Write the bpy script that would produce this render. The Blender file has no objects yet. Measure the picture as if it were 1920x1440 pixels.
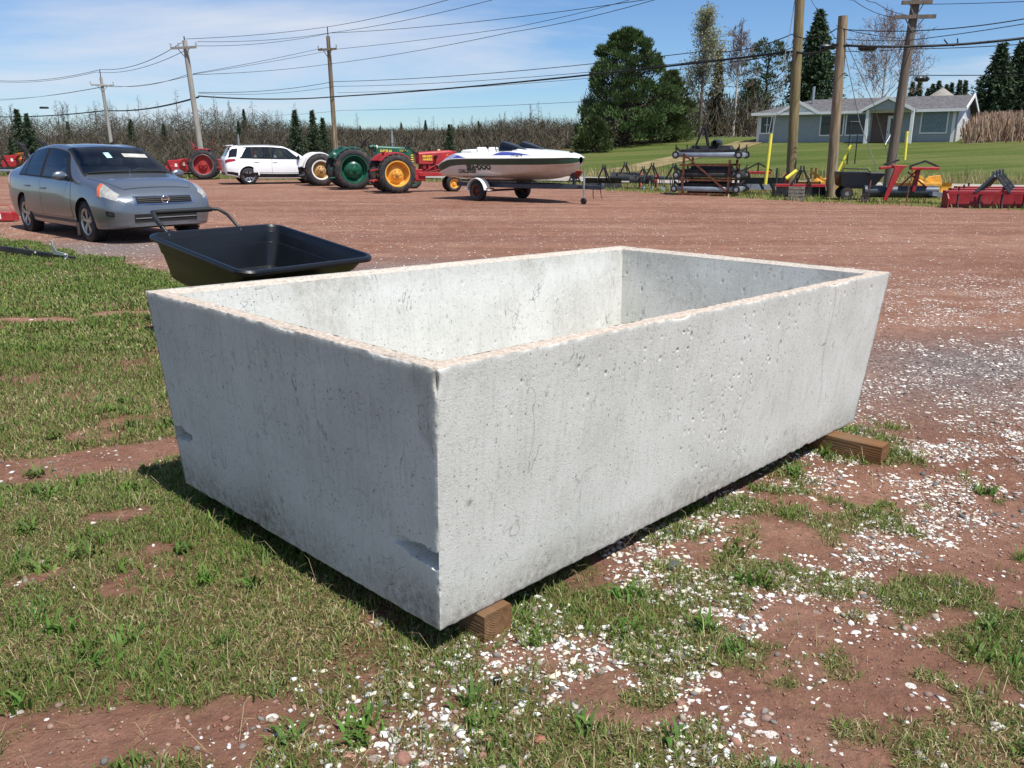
import bpy, bmesh, math, random
import numpy as np
from mathutils import Vector, Matrix
R = math.radians
rng = np.random.default_rng(7)
random.seed(7)
scene = bpy.context.scene

# ------------------------------------------------------------------ camera
F_PX, HORIZON, CAM_H = 1560.0, 282.0, 1.44
PITCH = math.atan((720 - HORIZON) / F_PX)
cam_data = bpy.data.cameras.new("camera")
cam_data.sensor_width = 36.0
cam_data.lens = 36.0 * F_PX / 1920.0
cam_data.clip_start, cam_data.clip_end = 0.05, 6000
cam = bpy.data.objects.new("camera", cam_data)
scene.collection.objects.link(cam)
cam.location = (0, 0, CAM_H)
cam.rotation_euler = (math.pi / 2 - PITCH, 0, 0)
scene.camera = cam

# ------------------------------------------------------------------ sun, sky
SUN_EL = R(62)
SUN_AZ = math.atan2(0.655, -0.755)          # measured from +Y towards +X
sdir = Vector((math.sin(SUN_AZ) * math.cos(SUN_EL), math.cos(SUN_AZ) * math.cos(SUN_EL), math.sin(SUN_EL)))
sun_data = bpy.data.lights.new("sun", 'SUN')
sun_data.energy = 5.0
sun_data.angle = R(0.53)
sun_data.color = (1.0, 0.955, 0.89)
sun = bpy.data.objects.new("sun", sun_data)
scene.collection.objects.link(sun)
sun.rotation_euler = sdir.to_track_quat('Z', 'Y').to_euler()
sun.location = (20, -20, 40)

world = bpy.data.worlds.new("World")
scene.world = world
world.use_nodes = True
wn = world.node_tree
wn.nodes.clear()
def N(tree, typ, **kw):
    n = tree.nodes.new(typ)
    for k, v in kw.items():
        if k.startswith('i_'):
            n.inputs[k[2:].replace('_', ' ')].default_value = v
        else:
            setattr(n, k, v)
    return n
out = N(wn, 'ShaderNodeOutputWorld')
bg = N(wn, 'ShaderNodeBackground')
bg.inputs[1].default_value = 0.078
sky = N(wn, 'ShaderNodeTexSky', sky_type='NISHITA')
sky.sun_disc = False
sky.sun_elevation = SUN_EL
sky.sun_rotation = SUN_AZ
sky.altitude = 20
sky.air_density, sky.dust_density, sky.ozone_density = 1.0, 0.0, 1.6
tc = N(wn, 'ShaderNodeTexCoord')
# thin cloud sheets: the view direction laid out on a high flat layer
sep = N(wn, 'ShaderNodeSeparateXYZ')
wn.links.new(tc.outputs['Generated'], sep.inputs[0])
zc = N(wn, 'ShaderNodeMath', operation='ADD'); zc.inputs[1].default_value = 0.10
wn.links.new(sep.outputs[2], zc.inputs[0])
dx = N(wn, 'ShaderNodeMath', operation='DIVIDE'); dy = N(wn, 'ShaderNodeMath', operation='DIVIDE')
wn.links.new(sep.outputs[0], dx.inputs[0]); wn.links.new(zc.outputs[0], dx.inputs[1])
wn.links.new(sep.outputs[1], dy.inputs[0]); wn.links.new(zc.outputs[0], dy.inputs[1])
cmb = N(wn, 'ShaderNodeCombineXYZ')
wn.links.new(dx.outputs[0], cmb.inputs[0]); wn.links.new(dy.outputs[0], cmb.inputs[1])
mp = N(wn, 'ShaderNodeMapping'); mp.inputs['Scale'].default_value = (0.30, 0.36, 1); mp.inputs['Rotation'].default_value = (0, 0, R(24)); mp.inputs['Location'].default_value = (8.12, 1.05, 0)
wn.links.new(cmb.outputs[0], mp.inputs[0])
n1 = N(wn, 'ShaderNodeTexNoise'); n1.inputs['Scale'].default_value = 1.0; n1.inputs['Detail'].default_value = 9; n1.inputs['Roughness'].default_value = 0.58; n1.inputs['Distortion'].default_value = 0.35
wn.links.new(mp.outputs[0], n1.inputs[0])
cr = N(wn, 'ShaderNodeValToRGB'); cr.color_ramp.elements[0].position = 0.47; cr.color_ramp.elements[1].position = 0.70
wn.links.new(n1.outputs[0], cr.inputs[0])
cmix = N(wn, 'ShaderNodeMixRGB'); cmix.inputs[2].default_value = (7.4, 7.9, 8.9, 1)
cf = N(wn, 'ShaderNodeMath', operation='MULTIPLY'); cf.inputs[1].default_value = 0.9
wn.links.new(cr.outputs[0], cf.inputs[0]); wn.links.new(cf.outputs[0], cmix.inputs[0])
tint = N(wn, 'ShaderNodeMixRGB', blend_type='MULTIPLY'); tint.inputs[0].default_value = 1.0; tint.inputs[2].default_value = (0.68, 0.90, 1.22, 1)
wn.links.new(sky.outputs[0], tint.inputs[1])
wn.links.new(tint.outputs[0], cmix.inputs[1]); wn.links.new(cmix.outputs[0], bg.inputs[0]); wn.links.new(bg.outputs[0], out.inputs[0])

vs = scene.view_settings
vs.view_transform = 'Standard'; vs.look = 'None'; vs.gamma = 1.0; vs.exposure = 0.34; vs.use_curve_mapping = False
scene.render.engine = 'CYCLES'
scene.cycles.use_denoising = True
scene.cycles.max_bounces = 6
scene.cycles.transparent_max_bounces = 12

# ------------------------------------------------------------------ measuring helpers
_cp, _sp = math.cos(PITCH), math.sin(PITCH)
def ray(px, py):
    a, b = (px - 960) / F_PX, (720 - py) / F_PX
    return Vector((a, _cp + b * _sp, -_sp + b * _cp))
def G(px, py, z=0.0):
    d = ray(px, py)
    return Vector((0, 0, CAM_H)) + d * ((z - CAM_H) / d.z)
def at(px, py, Y):
    d = ray(px, py)
    return Vector((0, 0, CAM_H)) + d * (Y / d.y)

# ------------------------------------------------------------------ materials
def lin(h):
    h = h.lstrip('#')
    c = [int(h[i:i + 2], 16) / 255 for i in (0, 2, 4)]
    return tuple(x / 12.92 if x <= 0.04045 else ((x + 0.055) / 1.055) ** 2.4 for x in c) + (1,)
def mat(name, col, rough=0.6, metal=0.0, var=0.12, scale=6.0, bump=0.0, bscale=40.0, coat=0.0, col2=None, spec=0.5, dirt=0.0):
    """plain material with mottling, a little roughness variation and optional fine relief"""
    m = bpy.data.materials.new(name); m.use_nodes = True
    t = m.node_tree; b = t.nodes['Principled BSDF']
    c = lin(col) if isinstance(col, str) else tuple(col) + (1,)
    b.inputs['Metallic'].default_value = metal
    b.inputs['Specular IOR Level'].default_value = spec
    b.inputs['Coat Weight'].default_value = coat
    b.inputs['Coat Roughness'].default_value = 0.06
    co = N(t, 'ShaderNodeTexCoord')
    nz = N(t, 'ShaderNodeTexNoise'); nz.inputs['Scale'].default_value = scale; nz.inputs['Detail'].default_value = 6
    t.links.new(co.outputs['Object'], nz.inputs[0])
    rp = N(t, 'ShaderNodeValToRGB')
    c2 = lin(col2) if col2 else tuple(x * (1 + var) for x in c[:3]) + (1,)
    rp.color_ramp.elements[0].color = tuple(x * (1 - var) for x in c[:3]) + (1,)
    rp.color_ramp.elements[1].color = c2
    rp.color_ramp.elements[0].position = 0.35; rp.color_ramp.elements[1].position = 0.68
    t.links.new(nz.outputs[0], rp.inputs[0])
    col_out = rp.outputs[0]
    if dirt > 0:
        n3 = N(t, 'ShaderNodeTexNoise'); n3.inputs['Scale'].default_value = scale * 0.6; n3.inputs['Detail'].default_value = 8
        t.links.new(co.outputs['Object'], n3.inputs[0])
        r3 = N(t, 'ShaderNodeValToRGB'); r3.color_ramp.elements[0].position = 0.5; r3.color_ramp.elements[1].position = 0.75
        t.links.new(n3.outputs[0], r3.inputs[0])
        ml = N(t, 'ShaderNodeMath', operation='MULTIPLY'); ml.inputs[1].default_value = dirt
        t.links.new(r3.outputs[0], ml.inputs[0])
        mx = N(t, 'ShaderNodeMixRGB'); mx.inputs[2].default_value = lin('#8a6a55')
        t.links.new(ml.outputs[0], mx.inputs[0]); t.links.new(col_out, mx.inputs[1]); col_out = mx.outputs[0]
    t.links.new(col_out, b.inputs['Base Color'])
    rr = N(t, 'ShaderNodeMapRange'); rr.inputs[3].default_value = max(0.02, rough - 0.07); rr.inputs[4].default_value = min(1, rough + 0.07)
    t.links.new(nz.outputs[0], rr.inputs[0]); t.links.new(rr.outputs[0], b.inputs['Roughness'])
    if bump > 0:
        n2 = N(t, 'ShaderNodeTexNoise'); n2.inputs['Scale'].default_value = bscale; n2.inputs['Detail'].default_value = 4
        t.links.new(co.outputs['Object'], n2.inputs[0])
        bp = N(t, 'ShaderNodeBump'); bp.inputs['Strength'].default_value = bump; bp.inputs['Distance'].default_value = 0.01
        t.links.new(n2.outputs[0], bp.inputs['Height']); t.links.new(bp.outputs[0], b.inputs['Normal'])
    return m

M = {}
M['black_poly'] = mat('black_poly', '#101419', 0.34, var=0.15, bump=0.08, bscale=120)
M['black_grip'] = mat('black_grip', '#191b1e', 0.6, bump=0.1, bscale=200)
M['black_steel'] = mat('black_steel', '#1d1f21', 0.5, var=0.25, dirt=0.2)
M['dark_steel'] = mat('dark_steel', '#3d4650', 0.5, metal=0.3, var=0.2, dirt=0.12)
M['grey_steel'] = mat('grey_steel', '#77797a', 0.45, metal=0.7, var=0.15, dirt=0.1)
M['galv'] = mat('galvanised', '#b4b8ba', 0.38, metal=0.75, var=0.12)
M['silver_deck'] = mat('silver_deck', '#8f9aa4', 0.42, metal=0.35, var=0.12)
M['rust'] = mat('rust', '#5c3a2b', 0.85, var=0.3, scale=14, col2='#7d4c33', bump=0.2)
M['rubber'] = mat('rubber', '#26272a', 0.8, var=0.2, scale=7, dirt=0.34)
M['black'] = mat('matt_black', '#0c0d0e', 0.8, var=0.1)
M['red'] = mat('red_paint', '#a2242a', 0.48, var=0.16, dirt=0.24)
M['red_dull'] = mat('red_dull', '#9c2a2a', 0.6, var=0.2, dirt=0.22)
M['red_deep'] = mat('red_deep', '#8a1a25', 0.5, var=0.18, dirt=0.2)
M['orange'] = mat('orange_paint', '#d0722c', 0.5, var=0.15, dirt=0.1)
M['orange_red'] = mat('orange_red', '#c8442c', 0.45, var=0.12)
M['yellow'] = mat('yellow_paint', '#d69c38', 0.55, var=0.15, dirt=0.28)
M['yellow_wheel'] = mat('yellow_wheel', '#dfa445', 0.48, var=0.1, dirt=0.2)
M['guard_yellow'] = mat('guard_yellow', '#e8dc50', 0.5, var=0.06)
M['green'] = mat('green_paint', '#14543f', 0.4, var=0.14, coat=0.15, dirt=0.10)
M['green_dark'] = mat('green_dark', '#0f4234', 0.3, var=0.08, coat=0.4)
M['white_paint'] = mat('white_paint', '#e6e6e2', 0.4, var=0.04)
M['cream'] = mat('cream_hub', '#c0a36c', 0.5, var=0.15, dirt=0.15)
M['lettering_yellow'] = mat('lettering_yellow', '#f0d84a', 0.5, var=0.02)
M['lettering_dark'] = mat('lettering_dark', '#173a36', 0.5, var=0.02)
M['lettering_black'] = mat('lettering_black', '#2b2c2e', 0.5, var=0.02)
M['chrome'] = mat('chrome', '#d8dadb', 0.12, metal=1.0, var=0.02)
M['wood_old'] = mat('wood_old', '#7d776d', 0.85, var=0.25, scale=12, bump=0.2)

# ------------------------------------------------------------------ mesh builder
col = scene.collection
class MB:
    def __init__(s):
        s.v, s.f, s.m = [], [], []
    def add(s, verts, faces, m=0):
        o = len(s.v)
        s.v.extend([tuple(p) for p in verts])
        for f in faces:
            s.f.append(tuple(i + o for i in f)); s.m.append(m)
        return s
    def box(s, c, size, rot=None, m=0, top=(1, 1)):
        """box, optionally turned by a Matrix / z-angle, its top face scaled by `top`"""
        hx, hy, hz = size[0] / 2, size[1] / 2, size[2] / 2
        P = [Vector((x * hx * (top[0] if z > 0 else 1), y * hy * (top[1] if z > 0 else 1), z * hz)) for z in (-1, 1) for (x, y) in ((-1, -1), (1, -1), (1, 1), (-1, 1))]
        if rot is not None:
            if not isinstance(rot, Matrix): rot = Matrix.Rotation(rot, 3, 'Z')
            P = [rot @ p for p in P]
        c = Vector(c)
        return s.add([p + c for p in P], [(3, 2, 1, 0), (4, 5, 6, 7), (0, 1, 5, 4), (1, 2, 6, 5), (2, 3, 7, 6), (3, 0, 4, 7)], m)
    def bar(s, a, b, w, h=None, up=(0, 0, 1), m=0):
        """rectangular bar from a to b: w across, h along `up`"""
        h = h or w
        a, b = Vector(a), Vector(b); d = (b - a)
        L = d.length; d.normalize(); up = Vector(up)
        if abs(d.dot(up)) > 0.98: up = Vector((1, 0, 0))
        x = d.cross(up).normalized(); u = x.cross(d)
        rot = Matrix((x, d, u)).transposed()
        return s.box((a + b) / 2, (w, L, h), rot, m)
    def tube(s, pts, r, seg=8, m=0, caps=True):
        pts = [Vector(p) for p in pts]; n = len(pts)
        rr = r if isinstance(r, (list, tuple)) else [r] * n
        V, Fc = [], []
        pn = None
        for i, p in enumerate(pts):
            t = (pts[min(i + 1, n - 1)] - pts[max(i - 1, 0)]).normalized()
            if pn is None:
                ref = Vector((0, 0, 1)) if abs(t.z) < 0.9 else Vector((1, 0, 0))
                x = t.cross(ref).normalized()
            else:
                x = (pn - t * pn.dot(t)).normalized()
            pn = x; y = t.cross(x)
            for k in range(seg):
                a = 2 * math.pi * k / seg
                V.append(p + (x * math.cos(a) + y * math.sin(a)) * rr[i])
        for i in range(n - 1):
            for k in range(seg):
                a, b = i * seg + k, i * seg + (k + 1) % seg
                Fc.append((a, a + seg, b + seg, b)[::-1])
        if caps:
            Fc.append(tuple(range(seg))); Fc.append(tuple(range((n - 1) * seg, n * seg))[::-1])
        return s.add(V, [f[::-1] for f in Fc], m)
    def lathe(s, prof, c=(0, 0, 0), axis='Y', seg=32, m=0, closed=False, rot=None):
        """profile of (radius, along-axis) points turned about an axis through c"""
        V, Fc = [], []
        n = len(prof)
        for k in range(seg):
            a = 2 * math.pi * k / seg; ca, sa = math.cos(a), math.sin(a)
            for r, h in prof:
                p = {'Y': Vector((r * ca, h, r * sa)), 'Z': Vector((r * ca, r * sa, h)), 'X': Vector((h, r * ca, r * sa))}[axis]
                if rot is not None: p = rot @ p
                V.append(p + Vector(c))
        for k in range(seg):
            k2 = (k + 1) % seg
            for i in range(n if closed else n - 1):
                j = (i + 1) % n
                Fc.append((k * n + i, k2 * n + i, k2 * n + j, k * n + j))
        return s.add(V, Fc, m)
    def prism(s, poly, o, ex, ey, ez, depth, m=0):
        """polygon (in ex, ey about o) extruded along ez"""
        o, ex, ey, ez = Vector(o), Vector(ex), Vector(ey), Vector(ez)
        A = [o + ex * x + ey * y for x, y in poly]; n = len(A)
        V = A + [p + ez * depth for p in A]
        Fc = [tuple(range(n))[::-1], tuple(range(n, 2 * n))] + [(i, (i + 1) % n, n + (i + 1) % n, n + i) for i in range(n)]
        return s.add(V, Fc, m)
    def grid(s, P, m=0, flip=False):
        """P[i][j] array of points"""
        P = np.asarray(P); a, b = P.shape[:2]
        Fc = []
        for i in range(a - 1):
            for j in range(b - 1):
                q = (i * b + j, (i + 1) * b + j, (i + 1) * b + j + 1, i * b + j + 1)
                Fc.append(q[::-1] if flip else q)
        return s.add(P.reshape(-1, 3).tolist(), Fc, m)
    def ball(s, c, r, seg=12, m=0):
        r = r if isinstance(r, (tuple, list)) else (r, r, r)
        V, Fc = [], []
        h = seg // 2
        for i in range(h + 1):
            th = math.pi * i / h
            for k in range(seg):
                a = 2 * math.pi * k / seg
                V.append((c[0] + r[0] * math.sin(th) * math.cos(a), c[1] + r[1] * math.sin(th) * math.sin(a), c[2] + r[2] * math.cos(th)))
        for i in range(h):
            for k in range(seg):
                k2 = (k + 1) % seg
                Fc.append((i * seg + k, (i + 1) * seg + k, (i + 1) * seg + k2, i * seg + k2))
        return s.add(V, Fc, m)
    def build(s, name, mats, parent=None, smooth=35, bevel=0.0, recalc=True):
        me = bpy.data.meshes.new(name)
        me.from_pydata(s.v, [], s.f)
        if not isinstance(mats, (list, tuple)): mats = [mats]
        for mm in mats: me.materials.append(M[mm] if isinstance(mm, str) else mm)
        me.polygons.foreach_set('material_index', s.m)
        if recalc or bevel:
            bm = bmesh.new(); bm.from_mesh(me)
            bmesh.ops.remove_doubles(bm, verts=bm.verts, dist=1e-5)
            if recalc: bmesh.ops.recalc_face_normals(bm, faces=bm.faces)
            if bevel:
                ed = [e for e in bm.edges if len(e.link_faces) == 2 and e.calc_face_angle(0) > 0.6]
                bmesh.ops.bevel(bm, geom=ed, offset=bevel, segments=1, affect='EDGES', clamp_overlap=True)
            bm.to_mesh(me); bm.free()
        if smooth:
            me.polygons.foreach_set('use_smooth', [True] * len(me.polygons))
            me.set_sharp_from_angle(angle=R(smooth))
        o = bpy.data.objects.new(name, me); col.objects.link(o)
        if parent is not None: o.parent = parent
        return o

def raw(name, V, Fc, mats, parent=None, midx=None, smooth=False, tri=False):
    """fast mesh from numpy arrays: V (n,3), Fc (m,3 or 4)"""
    V = np.asarray(V, dtype=np.float32); Fc = np.asarray(Fc, dtype=np.int32)
    me = bpy.data.meshes.new(name)
    me.vertices.add(len(V)); me.vertices.foreach_set('co', V.ravel())
    k = Fc.shape[1]
    me.loops.add(Fc.size); me.loops.foreach_set('vertex_index', Fc.ravel())
    me.polygons.add(len(Fc))
    me.polygons.foreach_set('loop_start', np.arange(0, Fc.size, k, dtype=np.int32))
    if not isinstance(mats, (list, tuple)): mats = [mats]
    for mm in mats: me.materials.append(M[mm] if isinstance(mm, str) else mm)
    if midx is not None: me.polygons.foreach_set('material_index', np.asarray(midx, dtype=np.int32))
    if smooth: me.polygons.foreach_set('use_smooth', np.ones(len(Fc), dtype=bool))
    me.update(calc_edges=True)
    o = bpy.data.objects.new(name, me); col.objects.link(o)
    if parent is not None: o.parent = parent
    return o
def attr(o, name, vals, typ='FLOAT'):
    a = o.data.attributes.new(name, typ, 'POINT')
    if typ == 'FLOAT': a.data.foreach_set('value', np.asarray(vals, dtype=np.float32))
    else: a.data.foreach_set('color', np.asarray(vals, dtype=np.float32).ravel())

def tag(o, label=None, cat=None, group=None, kind=None):
    if label: o['label'] = label
    if cat: o['category'] = cat
    if group: o['group'] = group
    if kind: o['kind'] = kind
    return o
def thing(name, loc, rz, label, cat, group=None, scale=1.0, rot=None):
    o = bpy.data.objects.new(name, None); col.objects.link(o)
    o.location = loc; o.rotation_euler = rot if rot is not None else (0, 0, rz)
    o.scale = (scale,) * 3
    o.empty_display_size = 0.2
    return tag(o, label, cat, group)
def copy_tree(o, parent=None):
    c = o.copy(); col.objects.link(c); c.parent = parent
    for ch in list(o.children): copy_tree(ch, c)
    return c
def text_mesh(s, size=1.0, shear=0.0, squeeze=1.0, bold=0.0):
    """flat lettering as (verts, faces) in the xy plane, centred"""
    cu = bpy.data.curves.new('lettering', 'FONT'); cu.body = s; cu.size = size; cu.shear = shear; cu.align_x = 'CENTER'; cu.align_y = 'CENTER'
    cu.resolution_u = 2; cu.offset = bold
    o = bpy.data.objects.new('lettering', cu); col.objects.link(o)
    dg = bpy.context.evaluated_depsgraph_get()
    me = bpy.data.meshes.new_from_object(o.evaluated_get(dg))
    V = [(v.co.x * squeeze, v.co.y) for v in me.vertices]; Fc = [tuple(p.vertices) for p in me.polygons]
    bpy.data.objects.remove(o); bpy.data.curves.remove(cu); bpy.data.meshes.remove(me)
    return V, Fc

# smooth value noise in numpy, for shaping ground and breaking edges
def _h(ix, iy, iz, seed):
    n = (ix * 374761393 + iy * 668265263 + iz * 2147483647 + seed * 974711) & 0xffffffff
    n = ((n ^ (n >> 13)) * 1274126177) & 0xffffffff
    return ((n ^ (n >> 16)) & 0xffff) / 65535.0
def vnoise(x, y, z=0.0, seed=0):
    x, y, z = np.broadcast_arrays(np.asarray(x, float), np.asarray(y, float), np.asarray(z, float))
    ix, iy, iz = np.floor(x).astype(np.int64), np.floor(y).astype(np.int64), np.floor(z).astype(np.int64)
    fx, fy, fz = x - ix, y - iy, z - iz
    fx, fy, fz = [f * f * (3 - 2 * f) for f in (fx, fy, fz)]
    r = 0
    for a in (0, 1):
        for b in (0, 1):
            for c in (0, 1):
                w = (fx if a else 1 - fx) * (fy if b else 1 - fy) * (fz if c else 1 - fz)
                r = r + w * _h(ix + a, iy + b, iz + c, seed)
    return r
def fbm(x, y, z=0.0, seed=0, oct=4):
    s, a, t = 0, 0.5, 0
    for k in range(oct):
        f = 2 ** k
        s = s + a * vnoise(np.asarray(x) * f, np.asarray(y) * f, np.asarray(z) * f, seed + k); t += a; a *= 0.5
    return s / t
def sstep(a, b, x):
    t = np.clip((np.asarray(x, float) - a) / (b - a), 0, 1); return t * t * (3 - 2 * t)

# ================================================================== THE SETTING: ground, lot, road, lawn
ROAD_P, ROAD_N = np.array([16.6, 35.1]), np.array([0.55, 0.835]) / np.hypot(0.55, 0.835)
ROAD_T = np.array([ROAD_N[1], -ROAD_N[0]])
def road_s(x, y):
    return (np.asarray(x) - ROAD_P[0]) * ROAD_N[0] + (np.asarray(y) - ROAD_P[1]) * ROAD_N[1]
EDGE = np.array([(-80, 60), (-29.3, 49), (-17.2, 45.3), (-2.2, 40), (2.87, 32.8), (5.8, 29.1), (8.4, 24.8), (10.6, 22.9), (12.8, 21.2), (24, 13), (60, -12)], float)
def lot_edge(x):
    return np.interp(x, EDGE[:, 0], EDGE[:, 1])
def near_dip(x, y):
    x, y = np.asarray(x, float), np.asarray(y, float)
    d = -0.0172 * (x + 0.2) - 0.0149 * (y - 2.1)
    d = np.clip(d, -0.085, 0.03)
    w = 1 - sstep(2.6, 5.5, np.hypot(x - 0.6, y - 3.4))
    return d * w
def th(x, y):
    """height of the open country"""
    x, y = np.asarray(x, float), np.asarray(y, float)
    s = road_s(x, y)
    hill = np.where(s > 6, 0.082 * (s - 6), 0.0)
    hill = np.where(hill > 2.6, 2.6 + (hill - 2.6) * 0.06, hill)
    ditch = -0.28 * np.exp(-((s - 5.6) / 1.2) ** 2)
    bump = 0.05 * (fbm(x * 0.3, y * 0.3, 0, 11) - 0.5) * sstep(4, 12, np.hypot(x, y))
    far = sstep(60, 400, np.hypot(x, y)) * 4.0 * fbm(x * 0.006 + 3, y * 0.006, 0, 5, 3)
    return hill + ditch * sstep(-1e3, 0, s) + bump * 0.5 + far
def lot_z(x, y):
    x, y = np.asarray(x, float), np.asarray(y, float)
    return near_dip(x, y) + 0.028 * (fbm(x * 1.1, y * 1.1, 0, 3) - 0.5) + 0.012 * (fbm(x * 5, y * 5, 0, 4, 3) - 0.5)

# --- the turf boundary: left and near the camera is grass, beyond it the red lot
TB = np.array([(-40, 33), (-10.0, 15.3), (-5.0, 11.1), (-2.2, 8.6), (0.2, 6.7), (2.3, 4.5), (2.55, 3.6), (2.0, 2.6), (2.0, 1.2), (2.6, -3)], float)
def turf_dist(x, y):
    """signed distance to the turf boundary, positive on the grass side"""
    x, y = np.asarray(x, float).ravel(), np.asarray(y, float).ravel()
    best = np.full(x.shape, 1e9); sgn = np.ones(x.shape)
    for (a, b) in zip(TB[:-1], TB[1:]):
        d = b - a; L2 = d @ d
        t = np.clip(((x - a[0]) * d[0] + (y - a[1]) * d[1]) / L2, 0, 1)
        qx, qy = x - a[0] - t * d[0], y - a[1] - t * d[1]
        dist = np.hypot(qx, qy)
        cr_ = d[0] * qy - d[1] * qx
        upd = dist < best
        best = np.where(upd, dist, best); sgn = np.where(upd, np.where(cr_ < 0, 1, -1), sgn)
    return best * sgn
BAND = np.array([tuple(G(*p)[:2]) for p in ((700, 1560), (1000, 1400), (1270, 1120), (1480, 960), (1700, 780), (1900, 650), (2100, 560))])
def band_dist(x, y):
    x, y = np.asarray(x, float).ravel(), np.asarray(y, float).ravel()
    best = np.full(x.shape, 1e9)
    for a, b in zip(BAND[:-1], BAND[1:]):
        d = b - a; t = np.clip(((x - a[0]) * d[0] + (y - a[1]) * d[1]) / (d @ d), 0, 1)
        best = np.minimum(best, np.hypot(x - a[0] - t * d[0], y - a[1] - t * d[1]))
    return best
DIRT = []        # bare red patches: centre, half-lengths, turn
for (p, q, w) in (((-60, 900), (335, 845), 0.20), ((120, 1410), (450, 1365), 0.15), ((190, 592), (300, 585), 0.10), ((-60, 602), (130, 603), 0.10), ((30, 1110), (110, 1085), 0.03),
                  ((180, 980), (260, 965), 0.05), ((1620, 1010), (1960, 1090), 0.15), ((1740, 900), (1960, 960), 0.22), ((1330, 1150), (1520, 1210), 0.06), ((1680, 1190), (1800, 1140), 0.05)):
    a, b = np.array(G(*p)[:2]), np.array(G(*q)[:2])
    DIRT.append((a, b, w))
def dirt_mask(x, y):
    x, y = np.asarray(x, float).ravel(), np.asarray(y, float).ravel()
    nz = (fbm(x * 4.5, y * 4.5, 0, 21, 5) - 0.5) * 1.0
    r = np.zeros(x.shape)
    for a, b, w in DIRT:
        d = b - a; t = np.clip(((x - a[0]) * d[0] + (y - a[1]) * d[1]) / (d @ d + 1e-9), 0, 1)
        k = np.hypot(x - a[0] - t * d[0], y - a[1] - t * d[1])
        r = np.maximum(r, 1 - sstep(w * 0.5, w * 1.3, k + nz * w * 1.9))
    return r
def turf_mask(x, y):
    """0 bare .. 1 full grass"""
    x, y = np.asarray(x, float).ravel(), np.asarray(y, float).ravel()
    td = turf_dist(x, y) + (fbm(x * 1.3, y * 1.3, 0, 31) - 0.5) * 1.1
    m = sstep(-0.15, 0.35, td)
    bd = band_dist(x, y)
    patch = fbm(x * 4.6, y * 4.6, 0, 41, 5)
    right = sstep(-0.15, 0.35, x - 0.05 - 0.1 * (y - 2))          # right of the trough the turf is patchy
    m = m * (1 - right * (1 - sstep(0.45, 0.60, patch + 0.055 + 0.06 * sstep(0.3, 0.9, bd))))
    m = m * (1 - 0.55 * (1 - sstep(0.30, 0.42, fbm(x * 2.3, y * 2.3, 0, 43, 4))))
    m = m * (1 - dirt_mask(x, y))
    return sstep(0.22, 0.78, m + (fbm(x * 15, y * 15, 0, 47, 3) - 0.5) * 0.9 * np.where(m > 0.02, 1, 0.4))
def shell_mask(x, y):
    x, y = np.asarray(x, float).ravel(), np.asarray(y, float).ravel()
    bd = band_dist(x, y)
    w = 0.42 + 0.18 * np.clip(np.asarray(y) - 2.0, 0, 6)
    c = fbm(x * 4.2, y * 4.2, 0, 51, 4)
    s = (1 - sstep(w * 0.3, w * 1.6, bd)) * sstep(0.34, 0.62, c)
    s2 = np.exp(-(turf_dist(x, y) / 0.8) ** 2) * 0.5 * sstep(3, 6, y) * sstep(0.35, 0.6, c)
    lot = 0.06 * (turf_dist(x, y) < -0.3) * sstep(0.35, 0.65, fbm(x * 0.7, y * 0.7, 0, 55))
    side = 0.10 * sstep(0.0, 0.5, x - 0.3) * (1 - sstep(4, 6, y)) * sstep(0.40, 0.62, fbm(x * 7, y * 7, 0, 59))
    return np.clip(s + s2 + lot + side, 0, 1)
def grey_mask(x, y):
    x, y = np.asarray(x, float).ravel(), np.asarray(y, float).ravel()
    c1 = np.exp(-(((x + 0.9) / 2.2) ** 2 + ((y - 9.8) / 1.3) ** 2))
    c2 = np.exp(-(((x - 3.4) / 1.6) ** 2 + ((y - 5.6) / 0.9) ** 2))
    c3 = np.exp(-(((x + 6.2) / 2.0) ** 2 + ((y - 12.6) / 1.4) ** 2))
    return np.clip((c1 + c2 + c3) * (0.5 + 1.0 * fbm(x * 1.5, y * 1.5, 0, 61)), 0, 1)

def axis_coords(lo, hi, f0, f1, fine, grow):
    c = [f0]
    while c[-1] < f1: c.append(c[-1] + fine)
    s = fine
    up = [c[-1]]
    while up[-1] < hi: s *= grow; up.append(up[-1] + s)
    s = fine; dn = [c[0]]
    while dn[-1] > lo: s *= grow; dn.append(dn[-1] - s)
    return np.array(dn[:0:-1] + c + up[1:])
def tensor(xs, ys):
    X, Y = np.meshgrid(xs, ys, indexing='ij')
    a, b = X.shape
    I = np.arange(a * b).reshape(a, b)
    Fc = np.stack([I[:-1, :-1], I[1:, :-1], I[1:, 1:], I[:-1, 1:]], -1).reshape(-1, 4)
    return X.ravel(), Y.ravel(), Fc

def tex(t, kind, scale, co, **kw):
    n = N(t, kind); n.inputs['Scale'].default_value = scale
    for k, v in kw.items(): n.inputs[k].default_value = v
    t.links.new(co, n.inputs['Vector']); return n
def ramp(t, src, stops):
    r = N(t, 'ShaderNodeValToRGB'); e = r.color_ramp.elements
    while len(e) < len(stops): e.new(0.5)
    for k, (p, c) in enumerate(stops):
        e[k].position = p; e[k].color = lin(c) if isinstance(c, str) else (c, c, c, 1) if not isinstance(c, tuple) else c
    t.links.new(src, r.inputs[0]); return r
def mixc(t, fac, a, b, mode='MIX'):
    m = N(t, 'ShaderNodeMixRGB', blend_type=mode)
    for sock, v in ((m.inputs[0], fac), (m.inputs[1], a), (m.inputs[2], b)):
        if isinstance(v, (int, float)): sock.default_value = v
        elif isinstance(v, tuple): sock.default_value = v
        elif isinstance(v, str): sock.default_value = lin(v)
        else: t.links.new(v, sock)
    return m.outputs[0]
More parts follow.
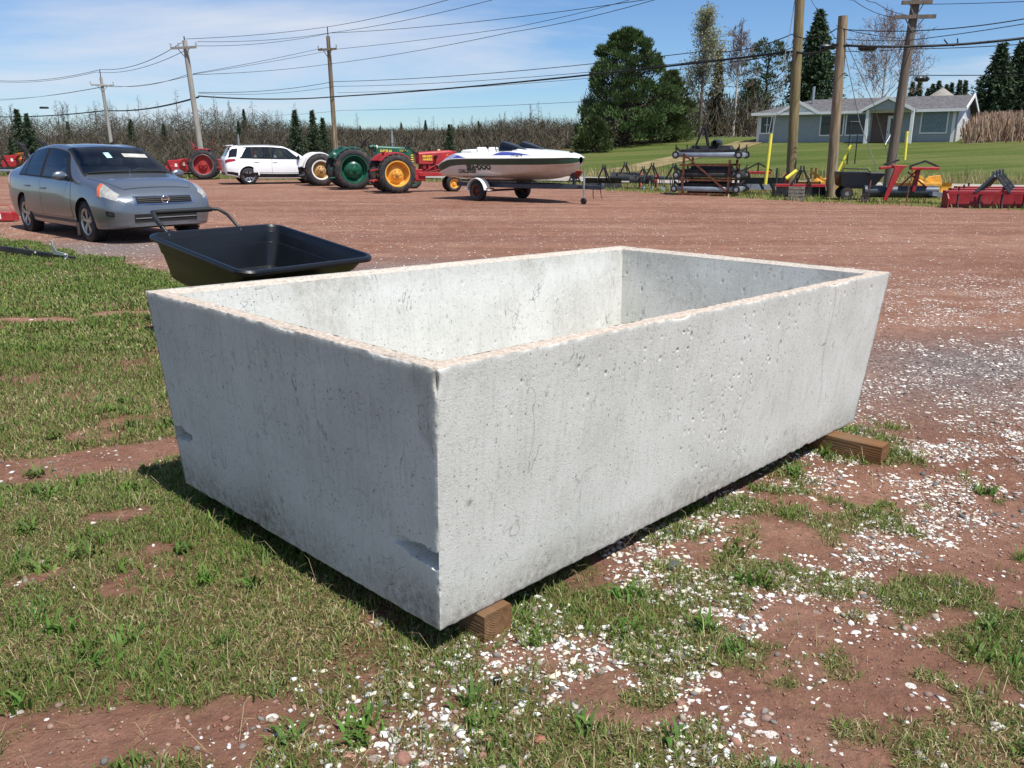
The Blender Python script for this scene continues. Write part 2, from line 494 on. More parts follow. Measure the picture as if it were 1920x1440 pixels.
def mul(t, a, b, op='MULTIPLY'):
    m = N(t, 'ShaderNodeMath', operation=op)
    for s_, v in ((m.inputs[0], a), (m.inputs[1], b)):
        if isinstance(v, (int, float)): s_.default_value = v
        else: t.links.new(v, s_)
    return m.outputs[0]

# --- material of the lot: red dirt, grey gravel, thatch under the grass, far shell flecks
m = bpy.data.materials.new('lot_ground'); m.use_nodes = True; M['lot'] = m
t = m.node_tree; b = t.nodes['Principled BSDF']; b.inputs['Roughness'].default_value = 0.95; b.inputs['Specular IOR Level'].default_value = 0.15
co = N(t, 'ShaderNodeTexCoord').outputs['Object']
A = {k: N(t, 'ShaderNodeAttribute', attribute_name=k).outputs['Fac'] for k in ('turf', 'shell', 'grey')}
nbig = tex(t, 'ShaderNodeTexNoise', 0.35, co, Detail=5.0); nmid = tex(t, 'ShaderNodeTexNoise', 3.0, co, Detail=8.0, Roughness=0.6); nfine = tex(t, 'ShaderNodeTexNoise', 40.0, co, Detail=6.0, Roughness=0.7)
red = ramp(t, nmid.outputs[0], [(0.3, '#6f4b3a'), (0.5, '#8f6955'), (0.72, '#a88674')]).outputs[0]
redbig = ramp(t, nbig.outputs[0], [(0.32, '#724f3f'), (0.5, '#876657'), (0.68, '#957767')]).outputs[0]
base = mixc(t, 0.5, red, redbig)
# wheel tracks drawn across the lot: long stretched bands
mpn = N(t, 'ShaderNodeMapping'); mpn.inputs['Scale'].default_value = (0.10, 1.3, 1); mpn.inputs['Rotation'].default_value = (0, 0, R(-24))
t.links.new(co, mpn.inputs[0])
trk = tex(t, 'ShaderNodeTexNoise', 1.0, mpn.outputs[0], Detail=4.0)
base = mixc(t, ramp(t, trk.outputs[0], [(0.42, 0.0), (0.62, 0.6)]).outputs[0], base, '#704f42')
grv = ramp(t, nfine.outputs[0], [(0.3, '#4a4442'), (0.52, '#776c68'), (0.75, '#a89e98')]).outputs[0]
base = mixc(t, A['grey'], base, grv)
thatch = ramp(t, nfine.outputs[0], [(0.25, '#2f2c1a'), (0.5, '#55502f'), (0.75, '#7d7148')]).outputs[0]
base = mixc(t, A['turf'], base, mixc(t, 0.22, thatch, red))
base = mixc(t, 0.55, base, ramp(t, nfine.outputs[0], [(0.25, 0.30), (0.75, 0.72)]).outputs[0], 'OVERLAY')
ncl = tex(t, 'ShaderNodeTexNoise', 13.0, co, Detail=9.0, Roughness=0.68)
base = mixc(t, 0.6, base, ramp(t, ncl.outputs[0], [(0.30, 0.30), (0.5, 0.5), (0.70, 0.64)]).outputs[0], 'OVERLAY')
# small stones and shell grit by cells
cells = None
for sc, frac_lo, frac_hi in ((55.0, 0.86, 0.80), (24.0, 0.93, 0.86)):
    vo = tex(t, 'ShaderNodeTexVoronoi', sc, co)
    sepc = N(t, 'ShaderNodeSeparateColor'); t.links.new(vo.outputs['Color'], sepc.inputs[0])
    thr = mul(t, mul(t, A['shell'], -(0.30 if sc > 50 else 0.22)), (0.985 if sc > 50 else 0.99), 'ADD')
    on = mul(t, sepc.outputs[0], thr, 'GREATER_THAN')
    core = mul(t, vo.outputs['Distance'], 0.42, 'LESS_THAN')
    k = mul(t, on, core)
    cells = k if cells is None else mul(t, cells, k, 'MAXIMUM')
    pk = ramp(t, sepc.outputs[1], [(0.0, '#8d7468'), (0.3, '#d9d2c8'), (1.0, '#eeebe4')]).outputs[0]
    base = mixc(t, mul(t, k, mul(t, mul(t, A['turf'], -0.8), 1.0, 'ADD')), base, pk)
t.links.new(base, b.inputs['Base Color'])
hgt = mul(t, mul(t, nfine.outputs[0], 1.0), mul(t, cells, 0.6), 'ADD')
bp = N(t, 'ShaderNodeBump'); bp.inputs['Strength'].default_value = 0.9; bp.inputs['Distance'].default_value = 0.018
t.links.new(mul(t, hgt, mul(t, ncl.outputs[0], 2.2), 'ADD'), bp.inputs['Height']); t.links.new(bp.outputs[0], b.inputs['Normal'])

xs = axis_coords(-60, 40, -3.0, 3.4, 0.045, 1.055); ys = axis_coords(-4, 60, 1.3, 7.0, 0.045, 1.055)
X, Y, Fc = tensor(xs, ys)
cx, cy = X[Fc].mean(1), Y[Fc].mean(1)
keep = cy < lot_edge(cx) + 0.5 * (fbm(cx * 0.8, cy * 0.8, 0, 71) - 0.5)
Fc = Fc[keep]
lot = raw('gravel_lot', np.stack([X, Y, lot_z(X, Y) + 0.006], 1), Fc, 'lot', smooth=True)
attr(lot, 'turf', turf_mask(X, Y)); attr(lot, 'shell', shell_mask(X, Y)); attr(lot, 'grey', grey_mask(X, Y))
tag(lot, 'red dirt and gravel lot with a strip of turf', kind='structure')

# --- the open ground sheet: verge, ditch, lawn on the rise, fields and forest floor
m = bpy.data.materials.new('open_ground'); m.use_nodes = True; M['field'] = m
t = m.node_tree; b = t.nodes['Principled BSDF']; b.inputs['Roughness'].default_value = 0.95; b.inputs['Specular IOR Level'].default_value = 0.1
co = N(t, 'ShaderNodeTexCoord').outputs['Object']
lawn = N(t, 'ShaderNodeAttribute', attribute_name='lawn').outputs['Fac']; wood = N(t, 'ShaderNodeAttribute', attribute_name='wood').outputs['Fac']
mpn = N(t, 'ShaderNodeMapping'); mpn.inputs['Scale'].default_value = (0.05, 0.42, 1); mpn.inputs['Rotation'].default_value = (0, 0, R(33)); t.links.new(co, mpn.inputs[0])
n1 = tex(t, 'ShaderNodeTexNoise', 1.0, mpn.outputs[0], Detail=4.0); n2 = tex(t, 'ShaderNodeTexNoise', 5.0, co, Detail=8.0, Roughness=0.7); n3 = tex(t, 'ShaderNodeTexNoise', 0.5, co, Detail=5.0)
lg = ramp(t, n1.outputs[0], [(0.32, '#3c4a20'), (0.44, '#4b5929'), (0.54, '#6c6943'), (0.62, '#445425'), (0.72, '#64633c')]).outputs[0]
lg = mixc(t, 0.5, lg, ramp(t, n2.outputs[0], [(0.3, '#333f1b'), (0.6, '#53602d'), (0.8, '#746f45')]).outputs[0])
rough_ = mixc(t, 0.5, ramp(t, n3.outputs[0], [(0.3, '#57552f'), (0.6, '#77703f'), (0.8, '#8a7f50')]).outputs[0], ramp(t, n2.outputs[0], [(0.3, '#44451f'), (0.7, '#85784a')]).outputs[0])
fl = ramp(t, n2.outputs[0], [(0.3, '#3a2f22'), (0.6, '#5d4c38'), (0.8, '#6b5d48')]).outputs[0]
c = mixc(t, wood, mixc(t, lawn, rough_, lg), fl)
t.links.new(c, b.inputs['Base Color'])
bp = N(t, 'ShaderNodeBump'); bp.inputs['Strength'].default_value = 0.6; bp.inputs['Distance'].default_value = 0.06
t.links.new(n2.outputs[0], bp.inputs['Height']); t.links.new(bp.outputs[0], b.inputs['Normal'])
xs = axis_coords(-1500, 1500, -12, 45, 0.6, 1.09); ys = axis_coords(-400, 2500, 18, 80, 0.6, 1.09)
X, Y, Fc = tensor(xs, ys)
Z = th(X, Y) - 0.3 * sstep(0.3, 2.2, lot_edge(X) - Y) - 0.002
S = road_s(X, Y)
ground = raw('ground', np.stack([X, Y, Z], 1), Fc, 'field', smooth=True)
lawn_v = sstep(7.5, 9.5, S + 1.0 * (fbm(X * 0.5, Y * 0.5, 0, 81) - 0.5)) * (1 - sstep(46, 52, S + 0.35 * X)) + sstep(-7, -5, -np.abs(Y - lot_edge(X) - 0)) * 0.0
open_side = sstep(0.035, 0.085, X / np.maximum(Y, 5.0))
lawn_v = np.maximum(lawn_v * open_side, 0.35 * (S < -3.6))
attr(ground, 'lawn', np.clip(lawn_v, 0, 1)); attr(ground, 'wood', np.maximum(sstep(62, 74, S), sstep(8, 14, S) * (1 - open_side)))
tag(ground, 'grassy verge, lawn and fields beyond the lot', kind='structure')

# --- road and drive: strips following the ground
def strip(name, pts, hw, matname, dz, label, crown=0.03, lanes=9):
    P = []
    n = len(pts)
    for i, p in enumerate(pts):
        p = np.array(p); d = np.array(pts[min(i + 1, n - 1)]) - np.array(pts[max(i - 1, 0)]); d = d / np.hypot(*d); nn = np.array([-d[1], d[0]])
        row = []
        for k in np.linspace(-1, 1, lanes):
            q = p + nn * hw * k
            row.append((q[0], q[1], float(th(q[0], q[1])) + dz + crown * (1 - k * k)))
        P.append(row)
    mb = MB(); mb.grid(P)
    o = mb.build(name, matname, smooth=60)
    for p in o.data.polygons:
        if p.normal.z < 0: o.data.flip_normals(); break
    return tag(o, label, kind='structure')
M['asphalt'] = mat('asphalt', '#8d8780', 0.9, var=0.12, scale=1.5, bump=0.2, bscale=30, col2='#a39a90')
M['track'] = mat('track_dirt', '#75693f', 0.95, var=0.25, scale=1.2, bump=0.3, bscale=12, col2='#8f7f58')
M['line_paint'] = mat('line_paint', '#d7c98c', 0.8, var=0.1)
rp = [tuple(ROAD_P + ROAD_T * s) for s in np.linspace(-140, 60, 101)]
strip('road', rp, 3.3, 'asphalt', 0.05, 'grey asphalt road crossing behind the implements')
def mark(off, wdt):
    return strip('road_marking', [tuple(np.array(p) + ROAD_N * off) for p in rp], wdt, 'line_paint', 0.085, 'painted line along the road', crown=0.0, lanes=2)
mark(0.0, 0.12)
drive = [tuple(at(px, py, Yd)[:2]) for px, py, Yd in ((1010, 316, 47), (1100, 309, 50), (1200, 300, 54), (1290, 287, 60), (1370, 278, 66), (1420, 270, 73))]
dp = []
for a, b_ in zip(drive[:-1], drive[1:]):
    for k in range(6): dp.append(tuple(np.array(a) + (np.array(b_) - np.array(a)) * k / 6))
strip('driveway', dp, 1.25, 'track', 0.03, 'worn dirt driveway climbing across the lawn to the house')

# ------------------------------------------------------------------ grass, shells, stones
def grass_mat(name, back=0.25, rough=0.6):
    m = bpy.data.materials.new(name); m.use_nodes = True; t = m.node_tree; b = t.nodes['Principled BSDF']
    a = N(t, 'ShaderNodeAttribute', attribute_name='tint')
    b.inputs['Roughness'].default_value = rough; b.inputs['Specular IOR Level'].default_value = 0.25
    t.links.new(a.outputs['Color'], b.inputs['Base Color'])
    tr = N(t, 'ShaderNodeBsdfTranslucent'); t.links.new(a.outputs['Color'], tr.inputs[0])
    mx = N(t, 'ShaderNodeMixShader'); mx.inputs[0].default_value = back
    t.links.new(b.outputs[0], mx.inputs[1]); t.links.new(tr.outputs[0], mx.inputs[2])
    t.links.new(mx.outputs[0], t.nodes['Material Output'].inputs[0]); return m
M['grass'] = grass_mat('grass_blades'); M['stone'] = grass_mat('stones', 0.0, 0.85); M['needle'] = grass_mat('needles', 0.12, 0.7); M['twig'] = grass_mat('twigs', 0.0, 0.9)

def pick(n, x0, x1, y0, y1, maskf, near=True):
    """n random ground points weighted by a mask (and seen by the camera)"""
    out_ = []
    tot = 0
    while tot < n:
        k = 60000
        y = rng.uniform(y0, y1, k); x = rng.uniform(x0, x1, k)
        ok = np.abs(x) < 0.66 * y + 0.55
        x, y = x[ok], y[ok]
        ok = rng.random(len(x)) < maskf(x, y)
        out_.append(np.stack([x[ok], y[ok]], 1)); tot += ok.sum()
    return np.concatenate(out_)[:n]
def blades(P, h, w, lean, cols, seg2=True):
    """P (n,3) roots; h,w arrays; each blade bends over: 5 vertices, 3 triangles"""
    n = len(P)
    az = rng.uniform(0, 2 * np.pi, n); d = np.stack([np.cos(az), np.sin(az), np.zeros(n)], 1)
    fa = az + np.pi / 2 + rng.uniform(-0.6, 0.6, n); s = np.stack([np.cos(fa), np.sin(fa), np.zeros(n)], 1) * (w / 2)[:, None]
    up = np.array([0, 0, 1.0])
    mid = P + up * (h * 0.6)[:, None] * np.cos(lean * 0.5)[:, None] + d * (h * 0.6 * np.sin(lean * 0.5))[:, None]
    tip = mid + up * (h * 0.45 * np.cos(lean * 1.3))[:, None] + d * (h * 0.45 * np.sin(lean * 1.3))[:, None]
    V = np.stack([P - s, P + s, mid + s * 0.8, mid - s * 0.8, tip], 1).reshape(-1, 3)
    o = (np.arange(n) * 5)[:, None]
    Fc = np.concatenate([o + [0, 1, 2], o + [0, 2, 3], o + [3, 2, 4]], 0)
    C = np.repeat(np.concatenate([cols, np.ones((n, 1))], 1), 5, 0)
    return V, Fc, C
GREENS = np.array([[0.098, 0.172, 0.029], [0.135, 0.215, 0.042], [0.170, 0.212, 0.055], [0.078, 0.138, 0.027], [0.200, 0.220, 0.070]])
STRAWS = np.array([[0.36, 0.29, 0.16], [0.44, 0.37, 0.22], [0.27, 0.21, 0.11], [0.30, 0.27, 0.13]])
def grass_cols(x, y, straw):
    n = len(x)
    dry = np.clip(straw + 0.9 * (fbm(x * 1.7, y * 1.7, 0, 91, 4) - 0.5), 0.03, 0.95)
    isd = rng.random(n) < dry
    c = np.where(isd[:, None], STRAWS[rng.integers(0, 4, n)], GREENS[rng.integers(0, 5, n)])
    return c * rng.uniform(0.75, 1.25, (n, 1)), isd
def under_box(x, y):
    u = np.array([math.cos(0.8068), math.sin(0.8068)]); v = np.array([-u[1], u[0]])
    a = (x + 0.209) * u[0] + (y - 2.125) * u[1]; b_ = (x + 0.209) * v[0] + (y - 2.125) * v[1]
    return (a > 0.12) & (a < 2.9) & (b_ > 0.12) & (b_ < 1.5)
GV, GF, GC, off = [], [], [], 0
def push(V, Fc, C):
    global off
    GV.append(V); GF.append(Fc + off); GC.append(C); off += len(V)
def field_of(n, x0, x1, y0, y1, hh, ww, straw, maskf=turf_mask, zf=lot_z, lean=(0.2, 1.3)):
    P = pick(n, x0, x1, y0, y1, maskf)
    x, y = P[:, 0], P[:, 1]
    k = ~under_box(x, y); x, y = x[k], y[k]; n = len(x)
    clump = fbm(x * 6, y * 6, 0, 95, 3)
    h = rng.uniform(hh[0], hh[1], n) * (0.55 + 0.9 * clump)
    c, isd = grass_cols(x, y, straw)
    ln = rng.uniform(lean[0], lean[1], n); ln = np.where(isd, rng.uniform(0.8, 1.9, n), ln)
    push(*blades(np.stack([x, y, zf(x, y) - 0.002], 1), h, rng.uniform(ww[0], ww[1], n), ln, c))
field_of(150000, -3.0, 3.2, 1.35, 3.6, (0.014, 0.044), (0.0022, 0.0044), 0.21)
field_of(95000, -4.2, 3.6, 3.2, 6.5, (0.022, 0.055), (0.0035, 0.0065), 0.20)
field_of(85000, -9.5, 1.0, 6.0, 15.5, (0.03, 0.065), (0.007, 0.014), 0.18)
# leafy clumps: dandelion, plantain, coarse tufts
P = pick(300, -2.6, 2.8, 1.4, 4.8, lambda x, y: np.clip(turf_mask(x, y) * 1.2, 0, 1))
for (x, y) in P:
    if under_box(np.array([x]), np.array([y]))[0]: continue
    k = rng.integers(9, 26); coarse = rng.random() < 0.55
    r = rng.uniform(0.01, 0.03)
    xx, yy = x + rng.normal(0, r, k), y + rng.normal(0, r, k)
    h = rng.uniform(0.04, 0.085, k); w = rng.uniform(0.004, 0.007, k) if coarse else rng.uniform(0.009, 0.015, k)
    c = np.array([0.100, 0.175, 0.032]) * rng.uniform(0.7, 1.25, (k, 1)) * rng.uniform(0.85, 1.15, (1, 3))
    push(*blades(np.stack([xx, yy, lot_z(xx, yy)], 1), h, w, rng.uniform(0.5, 1.5, k), c))
# dead straw lying about
P = pick(4200, -3.0, 3.0, 1.4, 5.0, lambda x, y: 0.25 + 0.7 * turf_mask(x, y))
x, y = P[:, 0], P[:, 1]; n = len(x)
push(*blades(np.stack([x, y, lot_z(x, y) + rng.uniform(0.004, 0.03, n)], 1), rng.uniform(0.025, 0.09, n) * rng.choice([1, 1, 1, 1.8], n), rng.uniform(0.0011, 0.0022, n), rng.uniform(1.1, 1.7, n), STRAWS[rng.integers(0, 4, n)] * rng.uniform(0.8, 1.3, (n, 1))))
gr = raw('grass', np.concatenate(GV), np.concatenate(GF), 'grass'); attr(gr, 'tint', np.concatenate(GC), 'FLOAT_COLOR')
tag(gr, 'short patchy grass with dead straw around the concrete trough', 'grass', kind='stuff')
# verge and ditch grass
GV, GF, GC, off = [], [], [], 0
def thz(x, y): return th(x, y)
def verge(n, s0, s1, hh, ww, cols, seed_straw):
    s = rng.uniform(s0, s1, n); tt = rng.uniform(-60, 16, n)
    x = ROAD_P[0] + ROAD_N[0] * s + ROAD_T[0] * tt; y = ROAD_P[1] + ROAD_N[1] * s + ROAD_T[1] * tt
    k = (np.abs(x) < 0.68 * y + 2) & (y > lot_edge(x) - 0.6) & (fbm(x * 0.9, y * 0.9, 0, 97, 3) > 0.3); x, y = x[k], y[k]; n = len(x)
    c, isd = grass_cols(x, y, seed_straw)
    push(*blades(np.stack([x, y, th(x, y)], 1), rng.uniform(hh[0], hh[1], n) * (0.5 + fbm(x * 0.8, y * 0.8, 0, 99)), rng.uniform(ww[0], ww[1], n), rng.uniform(0.1, 0.8, n), c * cols))
verge(18000, 3.9, 8.2, (0.25, 0.6), (0.012, 0.03), 1.0, 0.62)
verge(36000, -15, -3.5, (0.06, 0.16), (0.012, 0.03), 1.0, 0.30)
vg = raw('verge_grass', np.concatenate(GV), np.concatenate(GF), 'grass'); attr(vg, 'tint', np.concatenate(GC), 'FLOAT_COLOR')
tag(vg, 'tall tufty grass on the verge and ditch along the road', 'grass', kind='stuff')

# --- shells and stones
ICO_V = None
def ico():
    p = (1 + 5 ** 0.5) / 2
    v = np.array([(-1, p, 0), (1, p, 0), (-1, -p, 0), (1, -p, 0), (0, -1, p), (0, 1, p), (0, -1, -p), (0, 1, -p), (p, 0, -1), (p, 0, 1), (-p, 0, -1), (-p, 0, 1)], float)
    v /= np.linalg.norm(v[0])
    f = np.array([(0, 11, 5), (0, 5, 1), (0, 1, 7), (0, 7, 10), (0, 10, 11), (1, 5, 9), (5, 11, 4), (11, 10, 2), (10, 7, 6), (7, 1, 8), (3, 9, 4), (3, 4, 2), (3, 2, 6), (3, 6, 8), (3, 8, 9), (4, 9, 5), (2, 4, 11), (6, 2, 10), (8, 6, 7), (9, 8, 1)])
    return v, f
IV, IF = ico()
OV = np.array([(1, 0, 0), (-1, 0, 0), (0, 1, 0), (0, -1, 0), (0, 0, 1), (0, 0, -1)], float); OF = np.array([(0, 2, 4), (2, 1, 4), (1, 3, 4), (3, 0, 4), (2, 0, 5), (1, 2, 5), (3, 1, 5), (0, 3, 5)])
def stones(P, r, flat, cols, jit=0.28, fine=True):
    n = len(P); bv, bf = (IV, IF) if fine else (OV, OF); q_ = len(bv)
    V = bv[None] * (1 + rng.uniform(-jit, jit, (n, q_, 1)))
    V = V * np.stack([rng.uniform(0.75, 1.35, n), rng.uniform(0.55, 0.95, n), flat], 1)[:, None, :]
    a = rng.uniform(0, 2 * np.pi, n); tl = rng.normal(0, 0.22, n)
    ca, sa = np.cos(a), np.sin(a)
    z = V[..., 2] * np.cos(tl)[:, None] + V[..., 0] * np.sin(tl)[:, None]; x0 = V[..., 0] * np.cos(tl)[:, None] - V[..., 2] * np.sin(tl)[:, None]
    x = x0 * ca[:, None] - V[..., 1] * sa[:, None]; y = x0 * sa[:, None] + V[..., 1] * ca[:, None]
    V = np.stack([x, y, z], -1) * r[:, None, None] + P[:, None, :]
    Fc = (bf[None] + (np.arange(n) * q_)[:, None, None]).reshape(-1, 3)
    return V.reshape(-1, 3), Fc, np.repeat(np.concatenate([cols, np.ones((n, 1))], 1), q_, 0)
def scatter(n, x0, x1, y0, y1, maskf, rr, flatr, palette, lift=0.3, jit=0.28, fine=True):
    P = pick(n, x0, x1, y0, y1, maskf); x, y = P[:, 0], P[:, 1]
    k = ~under_box(x, y); x, y = x[k], y[k]; n = len(x)
    r = rr[0] * (rr[1] / rr[0]) ** (rng.random(n) ** 1.9)
    fl = rng.uniform(flatr[0], flatr[1], n)
    c = palette[rng.integers(0, len(palette), n)] * rng.uniform(0.85, 1.12, (n, 1))
    push(*stones(np.stack([x, y, lot_z(x, y) + 0.006 + r * fl * lift], 1), r, fl, c, jit, fine))
WHITE = np.array([[0.70, 0.68, 0.63], [0.76, 0.75, 0.72], [0.58, 0.54, 0.48], [0.70, 0.69, 0.67], [0.66, 0.58, 0.44], [0.44, 0.40, 0.36]])
STONE = np.array([[0.27, 0.145, 0.11], [0.25, 0.17, 0.14], [0.17, 0.15, 0.135], [0.22, 0.195, 0.175], [0.33, 0.22, 0.165], [0.12, 0.115, 0.11], [0.30, 0.25, 0.20]])
GV, GF, GC, off = [], [], [], 0
dens = lambda x, y: np.clip(shell_mask(x, y) ** 1.1 + 0.004, 0, 1)
scatter(3600, -2.6, 3.6, 1.35, 4.4, dens, (0.0035, 0.017), (0.12, 0.36), WHITE, jit=0.58)
scatter(6500, -2.6, 3.6, 1.35, 4.4, dens, (0.0030, 0.018), (0.16, 0.45), WHITE, jit=0.55, fine=False)
scatter(6000, -4, 6.5, 4.0, 12.5, lambda x, y: np.clip(shell_mask(x, y) + 0.03 * (turf_dist(x, y) < 0), 0, 1), (0.004, 0.017), (0.2, 0.5), WHITE, fine=False)
scatter(1000, -14, 14, 9.0, 21, lambda x, y: 0.05 + (turf_dist(x, y) < -0.2) * sstep(0.4, 0.7, fbm(x * 0.6, y * 0.6, 0, 57)), (0.008, 0.022), (0.2, 0.5), WHITE, fine=False)
sh = raw('shell_gravel', np.concatenate(GV), np.concatenate(GF), 'stone'); attr(sh, 'tint', np.concatenate(GC), 'FLOAT_COLOR')
tag(sh, 'crushed white shell strewn over the dirt', 'shells', kind='stuff')
GV, GF, GC, off = [], [], [], 0
scatter(4600, -2.6, 3.6, 1.35, 4.6, lambda x, y: np.clip(shell_mask(x, y) * 0.9 + 0.22 * dirt_mask(x, y) + 0.012, 0, 1), (0.003, 0.016), (0.4, 0.8), STONE, 0.25, 0.32)
scatter(5000, -4, 7, 4.4, 11, lambda x, y: np.clip(grey_mask(x, y) + 0.08 * (turf_dist(x, y) < 0), 0, 1), (0.005, 0.015), (0.45, 0.8), STONE, 0.25, 0.2, False)
scatter(15000, -2.6, 3.4, 1.35, 4.8, lambda x, y: np.clip((1 - turf_mask(x, y)) * 0.7 + 0.02, 0, 1), (0.0014, 0.007), (0.5, 0.9), np.array([[0.24, 0.11, 0.075], [0.30, 0.16, 0.11], [0.20, 0.10, 0.07], [0.22, 0.12, 0.08], [0.34, 0.24, 0.18], [0.17, 0.095, 0.07]]), 0.4, 0.45, False)
pb = raw('pebbles', np.concatenate(GV), np.concatenate(GF), 'stone'); attr(pb, 'tint', np.concatenate(GC), 'FLOAT_COLOR')
tag(pb, 'small pink and grey pebbles mixed into the shell gravel', 'pebbles', kind='stuff')
# a few single stones and scraps one can point at
def boulder(px, py, r, colr, label, squash=0.75, seed=1, name='stone'):
    p = G(px, py); mb = MB(); bm = bmesh.new(); bmesh.ops.create_icosphere(bm, subdivisions=3, radius=1.0)
    vs_ = np.array([v.co[:] for v in bm.verts])
    k = 1 + 0.42 * (fbm(vs_[:, 0] * 0.9 + seed, vs_[:, 1] * 0.9, vs_[:, 2] * 0.9 + 5, seed, 4) - 0.5)
    vs_ = vs_ * k[:, None] * np.array([1.0, 0.85, squash]) * r
    mb.add(vs_.tolist(), [tuple(v.index for v in f.verts) for f in bm.faces]); bm.free()
    o = mb.build(name, mat('stone_' + str(seed), colr, 0.85, var=0.25, scale=60, bump=0.4, bscale=200), smooth=50)
    o.location = (p.x, p.y, float(lot_z(p.x, p.y)) + r * squash * 0.6); o.rotation_euler = (0.1, 0.2, seed)
    return tag(o, label, 'stone')
boulder(755, 1430, 0.023, '#8f685a', 'large rounded pink stone at the bottom edge among white shells', 0.85, 1)
boulder(693, 1374, 0.021, '#8f6050', 'reddish stone in the grass behind the rounded pink one', 0.7, 2)
boulder(655, 1420, 0.018, '#a5796c', 'flat pale pink stone beside the rounded pink one', 0.45, 3)
boulder(1262, 1060, 0.028, '#4a4e52', 'dark grey stone in the shell gravel beside the trough', 0.6, 4)
boulder(1012, 1390, 0.018, '#94604f', 'small brick red stone between shell clusters below the timber block', 0.6, 5)
boulder(1322, 900, 0.03, '#55504d', 'dark grey stone on the gravel near the middle of the long trough side', 0.6, 6)
mb = MB(); p = G(932, 1280)
mb.lathe([(0.0, 0.0), (0.0095, 0.0), (0.011, 0.002), (0.011, 0.020), (0.0095, 0.022), (0.0095, 0.012), (0, 0.012)], axis='X', seg=20)
o = mb.build('pipe_cap', 'black_poly'); o.location = (p.x - 0.01, p.y, float(lot_z(p.x, p.y)) + 0.016); o.rotation_euler = (0, 0, 0.25)
tag(o, 'small black plastic cap lying in the grass in front of the timber block', 'cap')

# ================================================================== THE CONCRETE TROUGH
TR_A = np.array([-0.1928, 2.0461, 0.9067]); TR_L, TR_W, TR_H, TR_D = 3.0962, 1.7199, 0.8067, 0.0641
tn = np.array([0.0172, 0.0149, 1.0]); tn /= np.linalg.norm(tn)
tu = np.array([math.cos(0.8068), math.sin(0.8068), 0.0]); tu -= tn * (tu @ tn); tu /= np.linalg.norm(tu); tv = np.cross(tn, tu)
THK = 0.078
def lt(p):        # trough-local (along long side, along short side, up from rim) -> world
    p = np.asarray(p, float)
    return TR_A + p[..., 0:1] * tu + p[..., 1:2] * tv + p[..., 2:3] * tn
m = bpy.data.materials.new('concrete'); m.use_nodes = True; M['concrete'] = m
t = m.node_tree; b = t.nodes['Principled BSDF']; b.inputs['Roughness'].default_value = 0.85; b.inputs['Specular IOR Level'].default_value = 0.25
co = N(t, 'ShaderNodeAttribute', attribute_name='loc', attribute_type='GEOMETRY').outputs['Vector']
a1 = tex(t, 'ShaderNodeTexNoise', 3.4, co, Detail=9.0, Roughness=0.62); a2 = tex(t, 'ShaderNodeTexNoise', 60.0, co, Detail=8.0, Roughness=0.65)
st = N(t, 'ShaderNodeMapping'); st.inputs['Scale'].default_value = (60, 60, 3.0); t.links.new(co, st.inputs[0])
a3 = tex(t, 'ShaderNodeTexNoise', 1.0, st.outputs[0], Detail=5.0)
c0 = ramp(t, a1.outputs[0], [(0.32, '#babbb5'), (0.5, '#c3c4be'), (0.68, '#cbccc7')]).outputs[0]
c0 = mixc(t, 0.45, c0, ramp(t, a2.outputs[0], [(0.30, 0.30), (0.45, 0.5), (0.72, 0.58)]).outputs[0], 'OVERLAY')
c0 = mixc(t, 0.5, c0, ramp(t, a3.outputs[0], [(0.28, 0.36), (0.45, 0.5), (0.7, 0.53)]).outputs[0], 'OVERLAY')
rim = N(t, 'ShaderNodeAttribute', attribute_name='rim').outputs['Fac']
stain = N(t, 'ShaderNodeAttribute', attribute_name='stain').outputs['Fac']
pit = N(t, 'ShaderNodeAttribute', attribute_name='pit').outputs['Fac']
rimc = ramp(t, a2.outputs[0], [(0.3, '#978a7e'), (0.5, '#b9ac9e'), (0.7, '#cdc4b8')]).outputs[0]
c0 = mixc(t, rim, c0, rimc)
# dark hair scratches and black scuffs
sm = N(t, 'ShaderNodeMapping'); sm.inputs['Scale'].default_value = (5, 5, 2.2); t.links.new(co, sm.inputs[0])
wv = tex(t, 'ShaderNodeTexNoise', 1.3, sm.outputs[0], Detail=3.0, Distortion=1.4)
wl = ramp(t, wv.outputs[0], [(0.492, 0.0), (0.5, 1.0), (0.508, 0.0)]).outputs[0]
gate = ramp(t, tex(t, 'ShaderNodeTexNoise', 9.0, co, Detail=5.0).outputs[0], [(0.50, 0.0), (0.62, 0.7)]).outputs[0]
c0 = mixc(t, mul(t, wl, gate), c0, '#5d6062')
stn_n = ramp(t, tex(t, 'ShaderNodeTexNoise', 34.0, co, Detail=9.0, Roughness=0.75).outputs[0], [(0.36, 0.15), (0.62, 1.0)]).outputs[0]
c0 = mixc(t, mul(t, stain, stn_n), c0, mixc(t, 0.55, '#85786a', c0, 'MULTIPLY'))
# fine open pores: small dark cells, a few per square inch
msk = None
for sc_, th_, rad_ in ((150.0, 0.90, 0.30), (70.0, 0.945, 0.26)):
    vo = tex(t, 'ShaderNodeTexVoronoi', sc_, co); sc3 = N(t, 'ShaderNodeSeparateColor'); t.links.new(vo.outputs['Color'], sc3.inputs[0])
    k_ = mul(t, mul(t, sc3.outputs[0], th_, 'GREATER_THAN'), mul(t, vo.outputs['Distance'], rad_, 'LESS_THAN')); msk = k_ if msk is None else mul(t, msk, k_, 'MAXIMUM')
c0 = mixc(t, mul(t, msk, 0.65), c0, '#5f5f5c')
spk = ramp(t, tex(t, 'ShaderNodeTexNoise', 330.0, co, Detail=3.0).outputs[0], [(0.30, 0.38), (0.5, 0.5), (0.7, 0.60)]).outputs[0]
c0 = mixc(t, 0.5, c0, spk, 'OVERLAY')
c0 = mixc(t, mul(t, pit, 0.55), c0, '#8d8a84')
t.links.new(c0, b.inputs['Base Color'])
